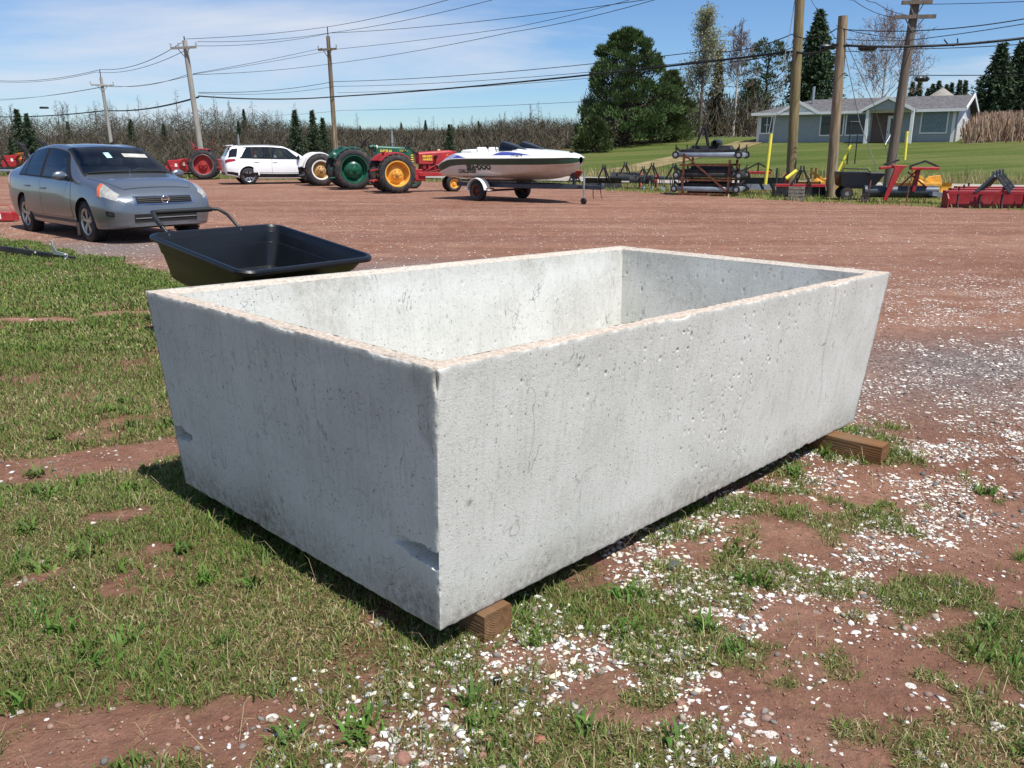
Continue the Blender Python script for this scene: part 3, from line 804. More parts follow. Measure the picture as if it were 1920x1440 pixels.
bp = N(t, 'ShaderNodeBump'); bp.inputs['Strength'].default_value = 0.45; bp.inputs['Distance'].default_value = 0.003
f2 = tex(t, 'ShaderNodeTexNoise', 150.0, co, Detail=4.0)
t.links.new(mul(t, mul(t, mul(t, a2.outputs[0], 0.35), mul(t, f2.outputs[0], 0.9), 'ADD'), mul(t, msk, 0.8), 'SUBTRACT'), bp.inputs['Height']); t.links.new(bp.outputs[0], b.inputs['Normal'])

def pits(n, aw, ah, rmin, rmax, zpow=1.0):
    r = rmin * (rmax / rmin) ** (rng.random(n) ** 2.6)
    return rng.uniform(0.02, aw - 0.02, n), -ah * rng.uniform(0.03, 0.97, n) ** zpow, r, rng.uniform(0.8, 2.4, n)
def pit_field(S, Zc, pl):
    """depth of bug holes on a flat (s, z) grid"""
    D = np.zeros(S.shape)
    s1, z1 = S[:, 0], Zc[0, :]
    for a, z, r, el in zip(*pl):
        i0, i1 = np.searchsorted(s1, [a - r * 1.4, a + r * 1.4]); zr = z1[::-1]
        j1, j0 = len(z1) - np.searchsorted(zr, z - r * el * 1.4), len(z1) - np.searchsorted(zr, z + r * el * 1.4)
        if i1 <= i0 or j1 <= j0: continue
        q = ((S[i0:i1, j0:j1] - a) / r) ** 2 + ((Zc[i0:i1, j0:j1] - z) / (r * el)) ** 2
        D[i0:i1, j0:j1] = np.maximum(D[i0:i1, j0:j1], np.clip(1 - q, 0, 1) ** 0.5 * min(r * 1.1, 0.009))
    return D
def slot_depth(v, z, w):
    """strap slots cut into the short face near both its ends"""
    d = np.zeros(np.broadcast(v, z).shape)
    for vv, zc_, ln in ((v, -0.575, 0.23), (w - v, -0.575, 0.16)):
        zz = z - zc_ - 0.04 * vv
        inz = 1 - sstep(0.0235, 0.028, np.abs(zz + 0.003 * np.sin(vv * 70)) + 0.016 * sstep(0.35 * ln, ln, vv))
        dep = 0.06 * (1 - sstep(ln * 0.55, ln, vv))
        d = np.maximum(d, inz * dep)
    return d
TV, TF, TL, TRM, TS, TP = [], [], [], [], [], []
toff = 0
def face(L3, rimv, stv, ptv, flip=False):
    """append a grid of trough-local points"""
    global toff
    a, b_ = L3.shape[:2]
    I = np.arange(a * b_).reshape(a, b_) + toff
    Fq = np.stack([I[:-1, :-1], I[1:, :-1], I[1:, 1:], I[:-1, 1:]], -1).reshape(-1, 4)
    TF.append(Fq[:, ::-1] if flip else Fq); TL.append(L3.reshape(-1, 3)); toff += a * b_
    for lst, val in ((TRM, rimv), (TS, stv), (TP, ptv)): lst.append(np.broadcast_to(val, (a, b_)).ravel())
def chip(p):
    """how far an edge is broken back, from position alone so that both faces agree"""
    q = p * 9.0; c_ = fbm(q[..., 0], q[..., 1], q[..., 2], 111, 3)
    q2 = p * 55.0; c2 = vnoise(q2[..., 0], q2[..., 1], q2[..., 2], 117)
    return 0.007 * sstep(0.60, 0.78, c_) + 0.005 * c2 + 0.001
def bites(p):
    """the named broken spots on the rim: the near corner, mid rim and the cracked far spot"""
    d = np.zeros(p.shape[:-1])
    for (x, y, z, r, k) in ((0.0, 0.0, -0.035, 0.03, 0.03), (1.14, 0.0, 0.0, 0.04, 0.014), (2.45, 0.0, 0.0, 0.045, 0.016), (0.0, 0.02, -0.13, 0.03, 0.008), (0.0, 0.0, -0.19, 0.03, 0.007), (0, 0, -0.52, 0.05, 0.01)):
        d = d + k * np.exp(-((p[..., 0] - x) ** 2 + (p[..., 1] - y) ** 2 + (p[..., 2] - z) ** 2) / r ** 2)
    return d
CEN = np.array([TR_L / 2, TR_W / 2, -TR_H / 2])
def finish(L3, edge, nrm, dep):
    """push a face in by its pits and break it back near its edges (edge: distance to nearest edge)"""
    w = np.exp(-edge / 0.007)
    inward = np.sign(CEN - L3) * np.array([1, 1, 1.0])
    c_ = (chip(L3) + bites(L3)) * w
    out_ = L3 + inward * c_[..., None] * np.array([0.6, 0.6, 0.6])
    return out_ - np.asarray(nrm) * (dep * (1 - w))[..., None]
# long outer side (the sunlit one)
nS, nZ = 740, 200
s = np.linspace(0, 1, nS); z = np.linspace(0, 1, nZ)
def long_face(y_sign):
    Zl = -z[None, :] * TR_H + 0 * s[:, None]
    dr = TR_D * z[None, :]
    U = dr + s[:, None] * (TR_L - 2 * dr); V_ = dr + 0 * s[:, None]
    return U, V_, Zl
U, V_, Zl = long_face(1)
pl = pits(1700, TR_L, TR_H, 0.0022, 0.0062, 0.85)
dep = pit_field(U, Zl, pl)
wav = 0.0012 * (fbm(U * 1.2, Zl * 1.2, 0, 121) - 0.5) + 0.0005 * (fbm(U * 9, Zl * 5, 0, 123) - 0.5)
L3 = np.stack([U, V_, Zl], -1)
e = np.minimum.reduce([s[:, None] * TR_L + 0 * Zl, (1 - s[:, None]) * TR_L + 0 * Zl, z[None, :] * TR_H + 0 * U, (1 - z[None, :]) * TR_H + 0 * U])
L3 = finish(L3, e, (0, -1, 0), dep + wav)
sd0 = slot_depth(np.zeros_like(Zl), Zl, TR_W)
L3[..., 0] = np.maximum(L3[..., 0], sd0 * 0.42)
crack = np.exp(-((U - 2.43 + 0.10 * (Zl) + 0.02 * np.sin(Zl * 14)) / 0.006) ** 2) * (Zl > -0.62) * (Zl < -0.01)
stn = 0.75 * sstep(-TR_H + 0.16, -TR_H, Zl + 0.10 * (fbm(U * 4, Zl * 2, 0, 131) - 0.5)) * (0.3 + fbm(U * 2, Zl * 2, 0, 133)) + 0.55 * crack + 0.22 * sstep(-0.13, 0, Zl) * fbm(U * 14, Zl * 1.0, 0, 135)
stn = stn + 0.9 * np.exp(-(((U - 0.15) / 0.012) ** 2 + ((Zl + 0.42) / 0.012) ** 2)) + 0.25 * np.exp(-(((U - 0.52) / 0.012) ** 2 + ((Zl + 0.40) / 0.09) ** 2))
face(L3, 0.0, np.clip(stn, 0, 0.95), dep / 0.009, flip=False)
# short outer side (in shade)
nS2 = 390
s2 = np.linspace(0, 1, nS2)
Zl = -z[None, :] * TR_H + 0 * s2[:, None]; dr = TR_D * z[None, :]
Vv = dr + s2[:, None] * (TR_W - 2 * dr); Uu = dr + 0 * s2[:, None]
dep = pit_field(Vv, Zl, pits(700, TR_W, TR_H, 0.0022, 0.0085, 0.7))
wav = 0.0014 * (fbm(Vv * 1.2, Zl * 1.2, 0, 141) - 0.5) + 0.0006 * (fbm(Vv * 9, Zl * 5, 0, 143) - 0.5)
L3 = np.stack([Uu, Vv, Zl], -1)
e = np.minimum.reduce([s2[:, None] * TR_W + 0 * Zl, (1 - s2[:, None]) * TR_W + 0 * Zl, z[None, :] * TR_H + 0 * Vv, (1 - z[None, :]) * TR_H + 0 * Vv])
L3 = finish(L3, e, (-1, 0, 0), dep + wav)
L3[..., 0] += slot_depth(Vv - dr, Zl, TR_W - 2 * dr)
stn = 0.8 * sstep(-TR_H + 0.20, -TR_H, Zl + 0.12 * (fbm(Vv * 4, Zl * 2, 0, 151) - 0.5)) * (0.35 + fbm(Vv * 2, Zl * 2, 0, 153))
stn = stn + 0.30 * np.exp(-(((Vv - 1.02 + 0.2 * (Zl + .7)) / 0.14) ** 2 + ((Zl + 0.70) / 0.13) ** 2)) + 0.3 * sstep(-0.10, 0, Zl) * fbm(Vv * 10, Zl * 2, 0, 155)
damp = sstep(0.085, 0.05, Vv + 0.035 * np.sin(Zl * 16) + 0.02 * np.sin(Zl * 41)) * sstep(-0.34, -0.28, Zl)
face(L3, 0.0, np.clip(stn + 0.30 * damp, 0, 0.95), dep / 0.009, flip=True)
# far outer sides, bottom
def quadgrid(p00, p10, p11, p01, a, b_):
    i = np.linspace(0, 1, a)[:, None, None]; j = np.linspace(0, 1, b_)[None, :, None]
    p00, p10, p11, p01 = [np.asarray(q, float) for q in (p00, p10, p11, p01)]
    return (p00 * (1 - i) + p10 * i) * (1 - j) + (p01 * (1 - i) + p11 * i) * j
d_, L_, W_, H_ = TR_D, TR_L, TR_W, TR_H
def plain(p00, p10, p11, p01, a, b_, rimv=0.0, stv=0.0, flip=False, amp=0.0015, fr=12, seed=5):
    Gd = quadgrid(p00, p10, p11, p01, a, b_)
    n_ = np.cross(np.asarray(p10, float) - p00, np.asarray(p01, float) - p00); n_ /= np.linalg.norm(n_)
    ii = np.linspace(0, 1, a)[:, None]; jj = np.linspace(0, 1, b_)[None, :]
    ed = np.minimum(np.minimum(ii, 1 - ii) * np.linalg.norm(np.asarray(p10, float) - p00), np.minimum(jj, 1 - jj) * np.linalg.norm(np.asarray(p01, float) - p00))
    k = fbm(Gd[..., 0] * fr, Gd[..., 1] * fr, Gd[..., 2] * fr, seed, 3) - 0.5
    Gd = Gd + n_ * (k * amp * sstep(0, 0.004, ed))[..., None]
    face(Gd, rimv, stv, 0.0, flip)
plain((0, W_, 0), (L_, W_, 0), (L_ - d_, W_ - d_, -H_), (d_, W_ - d_, -H_), 60, 20, flip=True)
plain((L_, 0, 0), (L_, W_, 0), (L_ - d_, W_ - d_, -H_), (L_ - d_, d_, -H_), 40, 20)
e_ = d_ + 0.014; plain((e_, e_, -H_ + 0.006), (L_ - e_, e_, -H_ + 0.006), (L_ - e_, W_ - e_, -H_ + 0.006), (e_, W_ - e_, -H_ + 0.006), 30, 20, flip=True)
# rim: outer land, then a chamfer rounding to the inside
ZI = -0.012; c1, c2 = 0.044, THK
def rim_strip(axis_pts, ins0, z0, ins1, z1, seed):
    """rim pieces on the four sides between two insets"""
    for (p, q, ax) in (((0, 0), (L_, 0), 0), ((L_, 0), (L_, W_), 1), ((L_, W_), (0, W_), 2), ((0, W_), (0, 0), 3)):
        def ins(pt, k, zz):
            x = min(max(pt[0], k), L_ - k); y = min(max(pt[1], k), W_ - k); return (x, y, zz)
        n_ = 320 if ax in (0, 3) else 120
        Gd = quadgrid(ins(p, ins0, z0), ins(q, ins0, z0), ins(q, ins1, z1), ins(p, ins1, z1), n_, 9)
        jj = np.linspace(0, 1, 9)[None, :]
        k = fbm(Gd[..., 0] * 22, Gd[..., 1] * 22, 0, seed, 4) - 0.5 + 0.5 * (vnoise(Gd[..., 0] * 130, Gd[..., 1] * 130, 0, seed + 3) - 0.5)
        Gd[..., 2] += 0.006 * k * (np.sin(jj * math.pi) if ins0 > 0 else sstep(0, 0.3, jj))
        if ins0 == 0:
            w = np.exp(-jj * ins1 / 0.007)
            inward = np.sign(CEN - Gd); c_ = (chip(Gd) + bites(Gd)) * w
            Gd = Gd + inward * c_[..., None] * 0.6
        face(Gd, 1.0 if ax in (0, 3) else 0.8, 0.15, 0.0, False)
rim_strip(None, 0.0, 0.0, c1, 0.003, 161)
rim_strip(None, c1, 0.003, c2, ZI, 167)
# inside walls and floor (walls slope in towards the floor)
fi = THK + 0.05; zb = -H_ + 0.10
nI = 150
def inner(p, q, a, b_, seed, sides):
    x0, y0 = p; x1, y1 = q
    def ins(pt, k, zz): return (min(max(pt[0], k), L_ - k), min(max(pt[1], k), W_ - k), zz)
    p00, p10, p11, p01 = [np.array(v, float) for v in (ins(p, c2, ZI), ins(q, c2, ZI), ins(q, fi + 0.03, zb), ins(p, fi + 0.03, zb))]
    Gd = quadgrid(p00, p10, p11, p01, a, b_)
    n_ = np.cross(p10 - p00, p01 - p00); n_ /= np.linalg.norm(n_)
    ln = np.linalg.norm(p10 - p00); hh = np.linalg.norm(p01 - p00)
    Sg = np.linspace(0, ln, a)[:, None] + np.zeros((1, b_)); Zg = -np.linspace(0, hh, b_)[None, :] + np.zeros((a, 1))
    dp_ = pit_field(Sg, Zg, pits(260, ln, hh, 0.003, 0.007, 0.8))
    k = fbm(Gd[..., 0] * 7, Gd[..., 1] * 7, Gd[..., 2] * 7, seed, 3) - 0.5
    edge = np.minimum(np.minimum(Sg, ln - Sg), -Zg)
    sgn = 1.0 if n_ @ (np.array([L_ / 2, W_ / 2, -H_ / 2]) - p00) < 0 else -1.0
    Gd = Gd + sgn * n_ * ((k * 0.003 + dp_) * sstep(0, 0.01, edge))[..., None]
    stv = 0.30 * sstep(-0.11, 0, Zg) * (0.3 + fbm(Sg * 5, Zg * 2, 0, seed + 7)) + 0.25 * sstep(0.52, 0.72, fbm(Sg * 2.2, Zg * 2.2, 0, seed + 9))
    face(Gd, 0.0, np.clip(stv, 0, 0.7), dp_ / 0.009, False)
inner((0, 0), (L_, 0), 90, 30, 171, 0); inner((L_, 0), (L_, W_), 230, 84, 173, 0); inner((L_, W_), (0, W_), 380, 96, 175, 0); inner((0, W_), (0, 0), 60, 30, 177, 0)
k = fi + 0.03
plain((k, k, zb), (L_ - k, k, zb), (L_ - k, W_ - k, zb), (k, W_ - k, zb), 40, 30, stv=0.4)
LOC = np.concatenate(TL)
tr = raw('concrete_trough', lt(LOC), np.concatenate(TF), 'concrete', smooth=True)
a = tr.data.attributes.new('loc', 'FLOAT_VECTOR', 'POINT'); a.data.foreach_set('vector', LOC.astype(np.float32).ravel())
attr(tr, 'rim', np.concatenate(TRM)); attr(tr, 'stain', np.concatenate(TS)); attr(tr, 'pit', np.clip(np.concatenate(TP), 0, 1))
bm = bmesh.new(); bm.from_mesh(tr.data); bmesh.ops.recalc_face_normals(bm, faces=bm.faces); bm.to_mesh(tr.data); bm.free()
tr.data.set_sharp_from_angle(angle=R(50))
tag(tr, 'large open pale grey precast concrete trough with flared walls, resting on timbers', 'trough')

# ------------------------------------------------------------------ timbers it stands on
m = bpy.data.materials.new('timber'); m.use_nodes = True; M['timber'] = m
t = m.node_tree; b = t.nodes['Principled BSDF']; b.inputs['Roughness'].default_value = 0.85; b.inputs['Specular IOR Level'].default_value = 0.2
co = N(t, 'ShaderNodeTexCoord').outputs['Object']
sm = N(t, 'ShaderNodeMapping'); sm.inputs['Scale'].default_value = (1.2, 30, 30); t.links.new(co, sm.inputs[0])
g1 = tex(t, 'ShaderNodeTexNoise', 1.6, sm.outputs[0], Detail=6.0)
mp2 = N(t, 'ShaderNodeMapping'); mp2.inputs['Scale'].default_value = (0.2, 1, 1); t.links.new(co, mp2.inputs[0])
rg = N(t, 'ShaderNodeTexWave', wave_type='RINGS', rings_direction='X'); rg.inputs['Scale'].default_value = 42; rg.inputs['Distortion'].default_value = 3.0; rg.inputs['Detail'].default_value = 3; t.links.new(mp2.outputs[0], rg.inputs[0])
c0 = ramp(t, g1.outputs[0], [(0.3, '#4f3722'), (0.55, '#755336'), (0.75, '#8c6a48')]).outputs[0]
c0 = mixc(t, 0.35, c0, ramp(t, rg.outputs[0], [(0.2, '#5e3f26'), (0.8, '#94704a')]).outputs[0])
wx = tex(t, 'ShaderNodeTexNoise', 3.0, co, Detail=5.0)
c0 = mixc(t, ramp(t, wx.outputs[0], [(0.5, 0.0), (0.75, 0.6)]).outputs[0], c0, '#6d6152')
t.links.new(c0, b.inputs['Base Color'])
bp = N(t, 'ShaderNodeBump'); bp.inputs['Strength'].default_value = 0.5; bp.inputs['Distance'].default_value = 0.004
t.links.new(mul(t, g1.outputs[0], mul(t, rg.outputs[0], 0.4), 'ADD'), bp.inputs['Height']); t.links.new(bp.outputs[0], b.inputs['Normal'])
def timber(u, v0, v1, w, label, turn=0.0, knots=8):
    """a square timber lying along the trough's short direction at u, from v0 to v1"""
    zt_ = -TR_H - 0.002
    n_ = 24
    mb = MB()
    prof = [(-w / 2 + 0.006, 0), (w / 2 - 0.006, 0), (w / 2, -0.006), (w / 2, -w), (-w / 2, -w), (-w / 2, -0.006)]
    P = []
    for i in range(n_ + 1):
        x = -(v1 - v0) / 2 + (v1 - v0) * i / n_
        P.append([(x, a_ + 0.0015 * math.sin(i * 2.1 + a_ * 60), b_ + 0.001 * math.sin(i * 3.3 + b_ * 40)) for a_, b_ in prof])
    k = len(prof)
    V = [p for r_ in P for p in r_]; Fq = []
    for i in range(n_):
        for j in range(k):
            Fq.append((i * k + j, (i + 1) * k + j, (i + 1) * k + (j + 1) % k, i * k + (j + 1) % k))
    Fq.append(tuple(range(k))); Fq.append(tuple(range(n_ * k, n_ * k + k))[::-1])
    mb.add(V, Fq)
    o = mb.build('timber', 'timber', smooth=30)
    c_ = lt(np.array([u, (v0 + v1) / 2, zt_]))
    rotm = Matrix((Vector(tv), Vector(-tu), Vector(tn))).transposed()
    o.rotation_euler = (rotm @ Matrix.Rotation(turn, 3, 'Z')).to_euler(); o.location = tuple(c_)
    return tag(o, label, 'timber', 'timbers under the trough')
timber(0.275, 0.035, 1.75, 0.118, 'square timber end poking out under the near corner of the trough')
timber(2.74, -0.205, 1.75, 0.105, 'long weathered timber sticking out under the far end of the trough', 0.03)

# ------------------------------------------------------------------ black tub cart behind the trough
zf_, zn_ = 0.82, 0.635
BL, BR, RN, NN = G(268, 437, zf_), G(521, 420, zf_), G(703, 480, zn_), G(460, 514, zn_)
cen = (BL + BR + RN + NN) / 4
ex = ((NN - BL) + (RN - BR)).normalized(); ey = ((BR - BL) + (RN - NN)); ey = (ey - ex * ey.dot(ex)).normalized(); ez = ex.cross(ey).normalized()
if ez.z < 0: ez = -ez; 
clen = ((NN - BL).length + (RN - BR).length) / 2; cwid = ((BR - BL).length + (RN - NN).length) / 2
rotm = Matrix((ex, ey, ez)).transposed()
cart = thing('yard_cart', cen, 0, 'black plastic tub cart with a padded push handle behind the concrete trough', 'cart', rot=rotm.to_euler())
def rrect(hx, hy, r, n=6):
    pts = []
    for (sx, sy, a0) in ((1, 1, 0), (-1, 1, 90), (-1, -1, 180), (1, -1, 270)):
        for k in range(n + 1):
            a = R(a0 + 90 * k / n)
            pts.append((sx * (hx - r) + r * math.cos(a), sy * (hy - r) + r * math.sin(a)))
    return pts
def tub(hx, hy, depth, mb_, t_=0.008, front=0.22, steps=((0, 0.0), (0.13, 0.02), (0.135, 0.03), (0.36, 0.055), (0.37, 0.065), (0.9, 0.13), (1.0, 0.20))):
    """an open moulded tub hanging below z=0, its front wall (+x) sloping"""
    def ring(d, ins, off):
        z_ = -depth * d
        hx2, hy2 = hx - ins + off, hy - ins * 0.8 + off
        return [(x - front * d * (0.5 + 0.5 * x / hx), y, z_) for x, y in rrect(hx2, hy2, 0.10 - 0.03 * d + off * 0.5)]
    rings = [[(x, y, -0.035) for x, y in rrect(hx + 0.028, hy + 0.028, 0.12)], [(x, y, -0.012) for x, y in rrect(hx + 0.032, hy + 0.032, 0.12)], [(x, y, 0.004) for x, y in rrect(hx + 0.022, hy + 0.022, 0.115)],
             [(x, y, 0.004) for x, y in rrect(hx + 0.004, hy + 0.004, 0.105)], [(x, y, -0.012) for x, y in rrect(hx - 0.006, hy - 0.006, 0.10)]]
    inn = [ring(d, i_, 0) for d, i_ in steps]
    outr = [ring(d, i_ - 0.014, 0.0) for d, i_ in steps][::-1]
    outr = [[(x, y, z_ - (0.010 if k_ == 0 else 0)) for x, y, z_ in r_] for k_, r_ in enumerate(outr)]
    seq = rings + inn
    n_ = len(seq[0]); V = [p for r_ in seq for p in r_]; Fq = []
    for i in range(len(seq) - 1):
        for j in range(n_): Fq.append((i * n_ + j, i * n_ + (j + 1) % n_, (i + 1) * n_ + (j + 1) % n_, (i + 1) * n_ + j))
    Fq.append(tuple(range((len(seq) - 1) * n_, len(seq) * n_)))
    mb_.add(V, Fq)
    seq = outr + [rings[0]]
    V = [p for r_ in seq for p in r_]; Fq = []
    for i in range(len(seq) - 1):
        for j in range(n_): Fq.append((i * n_ + j, i * n_ + (j + 1) % n_, (i + 1) * n_ + (j + 1) % n_, (i + 1) * n_ + j))
    Fq.append(tuple(range(n_)))
    mb_.add(V, Fq)
hx, hy = clen / 2 - 0.03, cwid / 2 - 0.03
mb = MB(); tub(hx, hy, 0.36, mb); tubo = mb.build('tub', 'black_poly', cart, smooth=42)
mb = MB(); mb.lathe([(0, 0.004), (0.012, 0.004), (0.016, 0), (0.016, -0.004)], c=(-hx + 0.012, 0.16, -0.12), axis='X', seg=12); mb.build('bolt', 'galv', tubo)
inv = rotm.inverted()
def cl(px, py, z_): return inv @ (G(px, py, z_) - cen)
HL, HR = cl(275, 391, 1.02), cl(390, 387, 1.04)
dirh = Vector((-0.27, 0, 0.12))
a_, b_ = Vector((-hx - 0.0, -hy * 0.72, -0.02)), Vector((-hx - 0.0, hy * 0.40, -0.02))
p1, p2 = a_ + dirh, b_ + dirh
pts = [a_ + Vector((0.0, 0, -0.12)), a_, a_ + dirh * 0.75, p1 + Vector((-0.03, 0.03, 0.0)), p1 + Vector((-0.035, 0.09, 0.0)), p2 + Vector((-0.035, -0.09, 0.0)), p2 + Vector((-0.03, -0.03, 0)), b_ + dirh * 0.75, b_, b_ + Vector((0, 0, -0.12))]
mb = MB(); mb.tube(pts, 0.014, 10); hd = mb.build('handle', 'black_steel', cart, smooth=60)
mb = MB(); mb.tube([pts[2] * 0.5 + pts[1] * 0.5, pts[2], pts[3], pts[4], pts[5]], 0.021, 12); mb.build('grip', 'black_grip', hd, smooth=60)
zg = -cen.z
for sy in (-1, 1):
    mb = MB(); c_ = Vector((0.05, sy * (hy - 0.10), 0)); w_ = rotm @ c_; zc_ = (0.20 - (cen.z + w_.z)) / max(ez.z, 0.5)
    mb.lathe([(0.08, -0.03), (0.17, -0.045), (0.195, -0.03), (0.2, 0), (0.195, 0.03), (0.17, 0.045), (0.08, 0.03)], c=(c_.x, c_.y, zc_), axis='Y', seg=28, closed=True)
    wh = mb.build('wheel', 'rubber', cart)
    mb = MB(); mb.lathe([(0, -0.035), (0.085, -0.03), (0.085, 0.03), (0, 0.035)], c=(c_.x, c_.y, zc_), axis='Y', seg=20); mb.build('rim', 'grey_steel', wh)
mb = MB(); mb.bar((0.05, -hy + 0.1, zc_), (0.05, hy - 0.1, zc_), 0.03); mb.bar((0.05, -0.2, zc_), (0.0, -0.2, -0.36), 0.03); mb.bar((0.05, 0.2, zc_), (0.0, 0.2, -0.36), 0.03); mb.bar((-hx * 0.8, 0, -0.38), (hx * 0.6, 0, -0.41), 0.05, 0.04)
mb.build('frame', 'black_steel', cart)

# ------------------------------------------------------------------ hitch bar in the grass at the left
a_, b_ = G(-70, 455, 0.14), G(140, 486, 0.03)
hb = thing('hitch_bar', (a_ + b_) / 2, 0, 'black steel hitch bar with a plated bracket lying in the grass at the left edge', 'hitch bar')
o_ = (a_ + b_) / 2; d_h = (b_ - a_).normalized()
mb = MB(); mb.bar(a_ - o_, b_ - o_, 0.05, 0.075); mb.build('beam', 'black_steel', hb, bevel=0.004)
mb = MB(); mb.bar(a_ - o_ + Vector((0.9, -0.02, -0.05)), b_ - o_ + Vector((-0.35, -0.03, -0.06)), 0.02, 0.02); mb.tube([b_ - o_ + Vector((-0.1, 0, 0)), b_ - o_ + Vector((0.4, 0.0, -0.005))], 0.012, 8); mb.build('rod', 'black_steel', hb)
s_ = (b_ - o_) - d_h * 0.22 + Vector((0, -0.03, 0.03))
side = Vector((0, 0, 1)).cross(d_h).normalized()
mb = MB(); upv = d_h.cross(side) * -1
if upv.z < 0: upv = -upv
mb.prism([(-0.17, 0.0), (0.12, 0.0), (0.12, 0.035), (-0.09, 0.055), (-0.17, 0.15), (-0.20, 0.13)], s_, d_h, upv, side * -1, 0.012)
mb.prism([(0.05, -0.07), (0.12, -0.07), (0.12, 0.0), (0.05, 0.0)], s_, d_h, upv, side * -1, 0.014)
br = mb.build('bracket', 'galv', hb, bevel=0.003)
mb = MB(); ringc = s_ - d_h * 0.19 + upv * 0.15
mb.tube([ringc + d_h * 0.035 * math.cos(k * math.pi / 6) + upv * 0.028 * math.sin(k * math.pi / 6) for k in range(13)], 0.007, 8); mb.build('eye', 'galv', br)
for k, q in ((0.09, 0.02), (0.085, -0.035), (-0.52, -0.01)):
    mb = MB(); c_ = s_ + d_h * k + upv * q - side * 0.02
    mb.ball(c_, 0.017, 10); mb.build('bolt', 'galv', hb)

# ------------------------------------------------------------------ little red box beside the sedan
p = G(4, 416)
rb = thing('red_tool_box', p, -0.1, 'small red steel box with a white label and wire frame by the sedan rear wheel', 'box')
mb = MB(); mb.box((0, 0, 0.115), (0.62, 0.25, 0.17)); mb.build('body', 'red', rb, bevel=0.01)
mb = MB(); mb.box((-0.02, -0.1275, 0.125), (0.22, 0.003, 0.11)); lb = mb.build('label_plate', 'white_paint', rb)
for k in range(3):
    mb = MB(); mb.box((-0.02, -0.130, 0.155 - 0.022 * k), (0.15 - 0.02 * k, 0.002, 0.009)); mb.build('lettering', 'lettering_black', lb)
mb = MB(); mb.tube([(-0.6, 0.2, 0.0), (-0.5, 0.2, 0.33), (0.05, 0.2, 0.33), (0.12, 0.2, 0.19)], 0.009, 6); mb.tube([(0.2, 0.05, 0.20), (0.62, 0.05, 0.23)], 0.008, 6); mb.tube([(0.2, -0.05, 0.04), (0.62, -0.05, 0.06)], 0.008, 6); mb.build('wire_frame', 'red', rb)

# ================================================================== CARS
def pchip(xs, ys, x):
    """monotone cubic through rows ys (n,k) at xs, evaluated at x"""
    xs, ys, x = np.asarray(xs, float), np.asarray(ys, float), np.atleast_1d(np.asarray(x, float))
    h = np.diff(xs)[:, None]; d = np.diff(ys, axis=0) / h
    m_ = np.zeros_like(ys)
    w1 = 2 * h[1:] + h[:-1]; w2 = h[1:] + 2 * h[:-1]
    same = d[:-1] * d[1:] > 0
    with np.errstate(divide='ignore', invalid='ignore'):
        m_[1:-1] = np.where(same, (w1 + w2) / (w1 / d[:-1] + w2 / d[1:]), 0)
    m_[0], m_[-1] = d[0], d[-1]
    i = np.clip(np.searchsorted(xs, x) - 1, 0, len(xs) - 2)
    t_ = ((x - xs[i]) / (xs[i + 1] - xs[i]))[:, None]; hh = (xs[i + 1] - xs[i])[:, None]
    return (2 * t_**3 - 3 * t_**2 + 1) * ys[i] + (t_**3 - 2 * t_**2 + t_) * hh * m_[i] + (-2 * t_**3 + 3 * t_**2) * ys[i + 1] + (t_**3 - t_**2) * hh * m_[i + 1]
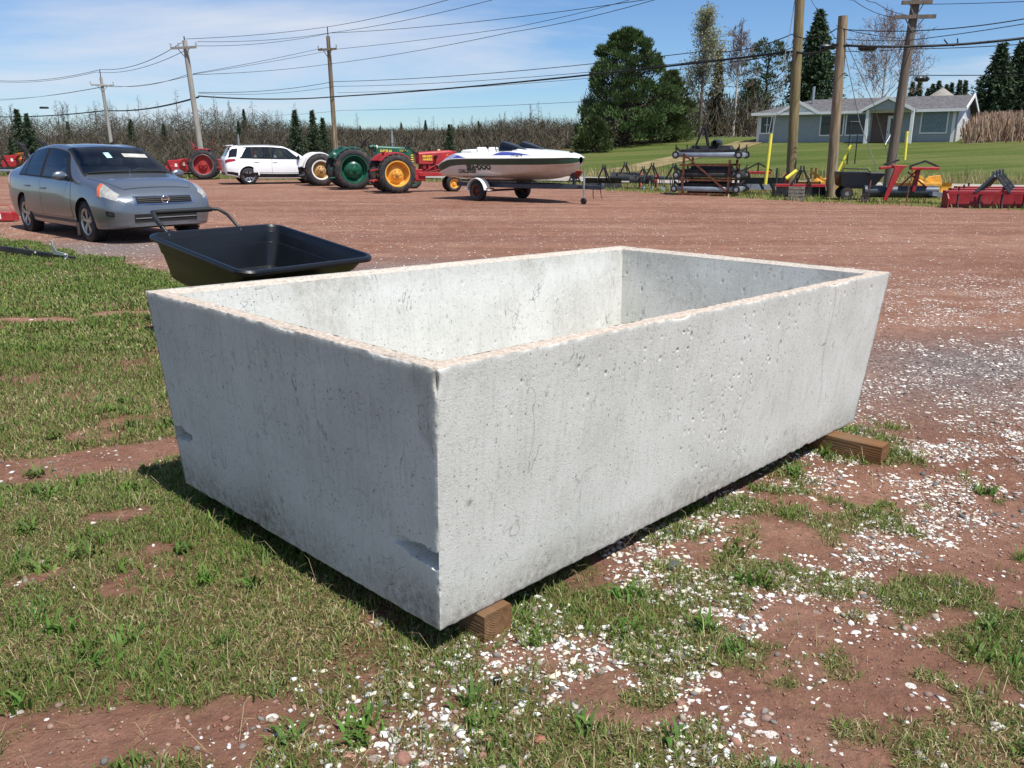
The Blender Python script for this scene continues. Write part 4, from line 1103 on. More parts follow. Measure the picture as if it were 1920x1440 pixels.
class Shell:
    """a mirrored lofted surface: rows of (x, half-section points)"""
    def __init__(s, xs, secs, tension=0.5):
        s.xs = np.array(xs, float); s.secs = np.array(secs, float); s.K = s.secs.shape[1]; s.tn = tension
    def P(s, x, v, side=1):
        """x: station, v: 0 (keel) .. K-1 (crown); arrays broadcast"""
        x, v = np.broadcast_arrays(np.asarray(x, float), np.asarray(v, float)); sh = x.shape
        x, v = x.ravel(), v.ravel()
        S = pchip(s.xs, s.secs.reshape(len(s.xs), -1), np.clip(x, s.xs[0], s.xs[-1])).reshape(-1, s.K, 2)
        i = np.clip(np.floor(v).astype(int), 0, s.K - 2); f = (v - i)[:, None]
        r = np.arange(len(x))
        p1, p2 = S[r, i], S[r, i + 1]
        first = (i == 0)[:, None]; last = (i == s.K - 2)[:, None]
        p0 = np.where(first, np.stack([-S[r, 1][:, 0], S[r, 1][:, 1]], 1), S[r, np.maximum(i - 1, 0)])
        p3 = np.where(last, np.stack([-S[r, s.K - 2][:, 0], S[r, s.K - 2][:, 1]], 1), S[r, np.minimum(i + 2, s.K - 1)])
        m1, m2 = s.tn * (p2 - p0), s.tn * (p3 - p1)
        q = (2 * f**3 - 3 * f**2 + 1) * p1 + (f**3 - 2 * f**2 + f) * m1 + (-2 * f**3 + 3 * f**2) * p2 + (f**3 - f**2) * m2
        out_ = np.stack([x, q[:, 0] * side, q[:, 1]], 1)
        return out_.reshape(sh + (3,))
    def Nrm(s, x, v, side=1):
        e = 1e-3
        vx = s.P(np.asarray(x) + e, v, side) - s.P(np.asarray(x) - e, v, side)
        vv = s.P(x, np.clip(np.asarray(v) + e, 0, s.K - 1), side) - s.P(x, np.clip(np.asarray(v) - e, 0, s.K - 1), side)
        n_ = np.cross(vx, vv) * side
        n_ = n_ / (np.linalg.norm(n_, axis=-1, keepdims=True) + 1e-12)
        return n_
    def off(s, x, v, side, d):
        return s.P(x, v, side) + s.Nrm(x, v, side) * d * (1 if s._out() else -1)
    def _out(s):
        if not hasattr(s, '_o'):
            xm = 0.5 * (s.xs[0] + s.xs[-1]); n_ = s.Nrm(xm, 0.5 * (s.K - 1), 1); s._o = n_[1] > 0
        return s._o
    def body(s, nx, nv, xtra=(), vtra=()):
        xs = np.linspace(s.xs[0], s.xs[-1], nx)
        xs = np.unique(np.round(np.concatenate([xs, s.xs, xtra]), 4)); vs_ = np.unique(np.round(np.concatenate([np.linspace(0, s.K - 1, nv), vtra]), 4))
        Rr = s.P(xs[:, None], vs_[None, :], 1); Ll = s.P(xs[:, None], vs_[None, :], -1)
        ring = np.concatenate([Rr, Ll[:, -2:0:-1]], 1); n_ = ring.shape[1]
        mb = MB(); V = ring.reshape(-1, 3).tolist(); Fq = []
        for i in range(len(xs) - 1):
            for j in range(n_): Fq.append((i * n_ + j, (i + 1) * n_ + j, (i + 1) * n_ + (j + 1) % n_, i * n_ + (j + 1) % n_))
        Fq.append(tuple(range(n_))); Fq.append(tuple(range((len(xs) - 1) * n_, len(xs) * n_)))
        mb.add(V, Fq); return mb
    def patch(s, mb, x0, x1, v0, v1, side, d, nx=14, nv=8, m=0):
        """panel lying d proud of the surface; limits may be functions of the other direction"""
        f = np.linspace(0, 1, nx)[:, None]; g_ = np.linspace(0, 1, nv)[None, :]
        fx0 = x0(g_) if callable(x0) else x0; fx1 = x1(g_) if callable(x1) else x1
        X_ = fx0 + (fx1 - fx0) * f + 0 * g_
        fv0 = v0(f) if callable(v0) else v0; fv1 = v1(f) if callable(v1) else v1
        V_ = fv0 + (fv1 - fv0) * g_ + 0 * f
        Pt = s.off(X_, V_, side, d); Pb = s.off(X_, V_, side, d - 0.012)
        mb.grid(Pt, m)
        # turned-down rim so that the panel has thickness
        for a_, b2 in ((Pt[0], Pb[0]), (Pt[-1], Pb[-1]), (Pt[:, 0], Pb[:, 0]), (Pt[:, -1], Pb[:, -1])):
            mb.grid(np.stack([a_, b2], 0), m)
        return mb
    def across(s, mb, x0, x1, v0, d, nx=14, nv=17, m=0):
        """panel spanning from side to side over the crown"""
        f = np.linspace(0, 1, nx)[:, None]; g_ = np.linspace(-1, 1, nv)[None, :]
        fx0 = x0(g_) if callable(x0) else x0; fx1 = x1(g_) if callable(x1) else x1
        X_ = fx0 + (fx1 - fx0) * f + 0 * g_
        V_ = v0 + (s.K - 1 - v0) * (1 - np.abs(g_)) + 0 * f
        sd = np.where(g_ < 0, -1, 1) + 0 * f
        A_ = s.off(X_, V_, 1, d); B_ = s.off(X_, V_, -1, d)
        Pt = np.where((sd > 0)[..., None], A_, B_)
        A_ = s.off(X_, V_, 1, d - 0.012); B_ = s.off(X_, V_, -1, d - 0.012); Pb = np.where((sd > 0)[..., None], A_, B_)
        mb.grid(Pt, m)
        for a_, b2 in ((Pt[0], Pb[0]), (Pt[-1], Pb[-1]), (Pt[:, 0], Pb[:, 0]), (Pt[:, -1], Pb[:, -1])): mb.grid(np.stack([a_, b2], 0), m)
        return mb

def car_paint(name, c, flake=0.5, rough=0.32):
    m = bpy.data.materials.new(name); m.use_nodes = True; t = m.node_tree; b = t.nodes['Principled BSDF']
    co = N(t, 'ShaderNodeTexCoord').outputs['Object']
    n_ = tex(t, 'ShaderNodeTexNoise', 2.0, co, Detail=5.0)
    # road dust gathers on the sills
    sp_ = N(t, 'ShaderNodeSeparateXYZ'); t.links.new(co, sp_.inputs[0])
    mr = N(t, 'ShaderNodeMapRange'); mr.inputs[1].default_value = 0.55; mr.inputs[2].default_value = 0.15; mr.inputs[3].default_value = 0; mr.inputs[4].default_value = 0.5; t.links.new(sp_.outputs[2], mr.inputs[0])
    base_ = mixc(t, mul(t, mr.outputs[0], n_.outputs[0]), lin(c), '#8a6f5e')
    t.links.new(base_, b.inputs['Base Color'])
    b.inputs['Metallic'].default_value = flake; b.inputs['Roughness'].default_value = rough; b.inputs['Coat Weight'].default_value = 0.8; b.inputs['Coat Roughness'].default_value = 0.05
    return m
def glass_dark(name, c='#10161c', rough=0.04):
    m = bpy.data.materials.new(name); m.use_nodes = True; b = m.node_tree.nodes['Principled BSDF']
    b.inputs['Base Color'].default_value = lin(c); b.inputs['Roughness'].default_value = rough; b.inputs['Specular IOR Level'].default_value = 0.6; b.inputs['IOR'].default_value = 1.5
    return m
M['car_grey'] = car_paint('car_grey', '#727a83', 0.66, 0.34)
M['car_white'] = car_paint('car_white', '#e4e6e8', 0.0, 0.3)
def glass_clear(name, c, refl=0.10):
    m = bpy.data.materials.new(name); m.use_nodes = True; t = m.node_tree; t.nodes.remove(t.nodes['Principled BSDF'])
    tr_ = N(t, 'ShaderNodeBsdfTransparent'); tr_.inputs[0].default_value = lin(c)
    gl = N(t, 'ShaderNodeBsdfGlossy'); gl.inputs['Roughness'].default_value = 0.03
    fr = N(t, 'ShaderNodeFresnel'); fr.inputs[0].default_value = 1.5
    mx = N(t, 'ShaderNodeMixShader'); t.links.new(mul(t, fr.outputs[0], refl, 'ADD'), mx.inputs[0]); t.links.new(tr_.outputs[0], mx.inputs[1]); t.links.new(gl.outputs[0], mx.inputs[2])
    t.links.new(mx.outputs[0], t.nodes['Material Output'].inputs[0]); return m
M['glass'] = glass_dark('tinted_glass'); M['car_glass'] = glass_clear('car_side_glass', '#d0d8d6', 0.04); M['screen_glass'] = glass_clear('car_screen_glass', '#c8d8da', 0.04)
M['dash'] = mat('dash_plastic', '#202327', 0.7, var=0.1)
M['lamp_clear'] = mat('lamp_clear', '#b9b7ae', 0.12, metal=0.35, var=0.2, scale=18, coat=0.8)
M['lamp_amber'] = mat('lamp_amber', '#c8642c', 0.2, var=0.1, coat=0.6)
M['lamp_red'] = mat('lamp_red', '#8d1218', 0.15, var=0.2, coat=0.8)
M['alloy'] = mat('alloy', '#b9babb', 0.3, metal=0.85, var=0.08, dirt=0.08)
M['sticker'] = mat('sticker', '#a7ced6', 0.5, var=0.2, scale=30)
M['seat_grey'] = mat('seat_grey', '#a8a79c', 0.8, var=0.1)

def car_wheel(parent, c, r, w, side, spokes, rim_r, twin=False):
    """one wheel: tyre with tread blocks, alloy rim with real spokes, hub"""
    mb = MB()
    prof = [(rim_r, -w / 2 + 0.012), (rim_r + 0.012, -w / 2), (r - 0.035, -w / 2 + 0.002), (r - 0.008, -w / 2 + 0.022), (r, -w / 2 + 0.05), (r, w / 2 - 0.05), (r - 0.008, w / 2 - 0.022), (r - 0.035, w / 2 - 0.002), (rim_r + 0.012, w / 2), (rim_r, w / 2 - 0.012)]
    mb.lathe(prof, c=c, axis='Y', seg=44)
    for k in range(44):
        a = 2 * math.pi * k / 44
        for yy in (-0.06, 0.06):
            Rm = Matrix.Rotation(-a, 3, 'Y')
            p_ = Vector((math.cos(a) * (r - 0.001), yy * w / 0.2, math.sin(a) * (r - 0.001)))
            mb.box(Vector(c) + p_, (0.012, w * 0.36, 0.026), Rm)
    wh = mb.build('wheel', 'rubber', parent, smooth=40)
    mb = MB(); o_ = side
    yf = c[1] + o_ * (w / 2 - 0.03)
    mb.lathe([(rim_r, -w / 2 + 0.02), (rim_r - 0.018, -w / 2 + 0.05), (rim_r - 0.022, 0), (rim_r - 0.018, w / 2 - 0.02), (rim_r + 0.004, w / 2 - 0.006), (rim_r + 0.002, w / 2 - 0.002), (rim_r - 0.006, w / 2 - 0.01)] if o_ > 0 else [(rim_r, w / 2 - 0.02), (rim_r - 0.018, w / 2 - 0.05), (rim_r - 0.022, 0), (rim_r - 0.018, -w / 2 + 0.02), (rim_r + 0.004, -w / 2 + 0.006), (rim_r + 0.002, -w / 2 + 0.002), (rim_r - 0.006, -w / 2 + 0.01)], c=c, axis='Y', seg=36)
    for k in range(spokes):
        for da in ((-0.16, 0.16) if twin else (0.0,)):
            a = 2 * math.pi * k / spokes + da + 0.3
            a0 = 2 * math.pi * k / spokes + da * 0.5 + 0.3
            p0 = Vector((c[0] + 0.04 * math.cos(a0), yf - o_ * 0.004, c[2] + 0.04 * math.sin(a0))); p1 = Vector((c[0] + (rim_r - 0.01) * math.cos(a), yf + o_ * 0.006, c[2] + (rim_r - 0.01) * math.sin(a)))
            mb.bar(p0, p1, 0.034 if twin else 0.062, 0.026, up=(0, 1, 0))
    mb.lathe([(0, o_ * 0.012), (0.045, o_ * 0.010), (0.06, -o_ * 0.012), (0, -o_ * 0.012)], c=(c[0], yf, c[2]), axis='Y', seg=20)
    rim = mb.build('rim', 'alloy', wh, smooth=40, bevel=0.0)
    mb = MB(); mb.lathe([(0, -o_ * 0.055), (rim_r - 0.02, -o_ * 0.055), (rim_r - 0.02, -o_ * 0.07), (0, -o_ * 0.07)], c=(c[0], yf, c[2]), axis='Y', seg=28); mb.build('brake_disc', 'dark_steel', wh)
    return wh
def cut_wells(body, axles, r, halfw, depth):
    """carve the wheel wells, then paint their inside black"""
    for ax in axles:
        for sd in (-1, 1):
            mb = MB(); y0, y1 = (halfw - depth) * sd, (halfw + 0.3) * sd
            mb.lathe([(0, y0), (r, y0), (r, y1), (0, y1)], c=(ax, 0, r * 0.955), axis='Y', seg=48)
            cut = mb.build('cutter', 'black', body.parent, smooth=0)
            md = body.modifiers.new('b', 'BOOLEAN'); md.operation = 'DIFFERENCE'; md.solver = 'EXACT'; md.object = cut
            dg = bpy.context.evaluated_depsgraph_get()
            me = bpy.data.meshes.new_from_object(body.evaluated_get(dg))
            body.modifiers.clear(); old = body.data; body.data = me; bpy.data.meshes.remove(old); bpy.data.objects.remove(cut)
    me = body.data
    while len(me.materials) < 2: me.materials.append(M['black'])
    me.materials[1] = M['black']
    for p_ in me.polygons:
        c_ = p_.center; p_.material_index = 0
        for ax in axles:
            if math.hypot(c_.x - ax, c_.z - r * 0.955) < r + 0.002 and abs(c_.y) > halfw - depth - 0.02: p_.material_index = 1
    me.polygons.foreach_set('use_smooth', [True] * len(me.polygons)); me.set_sharp_from_angle(angle=R(38))

def open_windows(body, S_, side, top, mt_in):
    """take the panels behind the glass out of the body; side: (x0, x1(g) or x1), top: (x0, x1, v0)"""
    bm = bmesh.new(); bm.from_mesh(body.data); dele = []
    v4 = np.linspace(4, 5, 41); v5 = np.linspace(5, S_.K - 1, 41)
    for f in bm.faces:
        c = f.calc_center_median()
        if c.z < 0.8: continue
        q = S_.P(np.full(41, c.x), v4, 1)
        if abs(c.y) > 0.93 * q[-1, 1] and q[0, 2] < c.z < q[-1, 2]:
            v = float(np.interp(c.z, q[:, 2], v4)) - 4
            g_ = (v - 0.14) / 0.74
            for x0, x1 in side:
                b_ = x1(np.array(g_)) if callable(x1) else x1; a_ = x0(np.array(g_)) if callable(x0) else x0
                if 0.14 < v < 0.88 and a_ < c.x < b_: dele.append(f); break
        else:
            q5 = S_.P(np.full(41, c.x), v5, 1)
            if c.z > q5[0, 2] - 0.05:
                v = float(np.interp(-abs(c.y), -q5[:, 1], v5))
                for x0, x1, v0 in top:
                    if x0 < c.x < x1 and v > v0: dele.append(f); break
    bmesh.ops.delete(bm, geom=list(set(dele)), context='FACES'); bm.to_mesh(body.data); bm.free()
def cabin(root, dz, seat_m, xs0):
    """seats, dash and wheel seen through the glass"""
    for (x, y, w) in ((xs0, -0.36, 0.48), (xs0, 0.36, 0.48), (xs0 - 0.85, -0.32, 0.6), (xs0 - 0.85, 0.32, 0.6)):
        mb = MB(); mb.box((x + 0.18, y, 0.50 + dz), (0.50, w, 0.16)); mb.box((x - 0.14, y, 0.82 + dz), (0.14, w * 0.92, 0.56), Matrix.Rotation(-0.28, 3, 'Y')); st_ = mb.build('seat', seat_m, root, bevel=0.04, smooth=50)
        mb = MB(); mb.box((x - 0.25, y, 1.19 + dz), (0.10, 0.25, 0.17), Matrix.Rotation(-0.15, 3, 'Y')); mb.build('headrest', seat_m, st_, bevel=0.04, smooth=50)
    mb = MB(); mb.box((xs0 + 1.0, 0, 0.78 + dz), (0.42, 1.36, 0.26), top=(0.7, 0.98)); mb.build('dashboard', 'dash', root, bevel=0.03, smooth=50)
    hub = Vector((xs0 + 0.66, 0.36, 0.92 + dz)); d = Vector((-0.9, 0, 0.42)).normalized(); e1 = Vector((0, 1, 0)); e2 = d.cross(e1)
    mb = MB(); mb.tube([hub + (e1 * math.cos(a) + e2 * math.sin(a)) * 0.18 for a in np.linspace(0, 2 * math.pi, 21)], 0.015, 8); mb.bar(hub - e1 * 0.17, hub + e1 * 0.17, 0.04, 0.02); mb.bar(hub, hub - d * 0.25, 0.05); mb.build('steering_wheel', 'dash', root)
    mb = MB(); mb.box((xs0 - 0.2, 0, 0.36 + dz), (2.6, 1.5, 0.04)); mb.build('cabin_floor', 'dash', root)
def sections(rows):
    """(x, zb, wsill, wmid, zmid, wbelt, zbelt, wtop, ztop, zc)"""
    xs, secs = [], []
    for (x, zb, ws, wm, zm, wb, zb2, wt, zt, zc_) in rows:
        xs.append(x)
        secs.append([(0, zb), (ws * 0.88, zb), (ws, zb + 0.09), (wm, zm), (wb, zb2), (wt, zt), (wt * 0.62, zt + (zc_ - zt) * 0.72), (0, zc_)])
    return Shell(xs, secs, 0.40)

# ------------------------------------------------------------------ grey sedan
SED = sections([
    (-2.30, .44, .56, .62, .62, .58, .84, .50, .93, .96), (-2.25, .30, .74, .79, .62, .75, .92, .64, 1.05, 1.08), (-2.10, .26, .81, .85, .62, .81, .96, .66, 1.09, 1.12),
    (-1.82, .22, .84, .875, .62, .835, .965, .665, 1.13, 1.16), (-1.15, .20, .855, .89, .60, .845, .95, .60, 1.40, 1.445), (-.40, .19, .86, .895, .58, .855, .93, .60, 1.455, 1.51),
    (.30, .19, .86, .895, .58, .855, .915, .605, 1.40, 1.455), (.75, .19, .86, .895, .58, .85, .905, .675, 1.20, 1.25), (1.17, .19, .86, .895, .58, .845, .905, .73, .995, 1.035), (1.25, .19, .86, .895, .58, .84, .90, .73, .975, 1.015),
    (1.70, .20, .86, .89, .57, .825, .845, .66, .915, .955), (2.00, .22, .82, .855, .56, .785, .765, .56, .835, .87), (2.14, .24, .75, .79, .53, .70, .70, .46, .765, .785), (2.235, .26, .62, .66, .50, .58, .64, .40, .68, .69), (2.28, .30, .46, .50, .47, .44, .57, .30, .595, .60)])
f_c, r_c = G(180, 453), G(66, 433)
hd = (f_c - r_c); hd.z = 0; hd.normalize()
rz = math.atan2(hd.y, hd.x)
SC = 1.03
right = Vector((hd.y, -hd.x, 0))
orig = f_c - hd * 1.3425 * SC - right * (0.76 * SC)
sedan = thing('sedan_car', (orig.x, orig.y, 0.0), rz, 'grey metallic four-door sedan parked at the edge of the grass', 'car', scale=SC)
body = SED.body(110, 71, (-1.14, -0.46, -0.36, -1.20, 0.31, 1.115, -1.80, -1.17), (4.14, 4.88, 5.16)).build('body', 'car_grey', sedan, smooth=0)
cut_wells(body, (1.3425, -1.3425), 0.355, 0.90, 0.30)
body.data.materials[0] = M['car_grey']
SWIN = ((-0.36, lambda g_: 0.80 - 0.44 * g_), (-1.14, -0.46), (lambda g_: -1.42 + 0.12 * g_, -1.20))
open_windows(body, SED, SWIN, ((0.32, 1.06, 5.2), (-1.77, -1.20, 5.2)), 'dash')
cabin(sedan, 0.02, 'seat_grey', 0.0)
for (x0, x1, v0_) in ((lambda g_: 1.175 - 0.06 * g_**2, lambda g_: 1.09 - 0.06 * g_**2, 5.02), (lambda g_: 0.335 + 0.03 * g_**2, lambda g_: 0.26 + 0.03 * g_**2, 5.02)):
    mb = MB(); SED.across(mb, x0, x1, v0_, 0.004, 4); mb.build('windscreen_surround', 'black', sedan, smooth=50)
for sd in (-1, 1):
    mb = MB(); SED.patch(mb, 0.27, 1.16, 4.99, 5.20, sd, 0.004, 14, 3); mb.build('pillar_trim', 'black', sedan, smooth=50)
mb = MB(); SED.across(mb, lambda g_: 1.13 - 0.06 * g_**2, lambda g_: 0.30 + 0.03 * g_**2, 5.10, 0.007); wsg = mb.build('windscreen', 'screen_glass', sedan, smooth=60)
mb = MB(); SED.across(mb, -1.80, -1.17, 5.1, 0.006); mb.build('rear_window', 'car_glass', sedan, smooth=60)
for sd in (-1, 1):
    for (a0, a1, b0, b1) in ((-1.48, 0.96, 4.08, 4.19), (-1.36, 0.42, 4.83, 4.94), (-0.49, -0.33, 4.1, 4.92), (-1.24, -1.11, 4.1, 4.92), (lambda g_: -1.50 + 0.13 * g_, lambda g_: -1.39 + 0.12 * g_, 4.1, 4.92), (lambda g_: 0.72 - 0.42 * g_, lambda g_: 1.0 - 0.53 * g_, 4.1, 4.93)):
        mb = MB(); SED.patch(mb, a0, a1, b0, b1, sd, 0.004, 24, 6); mb.build('window_trim', 'black', sedan, smooth=50)
    for (x0, x1) in ((-0.36, lambda g_: 0.84 - 0.46 * g_), (-1.14, -0.46), (lambda g_: -1.44 + 0.12 * g_, -1.20)):
        mb = MB(); SED.patch(mb, x0, x1, 4.13, 4.89, sd, 0.006, 18, 8); mb.build('window', 'car_glass', sedan, smooth=60)
    for (x0, x1, hx_) in ((-0.405, 0.88, -0.28), (-1.20, -0.415, -1.02)):
        mb = MB(); SED.patch(mb, x0 - 0.008, x1 + 0.008, 2.3, 4.06, sd, 0.0012, 26, 14); mb.build('door_gap', 'black', sedan, smooth=60)
        mb = MB(); SED.patch(mb, x0, x1, 2.32, 4.05, sd, 0.004, 26, 14); dr_ = mb.build('door', 'car_grey', sedan, smooth=60)
        pp = SED.off(np.array(hx_), np.array(3.62), sd, 0.02)
        mb = MB(); mb.tube([Vector(pp) + Vector((-.09, -0.012 * sd, 0)), Vector(pp) + Vector((-.06, 0.012 * sd, 0.004)), Vector(pp) + Vector((.06, 0.012 * sd, 0.004)), Vector(pp) + Vector((.09, -0.012 * sd, 0))], 0.013, 8); mb.build('handle', 'car_grey', dr_, smooth=60)
    # mirror
    mb = MB(); b0 = Vector(SED.off(np.array(0.78), np.array(4.2), sd, 0.0)); c_ = b0 + Vector((0.02, 0.14 * sd, 0.05))
    mb.ball((0, 0, 0), (0.055, 0.12, 0.075), 16); V_ = [Vector(v) for v in mb.v]
    mb.v = [tuple(Vector((max(v.x, -0.03), v.y, v.z * (1.0 if v.y * sd > -0.05 else 0.8))) + c_) for v in V_]
    mir = mb.build('mirror', 'car_grey', sedan, smooth=50)
    mb = MB(); mb.bar(b0, c_ - Vector((0, 0.08 * sd, 0.04)), 0.05, 0.04); mb.build('mirror_arm', 'black', mir)
    # lamps: wrap-round head lamp with amber edge
    mb = MB(); SED.patch(mb, lambda g_: 1.72 + 0.16 * (1 - g_), lambda g_: 2.185 - 0.06 * g_, lambda f: 3.62 + 0.14 * f, lambda f: 4.75 - 0.35 * f, sd, 0.006, 14, 10); hl = mb.build('headlight', 'lamp_clear', sedan, smooth=60)
    mb = MB(); SED.patch(mb, lambda g_: 1.70 + 0.16 * (1 - g_), lambda g_: 1.76 + 0.18 * (1 - g_), 3.60, 4.72, sd, 0.009, 5, 8); mb.build('indicator', 'lamp_amber', hl, smooth=60)
    mb = MB(); SED.patch(mb, -2.24, -1.98, 3.4, 4.5, sd, 0.005, 8, 8); mb.build('tail_lamp', 'lamp_red', sedan, smooth=60)
    mb = MB(); SED.patch(mb, 2.06, 2.17, 2.52, 2.82, sd, 0.005, 8, 6); fg = mb.build('fog_recess', 'black', sedan, smooth=60)
    mb = MB(); SED.patch(mb, 2.095, 2.155, 2.6, 2.7, sd, 0.010, 6, 4); mb.build('fog_trim', 'dark_steel', fg, smooth=60)
    for ax in (1.3425, -1.3425):
        car_wheel(sedan, (ax, 0.765 * sd, 0.316), 0.316, 0.205, sd, 5, 0.205, twin=True)
    mb = MB(); mb.box((1.02, 0.80 * sd, 0.19), (0.015, 0.20, 0.20)); mb.build('mud_flap', 'rubber', sedan)
    mb = MB(); SED.patch(mb, -0.98, 0.98, 2.0, 2.22, sd, 0.006, 20, 4); mb.build('sill_strip', 'dark_steel', sedan, smooth=60)
# nose: everything on the front is set on planes facing forward
def nose(v0, v1, y0, y1, d, name, mt, parent, nx=20, nz=6):
    """panel on the rounded nose between heights v0..v1 and half-widths y0..y1"""
    mb = MB(); ys = np.linspace(y0, y1, nx); zs = np.linspace(v0, v1, nz); Pt = np.zeros((nx, nz, 3))
    for i, yy in enumerate(ys):
        for j, zz in enumerate(zs):
            # largest x on the shell where the section still reaches (yy, zz)
            lo, hi = 1.6, 2.28
            for _ in range(22):
                mid = 0.5 * (lo + hi)
                q = SED.P(np.full(40, mid), np.linspace(1.2, SED.K - 1, 40), 1)
                wz = np.interp(zz, q[:, 2], q[:, 1]) if zz <= q[:, 2].max() else -1
                if wz >= abs(yy) and zz <= q[:, 2].max(): lo = mid
                else: hi = mid
            Pt[i, j] = (lo + d, yy, zz)
    mb.grid(Pt)
    Pb = Pt.copy(); Pb[..., 0] -= d + 0.02
    for a_, b2 in ((Pt[0], Pb[0]), (Pt[-1], Pb[-1]), (Pt[:, 0], Pb[:, 0]), (Pt[:, -1], Pb[:, -1])): mb.grid(np.stack([a_, b2], 0))
    o = mb.build(name, mt, parent, smooth=50); o['_x'] = float(Pt[nx // 2, nz // 2, 0]); return o
gs = nose(0.60, 0.725, -0.47, 0.47, 0.010, 'grille_surround', 'chrome', sedan)
gg = nose(0.615, 0.712, -0.44, 0.44, 0.016, 'grille', 'black', sedan)
for zz in (0.637, 0.663, 0.69):
    nose(zz - 0.005, zz + 0.005, -0.42, 0.42, 0.028, 'grille_bar', 'black_steel', gg, 16, 2)
lo_ = nose(0.335, 0.455, -0.50, 0.50, 0.008, 'lower_intake', 'black', sedan)
nose(0.39, 0.40, -0.49, 0.49, 0.018, 'intake_bar', 'galv', lo_, 16, 2)
nose(0.27, 0.295, -0.60, 0.60, 0.02, 'chin_lip', 'car_grey', sedan, 20, 3)
xe = gg['_x'] + 0.03
mb = MB(); mb.tube([(xe - 0.004, 0.058 * math.cos(k * math.pi / 12), 0.665 + 0.05 * math.sin(k * math.pi / 12)) for k in range(25)], 0.008, 8); mb.box((xe, 0, 0.665), (0.012, 0.14, 0.022)); mb.build('emblem', 'chrome', sedan, smooth=50)
# bonnet shut line, wipers, interior hints behind glass
mb = MB(); SED.across(mb, 1.225, 2.06, 5.02, 0.0012, 20, 21); mb.build('bonnet_gap', 'black', sedan, smooth=60)
mb = MB(); SED.across(mb, 1.232, 2.05, 5.05, 0.004, 20, 21); mb.build('bonnet', 'car_grey', sedan, smooth=60)
for (y0, y1) in ((-0.60, -0.02), (0.02, 0.55)):
    p0 = Vector(SED.off(np.array(1.17), np.array(5.3), 1 if y0 > 0 else -1, 0.02)); p0.y = y0 if y0 < 0 else y0
    mb = MB(); n_ = 8
    pts_ = []
    for k in range(n_):
        yy = y0 + (y1 - y0) * k / (n_ - 1); vv = SED.K - 1 - (SED.K - 1 - 5) * abs(yy) / 0.72
        q = Vector(SED.off(np.array(1.13 - 0.03 * abs(yy)), np.array(vv), 1 if yy >= 0 else -1, 0.02)); pts_.append(q)
    mb.tube(pts_, 0.011, 6); mb.build('wiper', 'black', sedan)
for (yy, w_, h_, mt) in ((-0.10, 0.09, 0.17, 'sticker'), (0.25, 0.40, 0.12, 'seat_grey'), (0.24, 0.15, 0.075, 'white_paint')):
    vv = 7 - 2 * abs(yy) / 0.66; xm = 0.63
    p0 = Vector(SED.off(np.array(xm), np.array(vv), 1 if yy > 0 else -1, 0.008)); n_ = Vector(SED.Nrm(np.array(xm), np.array(vv), 1 if yy > 0 else -1)); n_ = n_ if n_.z > 0 else -n_
    e1 = Vector((0, 1, 0)); e1 = (e1 - n_ * e1.dot(n_)).normalized(); e2 = n_.cross(e1)
    mb = MB(); mb.prism([(-w_ / 2, -h_ / 2), (w_ / 2, -h_ / 2), (w_ / 2, h_ / 2), (-w_ / 2, h_ / 2)], p0 + n_ * (0.002 if mt != 'white_paint' else 0.008), e1, e2, n_, 0.002)
    if mt != 'seat_grey': mb.build('sticker', mt, wsg)
    else: mb.build('sun_visor', mt, wsg)

# ------------------------------------------------------------------ white SUV
SUVS = sections([
    (-2.34, .52, .60, .66, .72, .64, .94, .55, 1.02, 1.05), (-2.31, .42, .76, .81, .72, .77, 1.00, .66, 1.09, 1.12), (-2.24, .38, .84, .89, .72, .84, 1.06, .66, 1.20, 1.23),
    (-2.05, .36, .88, .915, .72, .865, 1.08, .625, 1.48, 1.54), (-1.95, .33, .89, .92, .72, .87, 1.08, .62, 1.56, 1.62), (-1.60, .26, .895, .925, .70, .875, 1.07, .63, 1.60, 1.66), (-.60, .23, .895, .925, .68, .875, 1.045, .64, 1.615, 1.675),
    (.20, .22, .895, .925, .66, .875, 1.03, .64, 1.56, 1.62), (.70, .22, .895, .925, .66, .87, 1.03, .68, 1.36, 1.42), (1.20, .22, .895, .925, .66, .86, 1.03, .75, 1.10, 1.16), (1.30, .22, .895, .92, .66, .86, 1.02, .75, 1.08, 1.14),
    (1.80, .24, .89, .91, .65, .84, .98, .68, 1.02, 1.07), (2.10, .26, .83, .86, .62, .77, .88, .58, .93, .97), (2.25, .30, .70, .74, .60, .64, .78, .45, .80, .83), (2.32, .35, .5, .54, .55, .48, .68, .35, .70, .71)])
rear = G(468, 346); hd = Vector((0.90, 0.42, 0)).normalized(); rz = math.atan2(hd.y, hd.x); right = Vector((hd.y, -hd.x, 0))
orig = rear + hd * 1.3625 - right * 0.80
suv = thing('suv_car', (orig.x, orig.y, 0), rz, 'white sport utility vehicle with black lower cladding parked in front of the tractors', 'car')
body = SUVS.body(100, 65, (-1.12, -0.40, -0.32, -1.18, 0.24, 1.10), (4.14, 4.88, 5.16)).build('body', 'car_white', suv, smooth=0)
cut_wells(body, (1.3625, -1.3625), 0.405, 0.93, 0.32)
body.data.materials[0] = M['car_white']
open_windows(body, SUVS, ((-0.32, lambda g_: 0.82 - 0.52 * g_), (-1.12, -0.40)), ((0.28, 1.06, 5.2),), 'dash')
cabin(suv, 0.14, 'seat_grey', 0.05)
mb = MB(); SUVS.across(mb, lambda g_: 1.14 - 0.06 * g_**2, 0.24, 5.1, 0.005); mb.build('windscreen', 'screen_glass', suv, smooth=60)
mb = MB(); SUVS.across(mb, -2.255, -2.04, 5.05, 0.005); mb.build('rear_window', 'glass', suv, smooth=60)
mb = MB(); mb.box((-2.03, 0, 1.645), (0.30, 1.18, 0.03), Matrix.Rotation(-0.10, 3, 'Y')); mb.build('spoiler', 'car_white', suv, bevel=0.01)
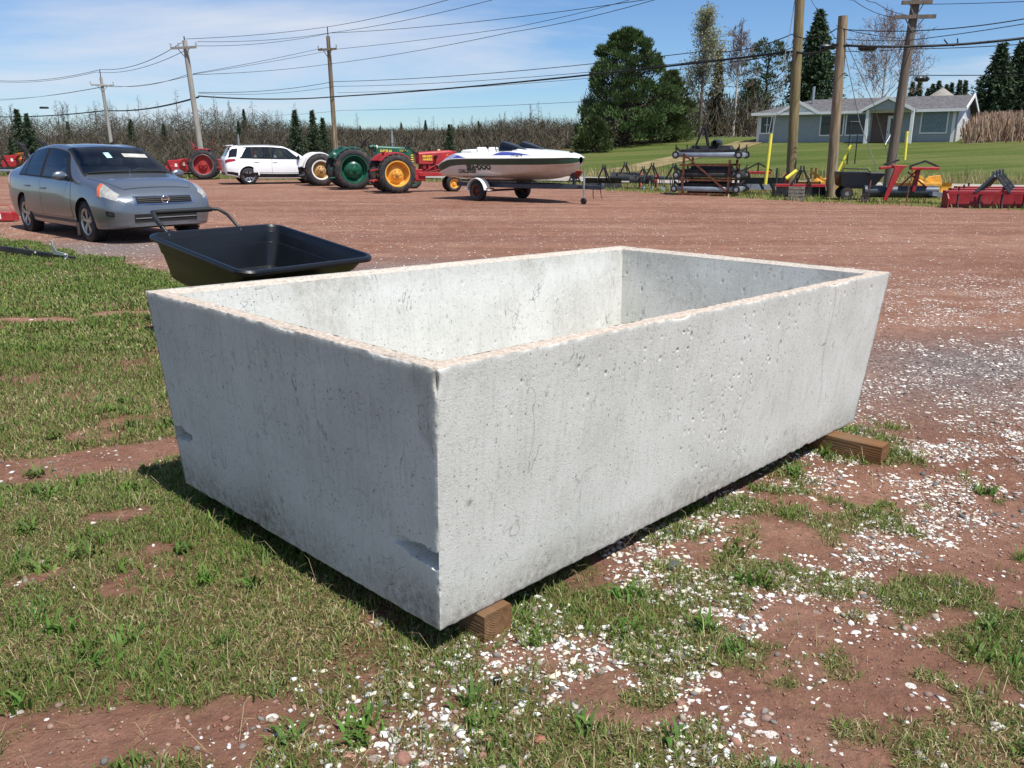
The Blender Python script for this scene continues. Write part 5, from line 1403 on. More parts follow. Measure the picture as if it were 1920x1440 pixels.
for sd in (-1, 1):
    for (a0, a1, b0, b1) in ((-1.70, 0.98, 4.08, 4.19), (-1.50, 0.34, 4.83, 4.93), (-0.43, -0.29, 4.1, 4.92), (-1.22, -1.09, 4.1, 4.92), (lambda g_: 0.74 - 0.48 * g_, lambda g_: 1.02 - 0.62 * g_, 4.1, 4.92)):
        mb = MB(); SUVS.patch(mb, a0, a1, b0, b1, sd, 0.004, 24, 6); mb.build('window_trim', 'black', suv, smooth=50)
    for (x0, x1, gm) in ((-0.32, lambda g_: 0.88 - 0.55 * g_, 'car_glass'), (-1.12, -0.40, 'car_glass'), (lambda g_: -1.66 + 0.30 * g_, -1.18, 'glass')):
        mb = MB(); SUVS.patch(mb, x0, x1, 4.14, 4.88, sd, 0.006, 18, 8); mb.build('window', gm, suv, smooth=60)
    mb = MB(); SUVS.patch(mb, lambda g_: -2.18 + 0.10 * g_, lambda g_: -1.82 + 0.10 * g_, 4.2, 4.82, sd, 0.004, 10, 8); mb.build('quarter_window', 'glass', suv, smooth=60)
    for (x0, x1, hx_) in ((-0.36, 0.95, -0.22), (-1.16, -0.37, -1.0)):
        mb = MB(); SUVS.patch(mb, x0 - 0.008, x1 + 0.008, 2.5, 4.06, sd, 0.0012, 22, 12); mb.build('door_gap', 'black', suv, smooth=60)
        mb = MB(); SUVS.patch(mb, x0, x1, 2.55, 4.05, sd, 0.004, 22, 12); dr_ = mb.build('door', 'car_white', suv, smooth=60)
        pp = Vector(SUVS.off(np.array(hx_), np.array(3.75), sd, 0.02)); mb = MB(); mb.tube([pp + Vector((-.1, 0, 0)), pp + Vector((.1, 0, 0))], 0.014, 8); mb.build('handle', 'car_white', dr_)
    mb = MB(); SUVS.patch(mb, -2.26, 2.0, 1.9, lambda f: 2.42 + 0.0 * f, sd, 0.006, 40, 5); cl_ = mb.build('cladding', 'black_poly', suv, smooth=60)
    for ax in (1.3625, -1.3625):
        mb = MB(); n_ = 24
        A_ = [(ax + rr * math.cos(a), (0.935 if rr < 0.43 else 0.925) * sd, rr * math.sin(a) + 0.385) for a in np.linspace(0.02, math.pi - 0.02, n_) for rr in (0.402, 0.452)]
        B_ = [(x, (abs(y) - 0.07) * sd, z_) for x, y, z_ in A_]
        mb.add(A_ + B_, [(2 * i, 2 * i + 2, 2 * i + 3, 2 * i + 1) for i in range(n_ - 1)] + [(2 * i, 2 * i + 2, 2 * n_ + 2 * i + 2, 2 * n_ + 2 * i) for i in range(n_ - 1)] + [(2 * i + 1, 2 * i + 3, 2 * n_ + 2 * i + 3, 2 * n_ + 2 * i + 1) for i in range(n_ - 1)]); mb.build('arch_trim', 'car_white', suv, smooth=40)
        car_wheel(suv, (ax, 0.80 * sd, 0.357), 0.357, 0.225, sd, 7, 0.235, twin=True)
    mb = MB(); SUVS.patch(mb, -2.30, lambda g_: -1.88 + 0.0 * g_, lambda f: 3.55 + 0.25 * f, lambda f: 4.02 - 0.0 * f, sd, 0.006, 12, 6); mb.build('tail_lamp', 'lamp_red', suv, smooth=60)
    mb = MB(); b0 = Vector(SUVS.off(np.array(0.80), np.array(4.2), sd, 0)); mb.ball(b0 + Vector((0, 0.13 * sd, 0.06)), (0.06, 0.12, 0.085), 14); mb.bar(b0, b0 + Vector((0, 0.1 * sd, 0.03)), 0.05); mb.build('mirror', 'black_poly', suv)
    mb = MB(); SUVS.patch(mb, 1.75, 2.2, 4.0, 4.6, sd, 0.006, 8, 6); mb.build('headlight', 'lamp_clear', suv, smooth=60)
    mb = MB(); pr = [Vector(SUVS.off(np.array(x), np.array(5.15), sd, 0.03)) for x in np.linspace(-1.7, 0.1, 12)]; mb.tube(pr, 0.014, 6); mb.build('roof_rail', 'dark_steel', suv)
mb = MB(); mb.box((-2.335, 0, 0.88), (0.03, 0.5, 0.13)); mb.build('number_plate_recess', 'car_white', suv, bevel=0.005)
mb = MB(); mb.box((-2.31, 0, 0.48), (0.06, 1.3, 0.16)); mb.build('rear_bumper', 'black_poly', suv, bevel=0.02)

# ================================================================== TRACTORS
def rim_disc(mb, r, w, sd, cone, c):
    """deep-dished tractor wheel centre"""
    o_ = sd
    prof = [(r, o_ * (w / 2 - 0.01)), (r + 0.02, o_ * (w / 2 + 0.005)), (r - 0.015, o_ * (w / 2 + 0.004)), (r - 0.04, o_ * (w / 2 - 0.06)), (r - 0.05, o_ * (w / 2 - 0.20)), (r * 0.80, o_ * (w / 2 - 0.22)), (r * 0.42, o_ * (w / 2 - 0.22 + cone)), (r * 0.36, o_ * (w / 2 - 0.21 + cone)), (r * 0.20, o_ * (w / 2 - 0.21 + cone)), (r * 0.16, o_ * (w / 2 - 0.17 + cone)), (0, o_ * (w / 2 - 0.165 + cone))]
    mb.lathe(prof, c=c, axis='Y', seg=40)
def tractor_wheel(parent, c, r, w, rim_r, sd, rim_mat, hub_mat, hub2=None, lugs=22, cone=0.14, ring=None):
    mb = MB(); h = w / 2
    mb.lathe([(rim_r, -h + 0.02), (rim_r + 0.02, -h), (r - 0.12, -h - 0.015), (r - 0.04, -h + 0.03), (r - 0.03, 0), (r - 0.04, h - 0.03), (r - 0.12, h + 0.015), (rim_r + 0.02, h), (rim_r, h - 0.02)], c=c, axis='Y', seg=48)
    for k in range(lugs):
        for s_ in (-1, 1):
            a = 2 * math.pi * (k + (0.5 if s_ > 0 else 0)) / lugs
            # a slanted bar from the shoulder to the middle of the tread
            def pt(da, yy, rr): return Vector((c[0] + rr * math.cos(a + da), c[1] + yy * s_, c[2] + rr * math.sin(a + da)))
            sl = 0.20
            A_ = [pt(-0.05, h + 0.012, r - 0.11), pt(0.04, h + 0.012, r - 0.11), pt(0.045 + sl * 0.3, h * 0.72, r), pt(-0.04 + sl * 0.3, h * 0.72, r), pt(0.05 + sl, 0.0, r), pt(-0.03 + sl, 0.0, r)]
            B_ = [pt(-0.05, h - 0.02, r - 0.13), pt(0.04, h - 0.02, r - 0.13), pt(0.045 + sl * 0.3, h * 0.72, r - 0.06), pt(-0.04 + sl * 0.3, h * 0.72, r - 0.06), pt(0.05 + sl, 0.0, r - 0.05), pt(-0.03 + sl, 0.0, r - 0.05)]
            mb.add(A_ + B_, [(0, 1, 2, 3), (3, 2, 4, 5), (0, 3, 9, 6), (3, 5, 11, 9), (1, 2, 8, 7), (2, 4, 10, 8), (0, 1, 7, 6), (4, 5, 11, 10)])
    wh = mb.build('wheel', 'rubber', parent, smooth=40)
    mb = MB(); rim_disc(mb, rim_r, w, sd, cone, c); rm = mb.build('rim', rim_mat, wh, smooth=45)
    mb = MB(); y0 = c[1] + sd * (w / 2 - 0.165 + cone)
    mb.lathe([(rim_r * 0.42, -sd * 0.05), (rim_r * 0.42, sd * 0.012), (rim_r * 0.24, sd * 0.02), (rim_r * 0.22, sd * 0.05), (0.05, sd * 0.06), (0.045, sd * 0.10), (0, sd * 0.10)], c=(c[0], y0, c[2]), axis='Y', seg=28); hb_ = mb.build('hub', hub_mat, wh, smooth=40)
    for k in range(6):
        a = k * math.pi / 3
        mb = MB(); mb.lathe([(0, sd * 0.035), (0.02, sd * 0.035), (0.022, 0), (0, 0)], c=(c[0] + rim_r * 0.32 * math.cos(a), y0 + sd * 0.012, c[2] + rim_r * 0.32 * math.sin(a)), axis='Y', seg=8); mb.build('bolt', hub2 or hub_mat, hb_)
    if ring:
        mb = MB(); mb.lathe([(rim_r - 0.03, sd * (w / 2 + 0.002)), (rim_r + 0.015, sd * (w / 2 + 0.012)), (rim_r + 0.022, sd * (w / 2 + 0.006)), (rim_r + 0.01, sd * (w / 2 - 0.02)), (rim_r - 0.03, sd * (w / 2 - 0.02))], c=c, axis='Y', seg=40); mb.build('rim_edge', ring, wh, smooth=40)
    return wh
def front_wheel(parent, c, r, w, sd, rim_mat):
    mb = MB(); h = w / 2
    mb.lathe([(r * 0.58, -h), (r * 0.8, -h - 0.01), (r * 0.96, -h * 0.7), (r, -h * 0.3), (r * 0.985, 0), (r, h * 0.3), (r * 0.96, h * 0.7), (r * 0.8, h + 0.01), (r * 0.58, h)], c=c, axis='Y', seg=32); wh = mb.build('wheel', 'rubber', parent)
    mb = MB(); mb.lathe([(r * 0.58, -sd * h), (r * 0.62, sd * h), (r * 0.52, sd * h * 0.9), (r * 0.45, 0), (r * 0.18, sd * h * 0.3), (r * 0.15, sd * h), (0, sd * h)], c=c, axis='Y', seg=28); mb.build('rim', rim_mat, wh, smooth=40)
def hood_shell(mb, x0, x1, w0, w1, z0, z1a, z1b, r=0.09, front=0.10, seg=6):
    """long bonnet, rounded on top, a little narrower to the front, with a curved nose"""
    secs = []
    for f in (0, 0.02, 0.3, 0.6, 0.85, 0.95, 1.0):
        x = x0 + (x1 - x0) * f; w = w0 + (w1 - w0) * f; zt = z1a + (z1b - z1a) * f
        k = 0 if f < 0.9 else (0.03 if f < 1 else front)
        w2, zt2 = w / 2 - k * 0.35, zt - k
        pts = [(w2, z0)]
        for i in range(seg + 1):
            a = math.pi / 2 * i / seg; pts.append((w2 - r + r * math.cos(a), zt2 - r + r * math.sin(a)))
        full = [(y, z) for y, z in pts] + [(-y, z) for y, z in reversed(pts)]
        secs.append([(x, y, z) for y, z in full])
    n_ = len(secs[0]); V = [p for s_ in secs for p in s_]; Fq = []
    for i in range(len(secs) - 1):
        for j in range(n_ - 1): Fq.append((i * n_ + j, (i + 1) * n_ + j, (i + 1) * n_ + j + 1, i * n_ + j + 1))
        Fq.append((i * n_ + n_ - 1, (i + 1) * n_ + n_ - 1, (i + 1) * n_, i * n_))
    Fq.append(tuple(range(n_))); Fq.append(tuple(range((len(secs) - 1) * n_, len(secs) * n_)))
    mb.add(V, Fq)
def steering(parent, hub, tilt, r, colbase, mt='black'):
    hub = Vector(hub); d = (hub - Vector(colbase)).normalized(); e1 = Vector((0, 1, 0)); e2 = d.cross(e1)
    mb = MB(); mb.tube([hub + (e1 * math.cos(a) + e2 * math.sin(a)) * r for a in np.linspace(0, 2 * math.pi, 21)], 0.016, 8)
    for a in (0.5, 2.6, 4.7): mb.tube([hub, hub + (e1 * math.cos(a) + e2 * math.sin(a)) * r], 0.012, 6)
    sw = mb.build('steering_wheel', mt, parent)
    mb = MB(); mb.tube([colbase, hub], 0.022, 8); mb.build('steering_column', mt, sw)
def fender(parent, c, r, w, sd, a0, a1, mt, side_plate=True):
    """curved mudguard over a rear wheel with a flat inner side"""
    n_ = 18; mb = MB(); y0, y1 = c[1] - sd * w * 0.66, c[1] + sd * w * 0.08
    A_ = [[(c[0] + rr * math.cos(a), yy, c[2] + rr * math.sin(a)) for (rr, yy) in ((r, y0), (r + 0.02, (y0 + y1) / 2), (r, y1), (r - 0.035, y1), (r - 0.03, y1 - sd * 0.012), (r - 0.012, y1 - sd * 0.015), (r - 0.012, y0))] for a in np.linspace(a0, a1, n_)]
    k = 7; V = [p for row in A_ for p in row]; Fq = []
    for i in range(n_ - 1):
        for j in range(k): Fq.append((i * k + j, (i + 1) * k + j, (i + 1) * k + (j + 1) % k, i * k + (j + 1) % k))
    Fq.append(tuple(range(k))); Fq.append(tuple(range((n_ - 1) * k, n_ * k)))
    mb.add(V, Fq); f_ = mb.build('fender', mt, parent, smooth=40)
    if side_plate:
        poly = [(r * math.cos(a), r * math.sin(a)) for a in np.linspace(a0, a1, n_)]
        mb = MB(); mb.prism(poly, (c[0], y0 - sd * 0.002, c[2]), (1, 0, 0), (0, 0, 1), (0, sd, 0), 0.008); mb.build('fender_side', mt, f_)
    return f_
def side_text(parent, s, size, x, y, z, mt, squeeze=1.0, name='lettering', thick=0.004, shear=0.0, bold=0.0):
    V, Fc_ = text_mesh(s, size, shear, squeeze, bold)
    sd = -1 if y < 0 else 1
    mb = MB(); mb.add([(x - sd * vx, y, z + vy) for vx, vy in V], Fc_); mb.add([(x - sd * vx, y + sd * thick, z + vy) for vx, vy in V], Fc_)
    return mb.build(name, mt, parent, smooth=0, recalc=False)
def tractor(name, loc, rz, label, S):
    """row-crop tractor, X forward, origin on the ground under the rear axle"""
    t_ = thing(name, loc, rz, label, 'tractor', scale=S.get('scale', 1.0))
    r, w, tr = S['r'], S['w'], S['track']; ht = tr / 2
    for sd in (-1, 1):
        tractor_wheel(t_, (0, ht * sd, r), r, w, S['rim_r'], sd, S['rim'], S['hub'], S.get('hub2'), cone=S.get('cone', 0.12), ring=S.get('ring'))
        fender(t_, (0, ht * sd - sd * 0.02, r), r + 0.035, w + 0.06, sd, R(S.get('fa', (35, 150))[0]), R(S.get('fa', (35, 150))[1]), S['body'], S.get('fplate', True))
    mb = MB(); mb.lathe([(0.14, -ht + w / 2), (0.16, -0.30), (0.20, -0.26), (0.20, 0.26), (0.16, 0.30), (0.14, ht - w / 2)], c=(0, 0, r), axis='Y', seg=18); mb.lathe([(0.055, -ht), (0.055, ht)], c=(0, 0, r), axis='Y', seg=12); mb.build('rear_axle', S['body'], t_, smooth=40)
    mb = MB(); mb.box((0.35, 0, r + 0.02), (1.0, 0.40, 0.50)); mb.box((-0.16, 0, r + 0.05), (0.20, 0.46, 0.46)); mb.box((0.95, 0, r - 0.06), (0.5, 0.34, 0.42)); mb.build('transmission', S['body'], t_, bevel=0.03)
    x0, x1 = S['hood_x']
    mb = MB(); mb.box(((x0 + x1) / 2, 0, S['eng'][0]), (x1 - x0 - 0.15, 0.30, S['eng'][1])); 
    for k in range(5): mb.box((x0 + 0.2 + k * 0.19, -0.17, S['eng'][0] + 0.03), (0.11, 0.08, 0.17)); mb.box((x0 + 0.2 + k * 0.19, 0.17, S['eng'][0]), (0.11, 0.08, 0.15))
    mb.lathe([(0.0, -0.03), (0.07, -0.03), (0.07, 0.03), (0, 0.03)], c=(x1 - 0.22, -0.19, S['eng'][0] - 0.03), axis='Y', seg=14)
    mb.tube([(x0 + 0.3, -0.2, S['eng'][0] - 0.1), (x0 + 0.6, -0.22, S['eng'][0] + 0.08), (x1 - 0.3, -0.2, S['eng'][0] + 0.1)], 0.03, 8)
    mb.tube([(x0 + 0.1, -0.2, S['eng'][0] - 0.16), (x0 + 0.5, -0.21, S['eng'][0] - 0.13), (x1 - 0.5, -0.21, S['eng'][0] - 0.05)], 0.022, 8)
    mb.build('engine', S.get('engine', S['body']), t_, bevel=0.015)
    mb = MB(); hood_shell(mb, x0, x1, S['hood_w'][0], S['hood_w'][1], S['hood_z'][0], S['hood_z'][1], S['hood_z'][2], S.get('hood_r', 0.09)); hood = mb.build('hood', S['body'], t_, smooth=40)
    mb = MB(); mb.box((x1 + 0.015, 0, (S['grille_z'][0] + S['grille_z'][1]) / 2), (0.07, S['hood_w'][1] - 0.06, S['grille_z'][1] - S['grille_z'][0])); gr_ = mb.build('grille', S.get('grille', S['body']), t_, bevel=0.03)
    for k in range(9):
        mb = MB(); mb.box((x1 + 0.055, 0, S['grille_z'][0] + 0.05 + k * (S['grille_z'][1] - S['grille_z'][0] - 0.1) / 8), (0.012, S['hood_w'][1] - 0.16, 0.012)); mb.build('grille_bar', S.get('grille_bar', 'dark_steel'), gr_)
    for sd in (-1, 1):
        mb = MB(); mb.box(((x0 + x1) / 2 + 0.05, 0.20 * sd, S['rail_z']), (x1 - x0 + 0.1, 0.05, 0.13)); mb.build('side_rail', S['body'], t_, bevel=0.01)
    # front axle, pedestal, front wheels
    fx, fr, ft = S['front'][0], S['front'][1], S['front'][2]
    mb = MB(); mb.box((fx, 0, S['rail_z'] - 0.10), (0.22, 0.30, 0.24)); mb.bar((fx, -ft / 2, fr + 0.08), (fx, ft / 2, fr + 0.08), 0.09, 0.09)
    mb.box((fx, 0, fr + 0.16), (0.14, 0.2, 0.2)); 
    for sd in (-1, 1): mb.tube([(fx, ft / 2 * sd, fr + 0.16), (fx, ft / 2 * sd, fr - 0.03)], 0.035, 8); mb.tube([(fx, ft / 2 * sd, fr), (fx, (ft / 2 + 0.10) * sd, fr)], 0.03, 8)
    mb.bar((fx - 0.1, -ft / 2 + 0.05, fr + 0.02), (fx - 0.1, ft / 2 - 0.05, fr + 0.02), 0.03)
    mb.build('front_axle', S.get('axle', S['body']), t_, bevel=0.01)
    for sd in (-1, 1): front_wheel(t_, (fx, (ft / 2 + 0.10) * sd, fr), fr, S['front'][3], sd, S['rim'])
    # seat, steering, exhaust, drawbar
    sx, sz = S['seat']
    mb = MB(); Pn = []
    for i in range(7):
        row = []
        for j in range(9):
            u_, v_ = i / 6, j / 8 * 2 - 1
            row.append((sx - 0.20 + 0.42 * u_, 0.24 * v_ * (1 - 0.25 * u_ * u_), sz + 0.20 * (1 - u_) ** 3 * (1 if u_ < 0.5 else 0.6) + 0.05 * v_ * v_ + 0.03 * u_))
        Pn.append(row)
    mb.grid(Pn); mb.grid([[(x, y, z_ - 0.025) for x, y, z_ in row] for row in Pn], flip=True)
    if S.get('seat_back'): mb.prism([(-0.02, 0), (0.05, 0), (-0.12, 0.36), (-0.19, 0.34)], (sx - 0.2, -0.24, sz + 0.02), (1, 0, 0), (0, 0, 1), (0, 1, 0), 0.48)
    st_ = mb.build('seat', S['seat_m'], t_)
    mb = MB(); mb.tube([(sx, 0, sz - 0.02), (sx + 0.1, 0, sz - 0.2), (sx + 0.25, 0, r + 0.2)], 0.03, 8); mb.build('seat_post', 'dark_steel', st_)
    steering(t_, S['wheel_hub'], 0, 0.21, S['wheel_base'], S.get('wheel_m', 'black'))
    if 'exhaust' in S:
        ex_, ey_, ez0, ez1 = S['exhaust']
        mb = MB(); mb.tube([(ex_, ey_, ez0), (ex_, ey_, ez0 + (ez1 - ez0) * 0.35)], 0.028, 10); mb.tube([(ex_, ey_, ez0 + (ez1 - ez0) * 0.3), (ex_, ey_, ez0 + (ez1 - ez0) * 0.72)], 0.048, 12); mb.tube([(ex_, ey_, ez0 + (ez1 - ez0) * 0.72), (ex_, ey_, ez1)], 0.028, 10); e_ = mb.build('exhaust_pipe', S.get('exh_m', 'galv'), t_)
        mb = MB(); mb.box((ex_ - 0.02, ey_, ez1 + 0.01), (0.10, 0.07, 0.012), Matrix.Rotation(0.3, 3, 'Y')); mb.build('rain_cap', 'black_steel', e_)
    mb = MB(); mb.box((-0.45, 0, 0.42), (0.7, 0.07, 0.035)); mb.bar((-0.3, -0.35, 0.45), (-0.75, -0.30, 0.40), 0.04, 0.05); mb.bar((-0.3, 0.35, 0.45), (-0.75, 0.30, 0.40), 0.04, 0.05); mb.bar((-0.2, 0, r + 0.2), (-0.75, 0, 0.75), 0.045); mb.build('drawbar', S.get('hitch_m', 'dark_steel'), t_, bevel=0.006)
    for sd in (-1, 1):
        mb = MB(); mb.box((0.55, 0.36 * sd, r - 0.28), (0.45, 0.30, 0.03)); mb.build('foot_plate', S['body'], t_)
    return t_
def pose(rear_px, rear_y, heading):
    """ground point under the near rear wheel and the turn, from the picture"""
    p_ = G(rear_px, rear_y); h_ = Vector(heading).normalized(); rg_ = Vector((h_.y, -h_.x, 0))
    return p_, h_, rg_
def place(px, py, heading, track):
    p_, h_, rg_ = pose(px, py, (heading[0], heading[1], 0))
    o_ = p_ - rg_ * (track / 2)
    return (o_.x, o_.y, 0.0), math.atan2(h_.y, h_.x)

# green tractor, its rear towards us on the left
S = dict(r=0.76, w=0.36, track=1.75, rim_r=0.50, rim='green', hub='green', cone=0.17, body='green', hood_x=(1.0, 2.42), hood_w=(0.52, 0.46), hood_z=(1.06, 1.62, 1.56), grille_z=(0.78, 1.54), eng=(0.95, 0.36), rail_z=0.80,
         front=(2.35, 0.33, 1.15, 0.17), seat=(0.02, 1.22), seat_m='green_dark', seat_back=True, wheel_hub=(0.62, 0, 1.72), wheel_base=(1.02, 0, 1.38), exhaust=(1.75, 0.10, 1.50, 2.20), exh_m='galv', fa=(32, 150), fplate=True, hitch_m='green', grille='green', grille_bar='lettering_yellow')
loc, rz = place(665, 356, (0.93, 0.36), 1.75)
tg = tractor('farm_tractor', loc, rz, 'dark green vintage tractor with green wheel discs and yellow lettering', S)
side_text(tg, 'SUPER 66', 0.12, 1.40, -0.262, 1.42, 'lettering_yellow', 0.95, bold=0.004); side_text(tg, 'OLIVER', 0.10, 2.10, -0.254, 1.43, 'lettering_yellow', 1.0)
for zz in (1.02, 1.10, 1.18, 1.26):
    mb = MB(); mb.box((2.44, -0.14, zz), (0.10, 0.2, 0.035)); mb.build('grille_stripe', 'lettering_yellow', tg)
for sd in (-1, 1):
    mb = MB(); mb.ball((0.95, 0.36 * sd, 1.56), (0.11, 0.085, 0.085), 16); lm = mb.build('work_lamp', 'green', tg)
    mb = MB(); mb.lathe([(0, 0.10), (0.06, 0.09), (0.086, 0.055), (0.088, 0.045)], c=(0.96, 0.36 * sd, 1.56), axis='X', seg=18); mb.build('lens', 'white_paint', lm)
    mb = MB(); mb.lathe([(0, -0.22), (0.13, -0.22), (0.15, -0.18), (0.15, 0.10), (0.12, 0.14), (0, 0.14)], c=(-0.34, 0.62 * sd, 1.18), axis='X', seg=20, rot=Matrix.Rotation(0.5, 3, 'Y')); dm = mb.build('rear_drum', 'green', tg)
    mb = MB(); mb.lathe([(0.152, -0.03), (0.156, -0.02), (0.156, 0.02), (0.152, 0.03)], c=(-0.34, 0.62 * sd, 1.18), axis='X', seg=20, rot=Matrix.Rotation(0.5, 3, 'Y')); mb.build('band', 'white_paint', dm)

# red tractor with yellow wheels
S = dict(r=0.665, w=0.32, track=1.55, rim_r=0.42, rim='yellow_wheel', hub='yellow_wheel', cone=0.10, body='red', hood_x=(0.95, 2.30), hood_w=(0.50, 0.40), hood_z=(0.98, 1.38, 1.46), grille_z=(0.74, 1.42), eng=(0.86, 0.32), rail_z=0.62,
         front=(2.22, 0.29, 0.30, 0.15), seat=(0.10, 1.02), seat_m='red_deep', seat_back=True, wheel_hub=(0.60, 0, 1.55), wheel_base=(1.02, 0, 1.26), fa=(38, 142), hitch_m='red', engine='red_deep', fplate=True)
loc, rz = place(745, 363, (0.93, 0.36), 1.55)
ty = tractor('farm_tractor', loc, rz, 'bright red vintage tractor with yellow wheels standing behind the boat', S)
side_text(ty, 'MASSEY', 0.105, 1.26, -0.252, 1.235, 'lettering_yellow', 1.0, bold=0.003); side_text(ty, 'HARRIS', 0.105, 1.26, -0.252, 1.13, 'lettering_yellow', 1.0, bold=0.003); side_text(ty, '33', 0.07, 2.0, -0.222, 1.28, 'lettering_yellow')
mb = MB(); mb.lathe([(0, 0.09), (0.035, 0.085), (0.055, 0.06), (0.06, 0), (0, 0)], c=(1.75, 0, 1.40), axis='Z', seg=16); mb.build('fuel_cap', 'cream', ty)
mb = MB(); mb.lathe([(0, -0.11), (0.05, -0.11), (0.06, -0.09), (0.06, 0.0), (0, 0.0)], c=(1.55, -0.25, 1.22), axis='Y', seg=16); mb.build('air_horn', 'black_poly', ty)
mb = MB(); mb.prism([(-0.05, 0), (0.05, 0), (0.0, 0.32), (-0.02, 0.32)], (-0.25, -0.3, 1.15), (1, 0, 0), (0, 0, 1), (0, 1, 0), 0.02); mb.build('slow_marker', 'orange_red', ty)

# white fendered tractor between the SUV and the green one
S = dict(r=0.66, w=0.34, track=1.5, rim_r=0.38, rim='cream', hub='cream', hub2='red_dull', cone=0.14, ring='white_paint', body='white_paint', hood_x=(0.95, 2.15), hood_w=(0.46, 0.40), hood_z=(0.85, 1.15, 1.12), grille_z=(0.66, 1.10), eng=(0.80, 0.25), rail_z=0.58,
         front=(2.1, 0.28, 1.05, 0.15), seat=(0.1, 0.98), seat_m='dark_steel', wheel_hub=(0.6, 0, 1.28), wheel_base=(1.0, 0, 1.08), fa=(10, 172), engine='dark_steel', fplate=True)
loc, rz = place(603, 349, (0.92, 0.40), 1.5)
tractor('farm_tractor', loc, rz, 'old tractor with white fenders and tan wheel hubs beside the SUV', S)

# red tractor with red wheels behind the sedan
S = dict(r=0.74, w=0.34, track=1.7, rim_r=0.50, rim='red_dull', hub='red_dull', cone=0.06, ring='grey_steel', body='red_dull', hood_x=(1.05, 2.5), hood_w=(0.46, 0.40), hood_z=(1.06, 1.42, 1.40), grille_z=(0.8, 1.40), eng=(0.95, 0.32), rail_z=0.75,
         front=(2.45, 0.31, 0.5, 0.15), seat=(-0.2, 1.42), seat_m='red_deep', seat_back=True, wheel_hub=(0.45, 0, 1.85), wheel_base=(1.05, 0, 1.35), wheel_m='rust', exhaust=(1.75, 0.0, 1.40, 2.25), exh_m='galv', fa=(70, 110), fplate=False, hitch_m='rust')
loc, rz = place(384, 337, (0.97, 0.24), 1.7)
tractor('farm_tractor', loc, rz, 'weathered red tractor with red wheel discs behind the white SUV', S)

# ================================================================== BOAT AND TRAILER
ax_n, ax_f, jk = G(893, 377), G(983, 372), G(1098, 383)
mid = (ax_n + ax_f) / 2
hd = (jk - mid); hd.z = 0; hd.normalize(); rz = math.atan2(hd.y, hd.x)
trl = thing('boat_trailer', (mid.x, mid.y, 0), rz, 'grey steel single-axle trailer with white fenders carrying the speedboat', 'trailer')
TW = (ax_f - ax_n).length * 0.5 * 0.96
for sd in (-1, 1):
    c_ = (0, TW * sd, 0.29); mb = MB()
    mb.lathe([(0.165, -0.08), (0.22, -0.10), (0.275, -0.085), (0.29, -0.06), (0.29, 0.06), (0.275, 0.085), (0.22, 0.10), (0.165, 0.08)], c=c_, axis='Y', seg=36); wh = mb.build('wheel', 'rubber', trl)
    mb = MB(); mb.lathe([(0.17, sd * 0.085), (0.175, sd * 0.09), (0.155, sd * 0.07), (0.15, 0), (0.10, sd * 0.01), (0.06, sd * 0.05), (0.045, sd * 0.075), (0, sd * 0.075)], c=c_, axis='Y', seg=28); mb.build('rim', 'rust' if sd < 0 else 'rust', wh, smooth=40)
    mb = MB(); mb.lathe([(0.168, sd * 0.088), (0.178, sd * 0.093), (0.172, sd * 0.08)], c=c_, axis='Y', seg=28); mb.build('rim_edge', 'grey_steel', wh, smooth=40)
    # fender: arched band
    n_ = 20; mb = MB(); A_ = []
    for a in np.linspace(R(8), R(172), n_):
        r_ = 0.37; k = 0.92 if abs(a - math.pi / 2) > 1 else 1
        A_.append([(r_ * math.cos(a) * 1.02, (TW - 0.13) * sd, 0.29 + r_ * math.sin(a)), (r_ * math.cos(a) * 1.05, TW * sd, 0.30 + r_ * math.sin(a) * 1.02), (r_ * math.cos(a), (TW + 0.12) * sd, 0.29 + r_ * math.sin(a)), (r_ * 0.96 * math.cos(a), (TW + 0.12) * sd, 0.29 + r_ * 0.94 * math.sin(a)), (r_ * 0.97 * math.cos(a), (TW - 0.13) * sd, 0.29 + r_ * 0.96 * math.sin(a))])
    V = [p_ for row in A_ for p_ in row]; Fq = [(i * 5 + j, (i + 1) * 5 + j, (i + 1) * 5 + (j + 1) % 5, i * 5 + (j + 1) % 5) for i in range(n_ - 1) for j in range(5)] + [(0, 1, 2, 3, 4), tuple(range((n_ - 1) * 5, n_ * 5))]
    mb.add(V, Fq); mb.box((0.42, TW * sd, 0.33), (0.16, 0.20, 0.03)); mb.box((-0.42, TW * sd, 0.33), (0.16, 0.20, 0.03)); fd = mb.build('fender', 'white_paint', trl, smooth=40)
    mb = MB(); mb.box((0.46, (TW + 0.09) * sd, 0.37), (0.07, 0.03, 0.04)); mb.build('marker_lamp', 'lamp_amber', fd)
    mb = MB(); mb.bar((-1.25, 0.62 * sd, 0.46), (1.5, 0.62 * sd, 0.46), 0.07, 0.12); mb.bar((1.5, 0.62 * sd, 0.46), (3.0, 0.05 * sd, 0.46), 0.07, 0.12); mb.build('side_beam', 'dark_steel', trl, bevel=0.006)
    mb = MB(); mb.box((-0.1, 0.45 * sd, 0.56), (2.2, 0.10, 0.05)); mb.bar((-0.9, 0.45 * sd, 0.46), (-0.9, 0.45 * sd, 0.55), 0.05); mb.bar((0.8, 0.45 * sd, 0.46), (0.8, 0.45 * sd, 0.55), 0.05); mb.build('bunk', 'wood_old', trl)
mb = MB(); mb.bar((0, -TW, 0.29), (0, TW, 0.29), 0.06); mb.bar((-1.2, -0.62, 0.44), (-1.2, 0.62, 0.44), 0.07); mb.bar((0.9, -0.62, 0.44), (0.9, 0.62, 0.44), 0.07); mb.bar((-0.35, -0.62, 0.4), (0.3, -0.62, 0.36), 0.05, 0.03); mb.bar((-0.35, 0.62, 0.4), (0.3, 0.62, 0.36), 0.05, 0.03); mb.build('axle', 'rust', trl)
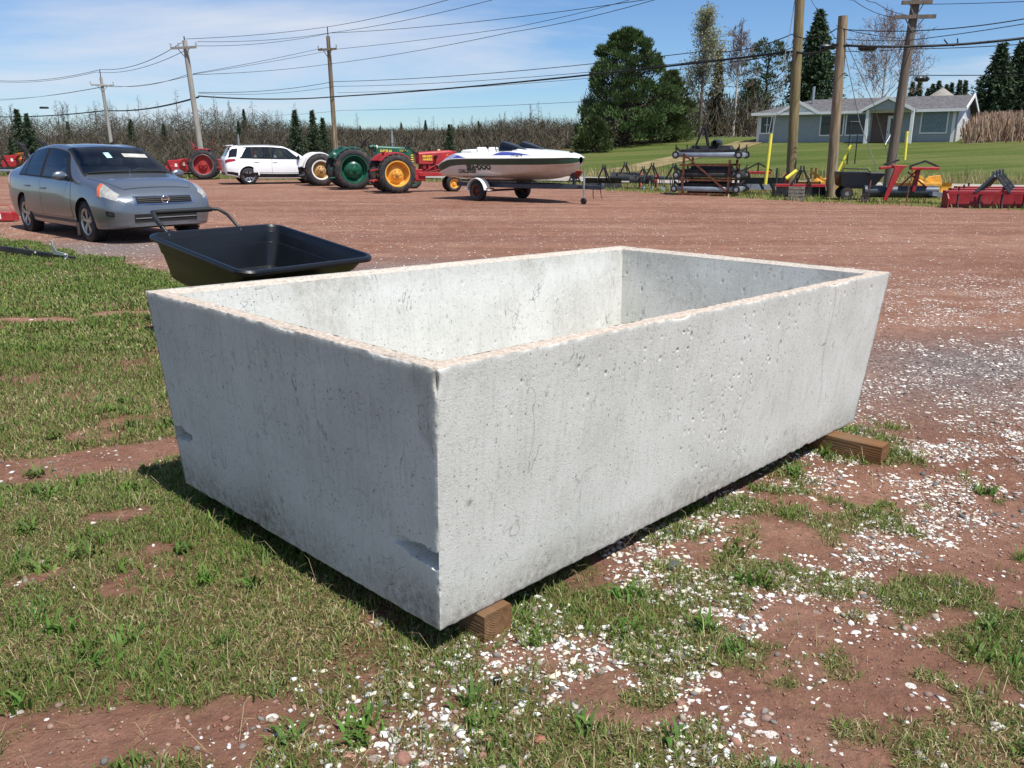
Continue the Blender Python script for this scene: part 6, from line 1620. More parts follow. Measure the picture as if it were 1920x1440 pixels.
mb = MB(); mb.bar((0.9, 0, 0.46), (3.75, 0, 0.46), 0.09, 0.11); mb.lathe([(0, 0.12), (0.04, 0.1), (0.06, 0.02), (0.06, -0.05), (0, -0.05)], c=(3.82, 0, 0.47), axis='Z', seg=14); mb.build('tongue', 'dark_steel', trl, bevel=0.005)
jx = (jk - mid).length
mb = MB(); mb.tube([(jx, -0.09, 0.85), (jx, -0.09, 0.14)], 0.028, 10); mb.tube([(jx, -0.09, 0.85), (jx, -0.20, 0.90)], 0.012, 6); jo = mb.build('jack', 'galv', trl)
mb = MB(); mb.lathe([(0, -0.035), (0.085, -0.035), (0.09, 0), (0.085, 0.035), (0, 0.035)], c=(jx, -0.09, 0.09), axis='Y', seg=20); mb.build('jack_wheel', 'rubber', jo)
mb = MB(); mb.bar((2.85, 0, 0.5), (2.75, 0, 1.0), 0.06); mb.box((2.72, 0, 1.0), (0.14, 0.16, 0.16)); mb.lathe([(0.09, -0.07), (0.09, 0.07)], c=(2.72, 0, 1.02), axis='Y', seg=16); mb.build('winch', 'black_steel', trl)
for k in (0.25, 0.5):
    mb = MB(); mb.tube([(jx + k, 0.0, 0.42), (jx + k * 1.1, -0.03, 0.25), (jx + k * 1.15, 0, 0.16)], 0.012, 6); mb.build('safety_chain', 'rust', trl)

# --- boat: hull, rubbing band, deck from one lofted form
#        x, keel z, chine w, chine z, band-low w, z, band-top w, z, deck w, z, centre z
rows = [(-1.78, .62, .70, .68, .86, .78, .90, .92, .78, .99, 1.00), (-1.70, .58, .78, .66, .92, .80, .97, .98, .84, 1.05, 1.06), (-1.45, .56, .82, .66, .96, .87, 1.01, 1.09, .84, 1.22, 1.24),
        (-1.10, .55, .84, .66, .98, .97, 1.03, 1.17, .82, 1.34, 1.38), (-.5, .55, .84, .67, .99, 1.01, 1.04, 1.19, .84, 1.36, 1.38), (.5, .56, .80, .70, .97, 1.02, 1.02, 1.20, .82, 1.38, 1.44),
        (1.4, .58, .70, .78, .88, 1.03, .93, 1.21, .74, 1.38, 1.46), (2.2, .64, .50, .88, .70, 1.04, .75, 1.22, .56, 1.36, 1.42), (2.7, .76, .28, .96, .48, 1.06, .52, 1.23, .36, 1.33, 1.37), (2.98, .93, .10, 1.02, .22, 1.09, .25, 1.24, .14, 1.29, 1.31), (3.06, 1.05, .03, 1.08, .06, 1.12, .08, 1.22, .04, 1.25, 1.26)]
BS = Shell([r_[0] for r_ in rows], [[(0, r_[1]), (r_[2], r_[3]), (r_[4], r_[5]), (r_[6], r_[7]), (r_[8], r_[9]), (r_[8] * 0.5, r_[10]), (0, r_[10])] for r_ in rows], 0.22)
boat = thing('speedboat', (mid.x, mid.y, 0.05), rz, 'white and green jet speedboat sitting on the grey trailer', 'boat')
boat.scale = (1, 1, 0.97)
M['hull'] = mat('hull_gelcoat', '#d2c9bf', 0.25, var=0.05, coat=0.5); M['deck'] = mat('deck_gelcoat', '#dfdfdc', 0.28, var=0.04, coat=0.4); M['stripe_blue'] = mat('stripe_blue', '#3d4590', 0.4, var=0.1); M['smoke'] = glass_dark('smoked_screen', '#0f1318', 0.08)
xsb = np.unique(np.concatenate([np.linspace(-1.78, 3.06, 50), BS.xs]))
for (nm, v0, v1, mt) in (('hull', 0, 2, 'hull'), ('rubbing_band', 2, 3, 'green_dark'), ('deck', 3, 6, 'deck')):
    mb = MB(); vv = np.linspace(v0, v1, 16)
    for sd in (-1, 1):
        Pt = BS.P(xsb[:, None], vv[None, :], sd)
        if nm == 'deck':   # sink the cockpit
            k = sstep(-1.15, -1.0, Pt[..., 0]) * (1 - sstep(0.55, 0.75, Pt[..., 0])) * (1 - sstep(0.60, 0.68, np.abs(Pt[..., 1])))
            Pt[..., 2] -= 0.42 * k
        mb.grid(Pt)
    if nm == 'hull': pass
    st_ = BS.P(np.full(30, -1.78), np.linspace(v0, v1, 30), 1); so = BS.P(np.full(30, -1.78), np.linspace(v0, v1, 30), -1)
    mb.grid(np.stack([st_, so], 0))
    o_ = mb.build(nm, mt, boat, smooth=50)
    if nm == 'hull': hull = o_
    if nm == 'rubbing_band': band_o = o_
    if nm == 'deck': deck = o_
mb = MB()
for sd in (-1, 1): mb.tube([Vector(BS.off(np.array(x), np.array(3.02), sd, 0.006)) for x in np.linspace(-1.74, 3.0, 40)], 0.016, 6)
mb.build('rub_rail', 'deck', boat)
# blue flashes on the deck side, lettering on the hull
for sd in (-1, 1):
    mb = MB(); BS.patch(mb, lambda g_: -1.55 + 0.3 * g_, lambda g_: -0.45 - 0.7 * g_, 3.15, 3.85, sd, 0.004, 18, 6); mb.build('side_flash', 'stripe_blue', boat, smooth=60)
    for k in range(4):
        mb = MB(); BS.patch(mb, lambda g_: -1.50 + 0.13 * k + 0.25 * g_, lambda g_: -1.46 + 0.13 * k + 0.25 * g_, 3.18, 3.88, sd, 0.007, 4, 6); mb.build('flash_stripe', 'deck', boat, smooth=60)
    mb = MB(); BS.patch(mb, lambda g_: 0.55 + 0.25 * g_, lambda g_: 1.9 - 0.9 * g_, 3.5, 4.1, sd, 0.004, 16, 5); mb.build('side_flash', 'stripe_blue', boat, smooth=60)
    def hull_text(s, size, x, v, mt, shear=0.0, squeeze=1.0, per=0.30, surf=1.0, bold=0.0):
        V, Fc_ = text_mesh(s, size, shear, squeeze, bold)
        X_ = np.array([x - sd * -1 * 0 + (vx if sd < 0 else -vx) for vx, vy in V]); V2 = np.array([v + vy / per for vx, vy in V])
        Pt = BS.off(X_, V2, sd, 0.006); mb = MB(); mb.add(Pt.tolist(), Fc_); mb.add(BS.off(X_, V2, sd, 0.002).tolist(), Fc_); mb.build('lettering', mt, boat, smooth=0, recalc=False)
    hull_text('SEA•DOO', 0.20, 0.02, 1.74, 'lettering_dark', 0.0, 1.12, 0.34, bold=0.012)
    hull_text('CHALLENGER', 0.125, -0.50, 1.46, 'lettering_dark', 0.25, 0.95, 0.34, bold=0.004)
    hull_text('TM 6674', 0.13, 1.42, 3.42, 'lettering_black', 0.0, 0.85, 0.25)
# cockpit: far coaming, seats, wheel, screens
mb = MB(); mb.prism([(-1.25, 0), (-1.15, 0.16), (-0.55, 0.20), (0.55, 0.18), (0.75, 0.05), (0.7, 0)], (0, 0.60, 1.34), (1, 0, 0), (0, 0, 1), (0, 1, 0), 0.18); mb.build('coaming', 'green_dark', boat, bevel=0.04, smooth=50)
mb = MB(); mb.prism([(-1.3, 0), (-1.2, 0.12), (-0.75, 0.14), (-0.7, 0)], (0, -0.5, 1.33), (1, 0, 0), (0, 0, 1), (0, 1, 0), 1.0); mb.build('engine_cover', 'deck', boat, bevel=0.05, smooth=50)
for y0 in (-0.45, 0.05):
    mb = MB(); mb.box((-0.55, y0 + 0.2, 1.32), (0.16, 0.40, 0.42)); mb.box((-0.35, y0 + 0.2, 1.10), (0.5, 0.40, 0.16)); mb.build('seat', 'deck', boat, bevel=0.05, smooth=50)
mb = MB(); hub = Vector((0.25, -0.3, 1.45))
mb.tube([hub + Vector((-0.07 * math.sin(a), 0.17 * math.cos(a), 0.15 * math.sin(a))) for a in np.linspace(0, 2 * math.pi, 19)], 0.014, 6); mb.tube([hub, hub + Vector((0.25, 0, -0.08))], 0.02, 6); mb.tube([hub + Vector((0, -0.17, 0)), hub + Vector((0, 0.17, 0))], 0.012, 6); mb.build('steering_wheel', 'black', boat)
for y0 in (-0.42, 0.42):
    mb = MB(); Pn = []
    for i, f in enumerate(np.linspace(0, 1, 10)):
        row = []
        for a in np.linspace(0, math.pi, 13):
            w_ = 0.26 * (1 - 0.45 * f); h_ = 0.27 * (1 - f) ** 0.8 + 0.01
            row.append((0.62 + 0.85 * f + 0.10 * math.sin(a) * (f - 0.6), y0 + w_ * math.cos(a), 1.40 + h_ * math.sin(a) ** 0.8 + 0.02 * (1 - f)))
        Pn.append(row)
    mb.grid(Pn); mb.add(Pn[0], [tuple(range(13))]); mb.build('windscreen', 'smoke', boat, smooth=60)
mb = MB(); mb.prism([(0.45, 0), (0.62, 0.14), (1.3, 0.10), (1.9, 0.0)], (0, -0.62, 1.37), (1, 0, 0), (0, 0, 1), (0, 1, 0), 1.24); mb.build('dash_cowl', 'deck', boat, bevel=0.05, smooth=50)
mb = MB(); mb.box((2.72, 0, 1.39), (0.10, 0.06, 0.04)); mb.tube([(2.9, -0.06, 1.32), (2.9, 0.06, 1.32)], 0.015, 6); mb.build('bow_cleat', 'black_steel', boat)

# ================================================================== IMPLEMENTS ALONG THE LOT EDGE
def hitch(mb, x, y, z0, h, w, lean=0.0, t_=0.06):
    """three-point A-frame: two uprights meeting in a clevis, and a back stay"""
    top = Vector((x + lean, y, z0 + h))
    for sd in (-1, 1):
        mb.bar((x + sd * w / 2, y, z0), top + Vector((sd * 0.04, 0, 0)), t_ * 0.6, t_)
        mb.bar(top + Vector((sd * 0.045, 0, -0.02)), top + Vector((sd * 0.045, 0, 0.12)), 0.02, 0.05)
    mb.bar(top, (x + lean * 0.3, y + 0.75 * h + 0.3, z0 + 0.05), t_ * 0.6, t_)
def imp(name, px, py, rz, label, cat, group=None, scale=1.0):
    p_ = G(px, py); return thing(name, (p_.x, p_.y, float(th(p_.x, p_.y))), rz, label, cat, group, scale)

# --- stacked finishing mowers on a rusty rack
RZ = -0.45
rk = imp('storage_rack', 1325, 366, RZ, 'rusty steel rack holding three stacked finishing mowers', 'rack')
for (x, y) in ((-0.72, -0.45), (0.78, -0.45), (-0.72, 0.75), (0.78, 0.75)):
    mb = MB(); mb.bar((x, y, 0), (x, y, 1.35 if x < 0 else 1.15), 0.07); mb.box((x, y, 0.01), (0.16, 0.16, 0.02)); mb.build('post', 'rust', rk)
mb = MB(); mb.bar((-0.72, -0.46, 1.32), (0.78, -0.46, 0.12), 0.05, 0.05); mb.build('brace', 'rust', rk)
for zz in (0.06, 0.50, 0.98):
    for y in (-0.45, 0.75):
        mb = MB(); mb.bar((-0.85, y, zz), (0.9, y, zz), 0.06, 0.06); mb.build('rail', 'rust', rk)
def mower(z0, dx, dy, label, hi, dz=0.0, mt='silver_deck'):
    p_ = Matrix.Rotation(RZ, 3, 'Z') @ Vector((dx, dy, 0)); o_ = rk.location
    t_ = thing('finishing_mower', (o_.x + p_.x, o_.y + p_.y, o_.z + z0), RZ, label, 'mower', 'mowers on the rusty rack')
    mb = MB(); poly = [(-1.05, -0.25), (-0.85, -0.52), (0.85, -0.52), (1.05, -0.25), (1.05, 0.45), (0.8, 0.62), (-0.8, 0.62), (-1.05, 0.45)]
    mb.prism(poly, (0, 0, 0.04), (1, 0, 0), (0, 1, 0), (0, 0, 1), 0.15); mb.build('deck', mt, t_, bevel=0.015)
    mb = MB(); mb.box((0, 0.05, 0.245), (1.85, 0.86, 0.11)); mb.box((0, 0.05, 0.345), (1.45, 0.5, 0.15), top=(0.85, 0.8)); dk = mb.build('belt_cover', 'black_steel', t_, bevel=0.01)
    for x in (-0.6, 0, 0.6):
        mb = MB(); mb.lathe([(0.0, 0.20), (0.06, 0.20), (0.09, 0.12), (0.10, 0.0)], c=(x, 0.05, 0.22), axis='Z', seg=14); mb.build('spindle', 'black_steel', dk)
    for (x, y) in ((-1.02, -0.62), (1.02, -0.62), (-1.0, 0.75), (1.0, 0.75)):
        mb = MB(); mb.lathe([(0.05, -0.03), (0.115, -0.035), (0.125, 0), (0.115, 0.035), (0.05, 0.03)], c=(x, y, 0.12), axis='Y', seg=20, closed=True); wh = mb.build('caster_wheel', 'rubber', t_)
        mb = MB(); mb.lathe([(0, -0.04), (0.06, -0.036), (0.06, 0.036), (0, 0.04)], c=(x, y, 0.12), axis='Y', seg=16); mb.build('hub', 'galv', wh)
        mb = MB(); mb.bar((x * 0.88, y * 0.72, 0.22), (x, y, 0.36), 0.05); mb.bar((x, y, 0.36), (x, y + 0.05, 0.12), 0.04); mb.tube([(x, y, 0.30), (x, y, 0.45)], 0.02, 8); mb.build('caster_arm', 'black_steel', t_)
    if hi:
        mb = MB(); hitch(mb, -0.25, -0.30, 0.20, 0.78, 0.55, 0.05); mb.build('hitch_frame', 'black_steel', t_, bevel=0.004)
        mb = MB(); mb.box((0.15, 0.05, 0.42), (0.30, 0.40, 0.26)); mb.lathe([(0.07, -0.5), (0.11, -0.4), (0.11, 0.2), (0.07, 0.3)], c=(0.18, 0.1, 0.50), axis='Y', seg=14); mb.build('gearbox', 'black_poly', t_, bevel=0.03)
    return t_
mower(0.10, 0.05, 0.05, 'finishing mower on the bottom shelf of the rusty rack', False)
mower(0.54, 0.10, 0.05, 'finishing mower on the middle shelf of the rusty rack', False, mt='black_steel')
mower(1.18, 0.05, 0.05, 'finishing mower on top of the rusty rack with raised hitch and caster wheels', True)

# --- spring-tine cultivators left of the rack
def cultivator(px, py, label, n, w, rz=-0.35):
    t_ = imp('cultivator', px, py, rz, label, 'cultivator', 'black cultivators left of the mower rack')
    mb = MB(); mb.bar((-w / 2, 0, 0.42), (w / 2, 0, 0.42), 0.07); mb.bar((-w / 2, 0.45, 0.42), (w / 2, 0.45, 0.42), 0.07)
    for x in (-w / 2, -0.2, 0.2, w / 2): mb.bar((x, 0, 0.42), (x, 0.45, 0.42), 0.06)
    hitch(mb, 0, -0.05, 0.45, 0.42, 0.5); mb.build('frame', 'black_steel', t_, bevel=0.005)
    for k in range(n):
        x = -w / 2 + w * (k + 0.5) / n; y = 0.0 if k % 2 else 0.45
        mb = MB(); mb.tube([(x, y, 0.45), (x, y - 0.16, 0.50), (x, y - 0.26, 0.38), (x, y - 0.20, 0.22), (x, y - 0.06, 0.12), (x, y - 0.12, 0.02)], 0.017, 6); tn_ = mb.build('tine', 'dark_steel', t_)
        mb = MB(); mb.prism([(-0.03, 0.0), (0.03, 0.0), (0.02, 0.12), (-0.02, 0.12)], (x, y - 0.15, 0.0), (1, 0, 0), (0, 0.3, 1), (0, -1, 0), 0.012); mb.build('shovel_point', 'galv', tn_)
    return t_
cultivator(1262, 357, 'black spring-tine cultivator right beside the mower rack', 7, 1.1)
cultivator(1222, 355, 'black spring-tine cultivator second from the mower rack', 6, 1.0)
# --- rotary tillers with red end plates
def tiller(px, py, label, rz=-0.3, s_=1.0):
    t_ = imp('rotary_tiller', px, py, rz, label, 'tiller', 'tillers left of the cultivators', s_)
    mb = MB(); prof = [(0.30 * math.cos(a), 0.34 + 0.26 * math.sin(a)) for a in np.linspace(R(-15), R(195), 14)]
    mb.prism(prof, (-0.6, 0.1, 0), (0, 1, 0), (0, 0, 1), (1, 0, 0), 1.15); mb.build('housing', 'black_steel', t_)
    mb = MB(); mb.prism([(0.30 * math.cos(a), 0.33 + 0.30 * math.sin(a)) for a in np.linspace(0, 2 * math.pi, 18)[:-1]], (0.56, 0.1, 0), (0, 1, 0), (0, 0, 1), (1, 0, 0), 0.05); ep = mb.build('end_plate', 'red', t_)
    for k in range(5):
        mb = MB(); a = k * 1.25; mb.ball((0.62, 0.1 + 0.2 * math.cos(a), 0.33 + 0.2 * math.sin(a)), 0.022, 8); mb.build('bolt', 'galv', ep)
    mb = MB(); hitch(mb, 0, -0.1, 0.5, 0.38, 0.45); mb.bar((-0.3, -0.15, 0.25), (-0.3, -0.15, 0.6), 0.05); mb.bar((0.3, -0.15, 0.25), (0.3, -0.15, 0.6), 0.05); mb.build('hitch_frame', 'black_steel', t_, bevel=0.004)
    mb = MB(); mb.box((0.35, -0.2, 0.18), (0.04, 0.04, 0.36)); mb.build('stand', 'galv', t_)
tiller(1172, 352, 'rotary tiller with a round red end plate, nearer the boat')
tiller(1205, 354, 'rotary tiller with a smaller red plate beside the cultivators', s_=0.85)
# --- behind the boat's bow
t_ = imp('seed_spreader', 1078, 349, -0.2, 'small red hopper spreader behind the boat bow', 'spreader')
mb = MB(); mb.box((0, 0, 0.46), (0.25, 0.25, 0.34), top=(2.6, 2.2)); mb.build('hopper', 'red', t_, bevel=0.01)
mb = MB(); hitch(mb, 0, -0.2, 0.15, 0.5, 0.5); mb.lathe([(0, 0), (0.22, 0), (0.22, 0.04), (0, 0.04)], c=(0, 0, 0.2), axis='Z', seg=18); mb.build('frame', 'black_steel', t_)
t_ = imp('rear_blade', 1128, 353, -0.3, 'black back blade with a tall hitch frame between boat and tillers', 'blade')
mb = MB(); mb.prism([(0, 0), (0.03, 0), (0.12, 0.20), (0.05, 0.40), (0.02, 0.40), (0.08, 0.2)], (-0.75, 0.1, 0), (0, 1, 0), (0, 0, 1), (1, 0, 0), 1.5); mb.build('blade', 'black_steel', t_)
mb = MB(); hitch(mb, 0.1, -0.15, 0.3, 0.5, 0.5); mb.bar((0.1, -0.15, 0.35), (0, 0.5, 0.35), 0.09); mb.build('hitch_frame', 'black_steel', t_)

# --- right of the rack: red hitch frames, blades, crate, scrapers
t_ = imp('pallet_fork_frame', 1418, 358, -0.3, 'red carry frame with black arms right of the mower rack', 'frame')
for x in (-0.28, 0.28):
    mb = MB(); mb.bar((x, 0, 0), (x, 0, 0.62), 0.07); mb.bar((x, 0, 0.6), (x + (0.35 if x > 0 else -0.1), 0.35, 0.05), 0.06); mb.build('leg', 'red', t_)
mb = MB(); mb.box((0, 0, 0.66), (0.95, 0.30, 0.09)); mb.build('top_plate', 'red', t_, bevel=0.01)
mb = MB(); mb.bar((-0.5, 0, 0.72), (0, 0, 1.0), 0.05); mb.bar((0.5, 0, 0.72), (0, 0, 1.0), 0.05); mb.bar((0, 0, 1.0), (0, 0.3, 0.7), 0.05); mb.build('arm', 'black_steel', t_)
t_ = imp('grader_blade', 1442, 362, -0.15, 'blue-grey grader blade lying low behind the wooden crate', 'blade')
mb = MB(); mb.prism([(0, 0), (0.04, 0), (0.14, 0.2), (0.06, 0.42), (0.02, 0.42), (0.09, 0.2)], (-1.0, 0.3, 0.1), (0, 1, 0), (0, 0, 1), (1, 0, 0), 2.0); mb.build('blade', 'dark_steel', t_)
for x in (-0.1, 0.25): 
    mb = MB(); mb.tube([(x, 0.25, 0.3), (x, 0.25, 0.85)], 0.035, 8); mb.build('stand_post', 'dark_steel', t_)
def box_scraper(px, py, rz, label, w, c1_, c2_, c3_, h=0.40, d=0.5, hw=0.6, grp=None, low=0.0):
    """box blade: back plate, side plates, shanks and A-frame"""
    t_ = imp('box_scraper', px, py, rz, label, 'scraper', grp)
    mb = MB(); mb.prism([(0, low), (0.05, low), (0.07, h), (0.02, h)], (-w / 2, d, 0), (0, 1, 0), (0, 0, 1), (1, 0, 0), w); mb.build('back_plate', c1_, t_, bevel=0.006)
    for x in (-w / 2 - 0.015, w / 2 - 0.015):
        mb = MB(); mb.prism([(-0.05, 0), (d + 0.12, 0), (d + 0.12, h), (0.15, h), (-0.05, h * 0.55)], (x, 0, 0), (0, 1, 0), (0, 0, 1), (1, 0, 0), 0.03); mb.build('side_plate', c1_, t_)
    mb = MB(); mb.bar((-w / 2, 0.12, h * 0.9), (w / 2, 0.12, h * 0.9), 0.09); mb.build('cross_beam', c2_, t_, bevel=0.006)
    for k in range(4):
        x = -w / 2 + w * (k + 0.5) / 4
        mb = MB(); mb.prism([(0, h + 0.1), (0.07, h + 0.1), (0.07, 0.12), (-0.02, 0.0), (-0.06, 0.02), (0.0, 0.14)], (x, 0.09, 0), (0, 1, 0), (0, 0, 1), (1, 0, 0), 0.025); mb.build('shank', 'black_steel', t_)
    mb = MB(); hitch(mb, 0, 0.05, h * 0.9, hw, w * 0.4, 0.0); mb.build('hitch_frame', c3_, t_, bevel=0.004)
    return t_
box_scraper(1500, 370, -0.12, 'black box scraper with a red top frame behind the wooden crate', 1.55, 'black_steel', 'red', 'black_steel', 0.40, 0.4, 0.5)
t_ = imp('wooden_crate', 1492, 376, -0.35, 'small weathered grey wooden slatted crate standing in front of the black scraper', 'crate')
for (x, y) in ((-0.18, -0.18), (0.18, -0.18), (-0.18, 0.18), (0.18, 0.18)):
    mb = MB(); mb.box((x, y, 0.2), (0.05, 0.05, 0.40)); mb.build('corner_post', 'wood_old', t_)
for k in range(4):
    for (c_, sz_) in (((0, -0.215, 0.06 + k * 0.10), (0.44, 0.018, 0.065)), ((0, 0.215, 0.06 + k * 0.10), (0.44, 0.018, 0.065)), ((-0.215, 0, 0.06 + k * 0.10), (0.018, 0.40, 0.065)), ((0.215, 0, 0.06 + k * 0.10), (0.018, 0.40, 0.065))):
        mb = MB(); mb.box(c_, sz_); mb.build('slat', 'wood_old', t_)
t_ = imp('scraper_arm', 1470, 368, -0.2, 'upright red scraper arm leaning beside the black scraper', 'implement')
mb = MB(); mb.prism([(0, 0.1), (0.16, 0.12), (0.13, 0.72), (0.03, 0.74)], (0, 0.2, 0), (1, 0, 0), (0, 0, 1), (0, 1, 0.2), 0.05); mb.build('blade', 'red', t_)
mb = MB(); mb.bar((0.1, 0.24, 0.75), (-0.35, 0.3, 0.2), 0.05); mb.bar((0.1, 0.2, 0.1), (0.1, 0.2, 0.85), 0.05); mb.build('arm', 'black_steel', t_)
def yellow_blade(px, py, rz, label, w):
    t_ = imp('angle_blade', px, py, rz, label, 'blade', 'yellow blades in the implement row')
    mb = MB(); Pn = [[(x, 0.10 * math.sin(a) + 0.35, 0.08 + 0.20 - 0.20 * math.cos(a)) for a in np.linspace(0.2, 2.6, 9)] for x in (-w / 2, w / 2)]
    mb.grid(Pn); mb.grid([[(x, y + 0.025, z_) for x, y, z_ in row] for row in Pn], flip=True); mb.build('moldboard', 'yellow', t_)
    mb = MB(); mb.box((0, 0.1, 0.42), (0.75, 0.55, 0.10)); mb.prism([(-0.1, 0), (0.5, 0), (0.42, 0.24), (0.1, 0.2)], (0.0, 0.1, 0.46), (1, 0, 0), (0, 0, 1), (0, 1, 0), 0.12); mb.lathe([(0, 0.1), (0.2, 0.1), (0.24, 0), (0, 0)], c=(-0.1, 0.3, 0.46), axis='Z', seg=18); mb.build('turntable', 'yellow', t_, bevel=0.01)
    mb = MB(); mb.bar((-0.45, -0.1, 0.75), (0.25, -0.15, 0.28), 0.07, 0.08); mb.bar((-0.5, -0.1, 0.55), (-0.5, -0.1, 0.90), 0.06); mb.bar((-0.36, -0.1, 0.55), (-0.36, -0.1, 0.90), 0.06); mb.bar((0.2, -0.15, 0.15), (0.2, -0.15, 0.4), 0.07); mb.build('hitch_arm', 'yellow', t_, bevel=0.005)
yellow_blade(1545, 368, -0.1, 'yellow angle blade behind the black dump cart', 1.6)
yellow_blade(1735, 372, -0.05, 'yellow angle blade behind the red three-point frame', 1.9)
# --- black dump cart
t_ = imp('dump_cart', 1604, 374, -0.15, 'black steel dump cart on wheels between two utility poles', 'cart')
t_['label'] = 'black plastic dump cart standing among the yellow blades'
mb = MB(); poly = [(-0.62, 0.78), (-0.56, 0.42), (-0.42, 0.34), (0.30, 0.34), (0.45, 0.45), (0.68, 0.76), (0.68, 0.80), (-0.62, 0.82)]
mb.prism(poly, (0, -0.4, 0), (1, 0, 0), (0, 0, 1), (0, 1, 0), 0.8); mb.build('tub', 'black_poly', t_, bevel=0.02)
mb = MB(); mb.tube([(-0.6, -0.42, 0.72), (-0.55, -0.42, 0.92), (0.15, -0.42, 0.90), (0.25, -0.42, 0.80)], 0.018, 8); mb.build('handle', 'black_steel', t_)
for sd in (-1, 1):
    mb = MB(); mb.lathe([(0.06, -0.04), (0.17, -0.05), (0.19, 0), (0.17, 0.05), (0.06, 0.04)], c=(-0.35, 0.36 * sd, 0.19), axis='Y', seg=22, closed=True); wh = mb.build('wheel', 'rubber', t_)
    mb = MB(); mb.lathe([(0, -0.03), (0.08, -0.03), (0.08, 0.03), (0, 0.03)], c=(-0.35, 0.36 * sd, 0.19), axis='Y', seg=14); mb.build('rim', 'galv', wh)
mb = MB(); mb.bar((-0.35, -0.36, 0.19), (-0.35, 0.36, 0.19), 0.04); mb.bar((0.3, 0, 0.34), (0.85, 0, 0.15), 0.06); mb.bar((-0.35, 0, 0.19), (-0.2, 0, 0.36), 0.06); mb.bar((0.2, -0.2, 0.02), (0.2, -0.2, 0.36), 0.04); mb.build('frame', 'black_steel', t_)
# --- red three-point frame with roller
t_ = imp('land_roller', 1690, 380, -0.15, 'red three-point frame over a grey roller beside the leaning pole', 'implement')
mb = MB(); mb.lathe([(0, -1.0), (0.17, -1.0), (0.17, 1.0), (0, 1.0)], c=(0, 0.25, 0.30), axis='X', seg=20); mb.build('roller', 'dark_steel', t_)
mb = MB(); mb.prism([(0.0, 0), (0.10, 0), (0.42, 0.85), (0.55, 0.98), (0.15, 1.0), (0.22, 0.9)], (-0.55, -0.15, 0.05), (1, 0, 0), (0, 0, 1), (0, 1, 0), 0.08); mb.build('arm', 'red', t_, bevel=0.01)
mb = MB(); mb.bar((0.30, 0.1, 0.3), (0.38, 0.1, 0.95), 0.14, 0.10); mb.bar((-0.15, 0.15, 0.35), (0.35, 0.1, 0.9), 0.04); mb.bar((0.7, 0.15, 0.4), (0.1, 0.1, 0.85), 0.04); mb.build('column', 'red_deep', t_, bevel=0.01)
mb = MB(); mb.box((-0.45, 0, 0.98), (0.5, 0.2, 0.07), Matrix.Rotation(-0.12, 3, 'Y')); mb.box((0.5, 0, 0.95), (0.75, 0.25, 0.08)); mb.build('top_beam', 'red', t_, bevel=0.01)
mb = MB(); mb.bar((0.1, 0, 1.0), (0.5, 0, 1.15), 0.05); mb.bar((0.9, 0, 0.98), (0.5, 0, 1.15), 0.05); mb.bar((-0.6, 0, 1.05), (-0.2, 0, 1.18), 0.05); mb.build('top_links', 'black_steel', t_)
for x in (-0.95, 0.1):
    mb = MB(); mb.bar((x, -0.1, 0), (x + 0.03, -0.1, 0.62), 0.035); mb.build('stake', 'rust', t_)
mb = MB(); mb.box((0.98, -0.1, 0.24), (0.5, 0.3, 0.12), Matrix.Rotation(0.12, 3, 'Y')); mb.build('scraper_end', 'silver_deck', t_)
mb = MB(); mb.lathe([(0.03, -0.03), (0.11, -0.04), (0.12, 0), (0.11, 0.04), (0.03, 0.03)], c=(-1.05, -0.15, 0.13), axis='Y', seg=18, closed=True); mb.build('gauge_wheel', 'rubber', t_)
# --- red box scrapers nested at the right edge
for k in range(3):
    p_ = G(1858, 391); o2 = Vector((math.cos(-0.12), math.sin(-0.12))) * (0.10 * k)
    t_ = box_scraper(1858 + 6 * k, 391 - 5.5 * k, -0.12, ['front red box scraper of three nested at the right edge', 'middle red box scraper of three nested at the right edge', 'rear red box scraper of three nested at the right edge'][k], 2.15, 'red_deep', 'red_deep', 'dark_steel', 0.44, 0.28, 0.42, 'red box scrapers at the right edge')

# --- behind the sedan on the left: grapples, red and orange machines, flat decks
def grapple(px, py, label, h, rz, s_=1.0, n=1, flip=1):
    t_ = imp('grapple_bucket', px, py, rz, label, 'grapple', None, s_)
    for k in range(n):
        mb = MB(); c_ = [(flip * x, z_) for x, z_ in ((0.05, 0.5), (-0.06, 1.1), (-0.24, 1.6), (-0.55, 1.92), (-0.50, 1.98), (-0.12, 1.75), (0.10, 1.25), (0.22, 0.9), (0.30, 0.5))]
        mb.prism([(x * h, z_ * h) for x, z_ in c_], (0, 0.1 + 0.3 * k, 0), (1, 0, 0), (0, 0, 1), (0, 1, 0), 0.10); mb.build('tine', 'black_steel', t_, bevel=0.008)
    mb = MB(); mb.box((0.15 * flip, 0.25, 0.35 * h), (0.6, 0.7, 0.6 * h)); mb.build('bucket', 'black_steel', t_, bevel=0.03)
    mb = MB(); mb.bar((0.3 * flip, 0.2, 0.5 * h), (0.12 * flip, 0.2, 1.2 * h), 0.07); mb.build('ram', 'galv', t_)
grapple(52, 326, 'black curved grapple tines rising behind the sedan trunk', 1.02, 0.1, 1.0, 2)
grapple(92, 325, 'taller black grapple tines showing above the sedan rear roof', 1.06, 0.1, 1.05, 2)
grapple(205, 325, 'black grapple tip showing above the sedan roof', 1.05, 0.1, 1.0, 1, -1)
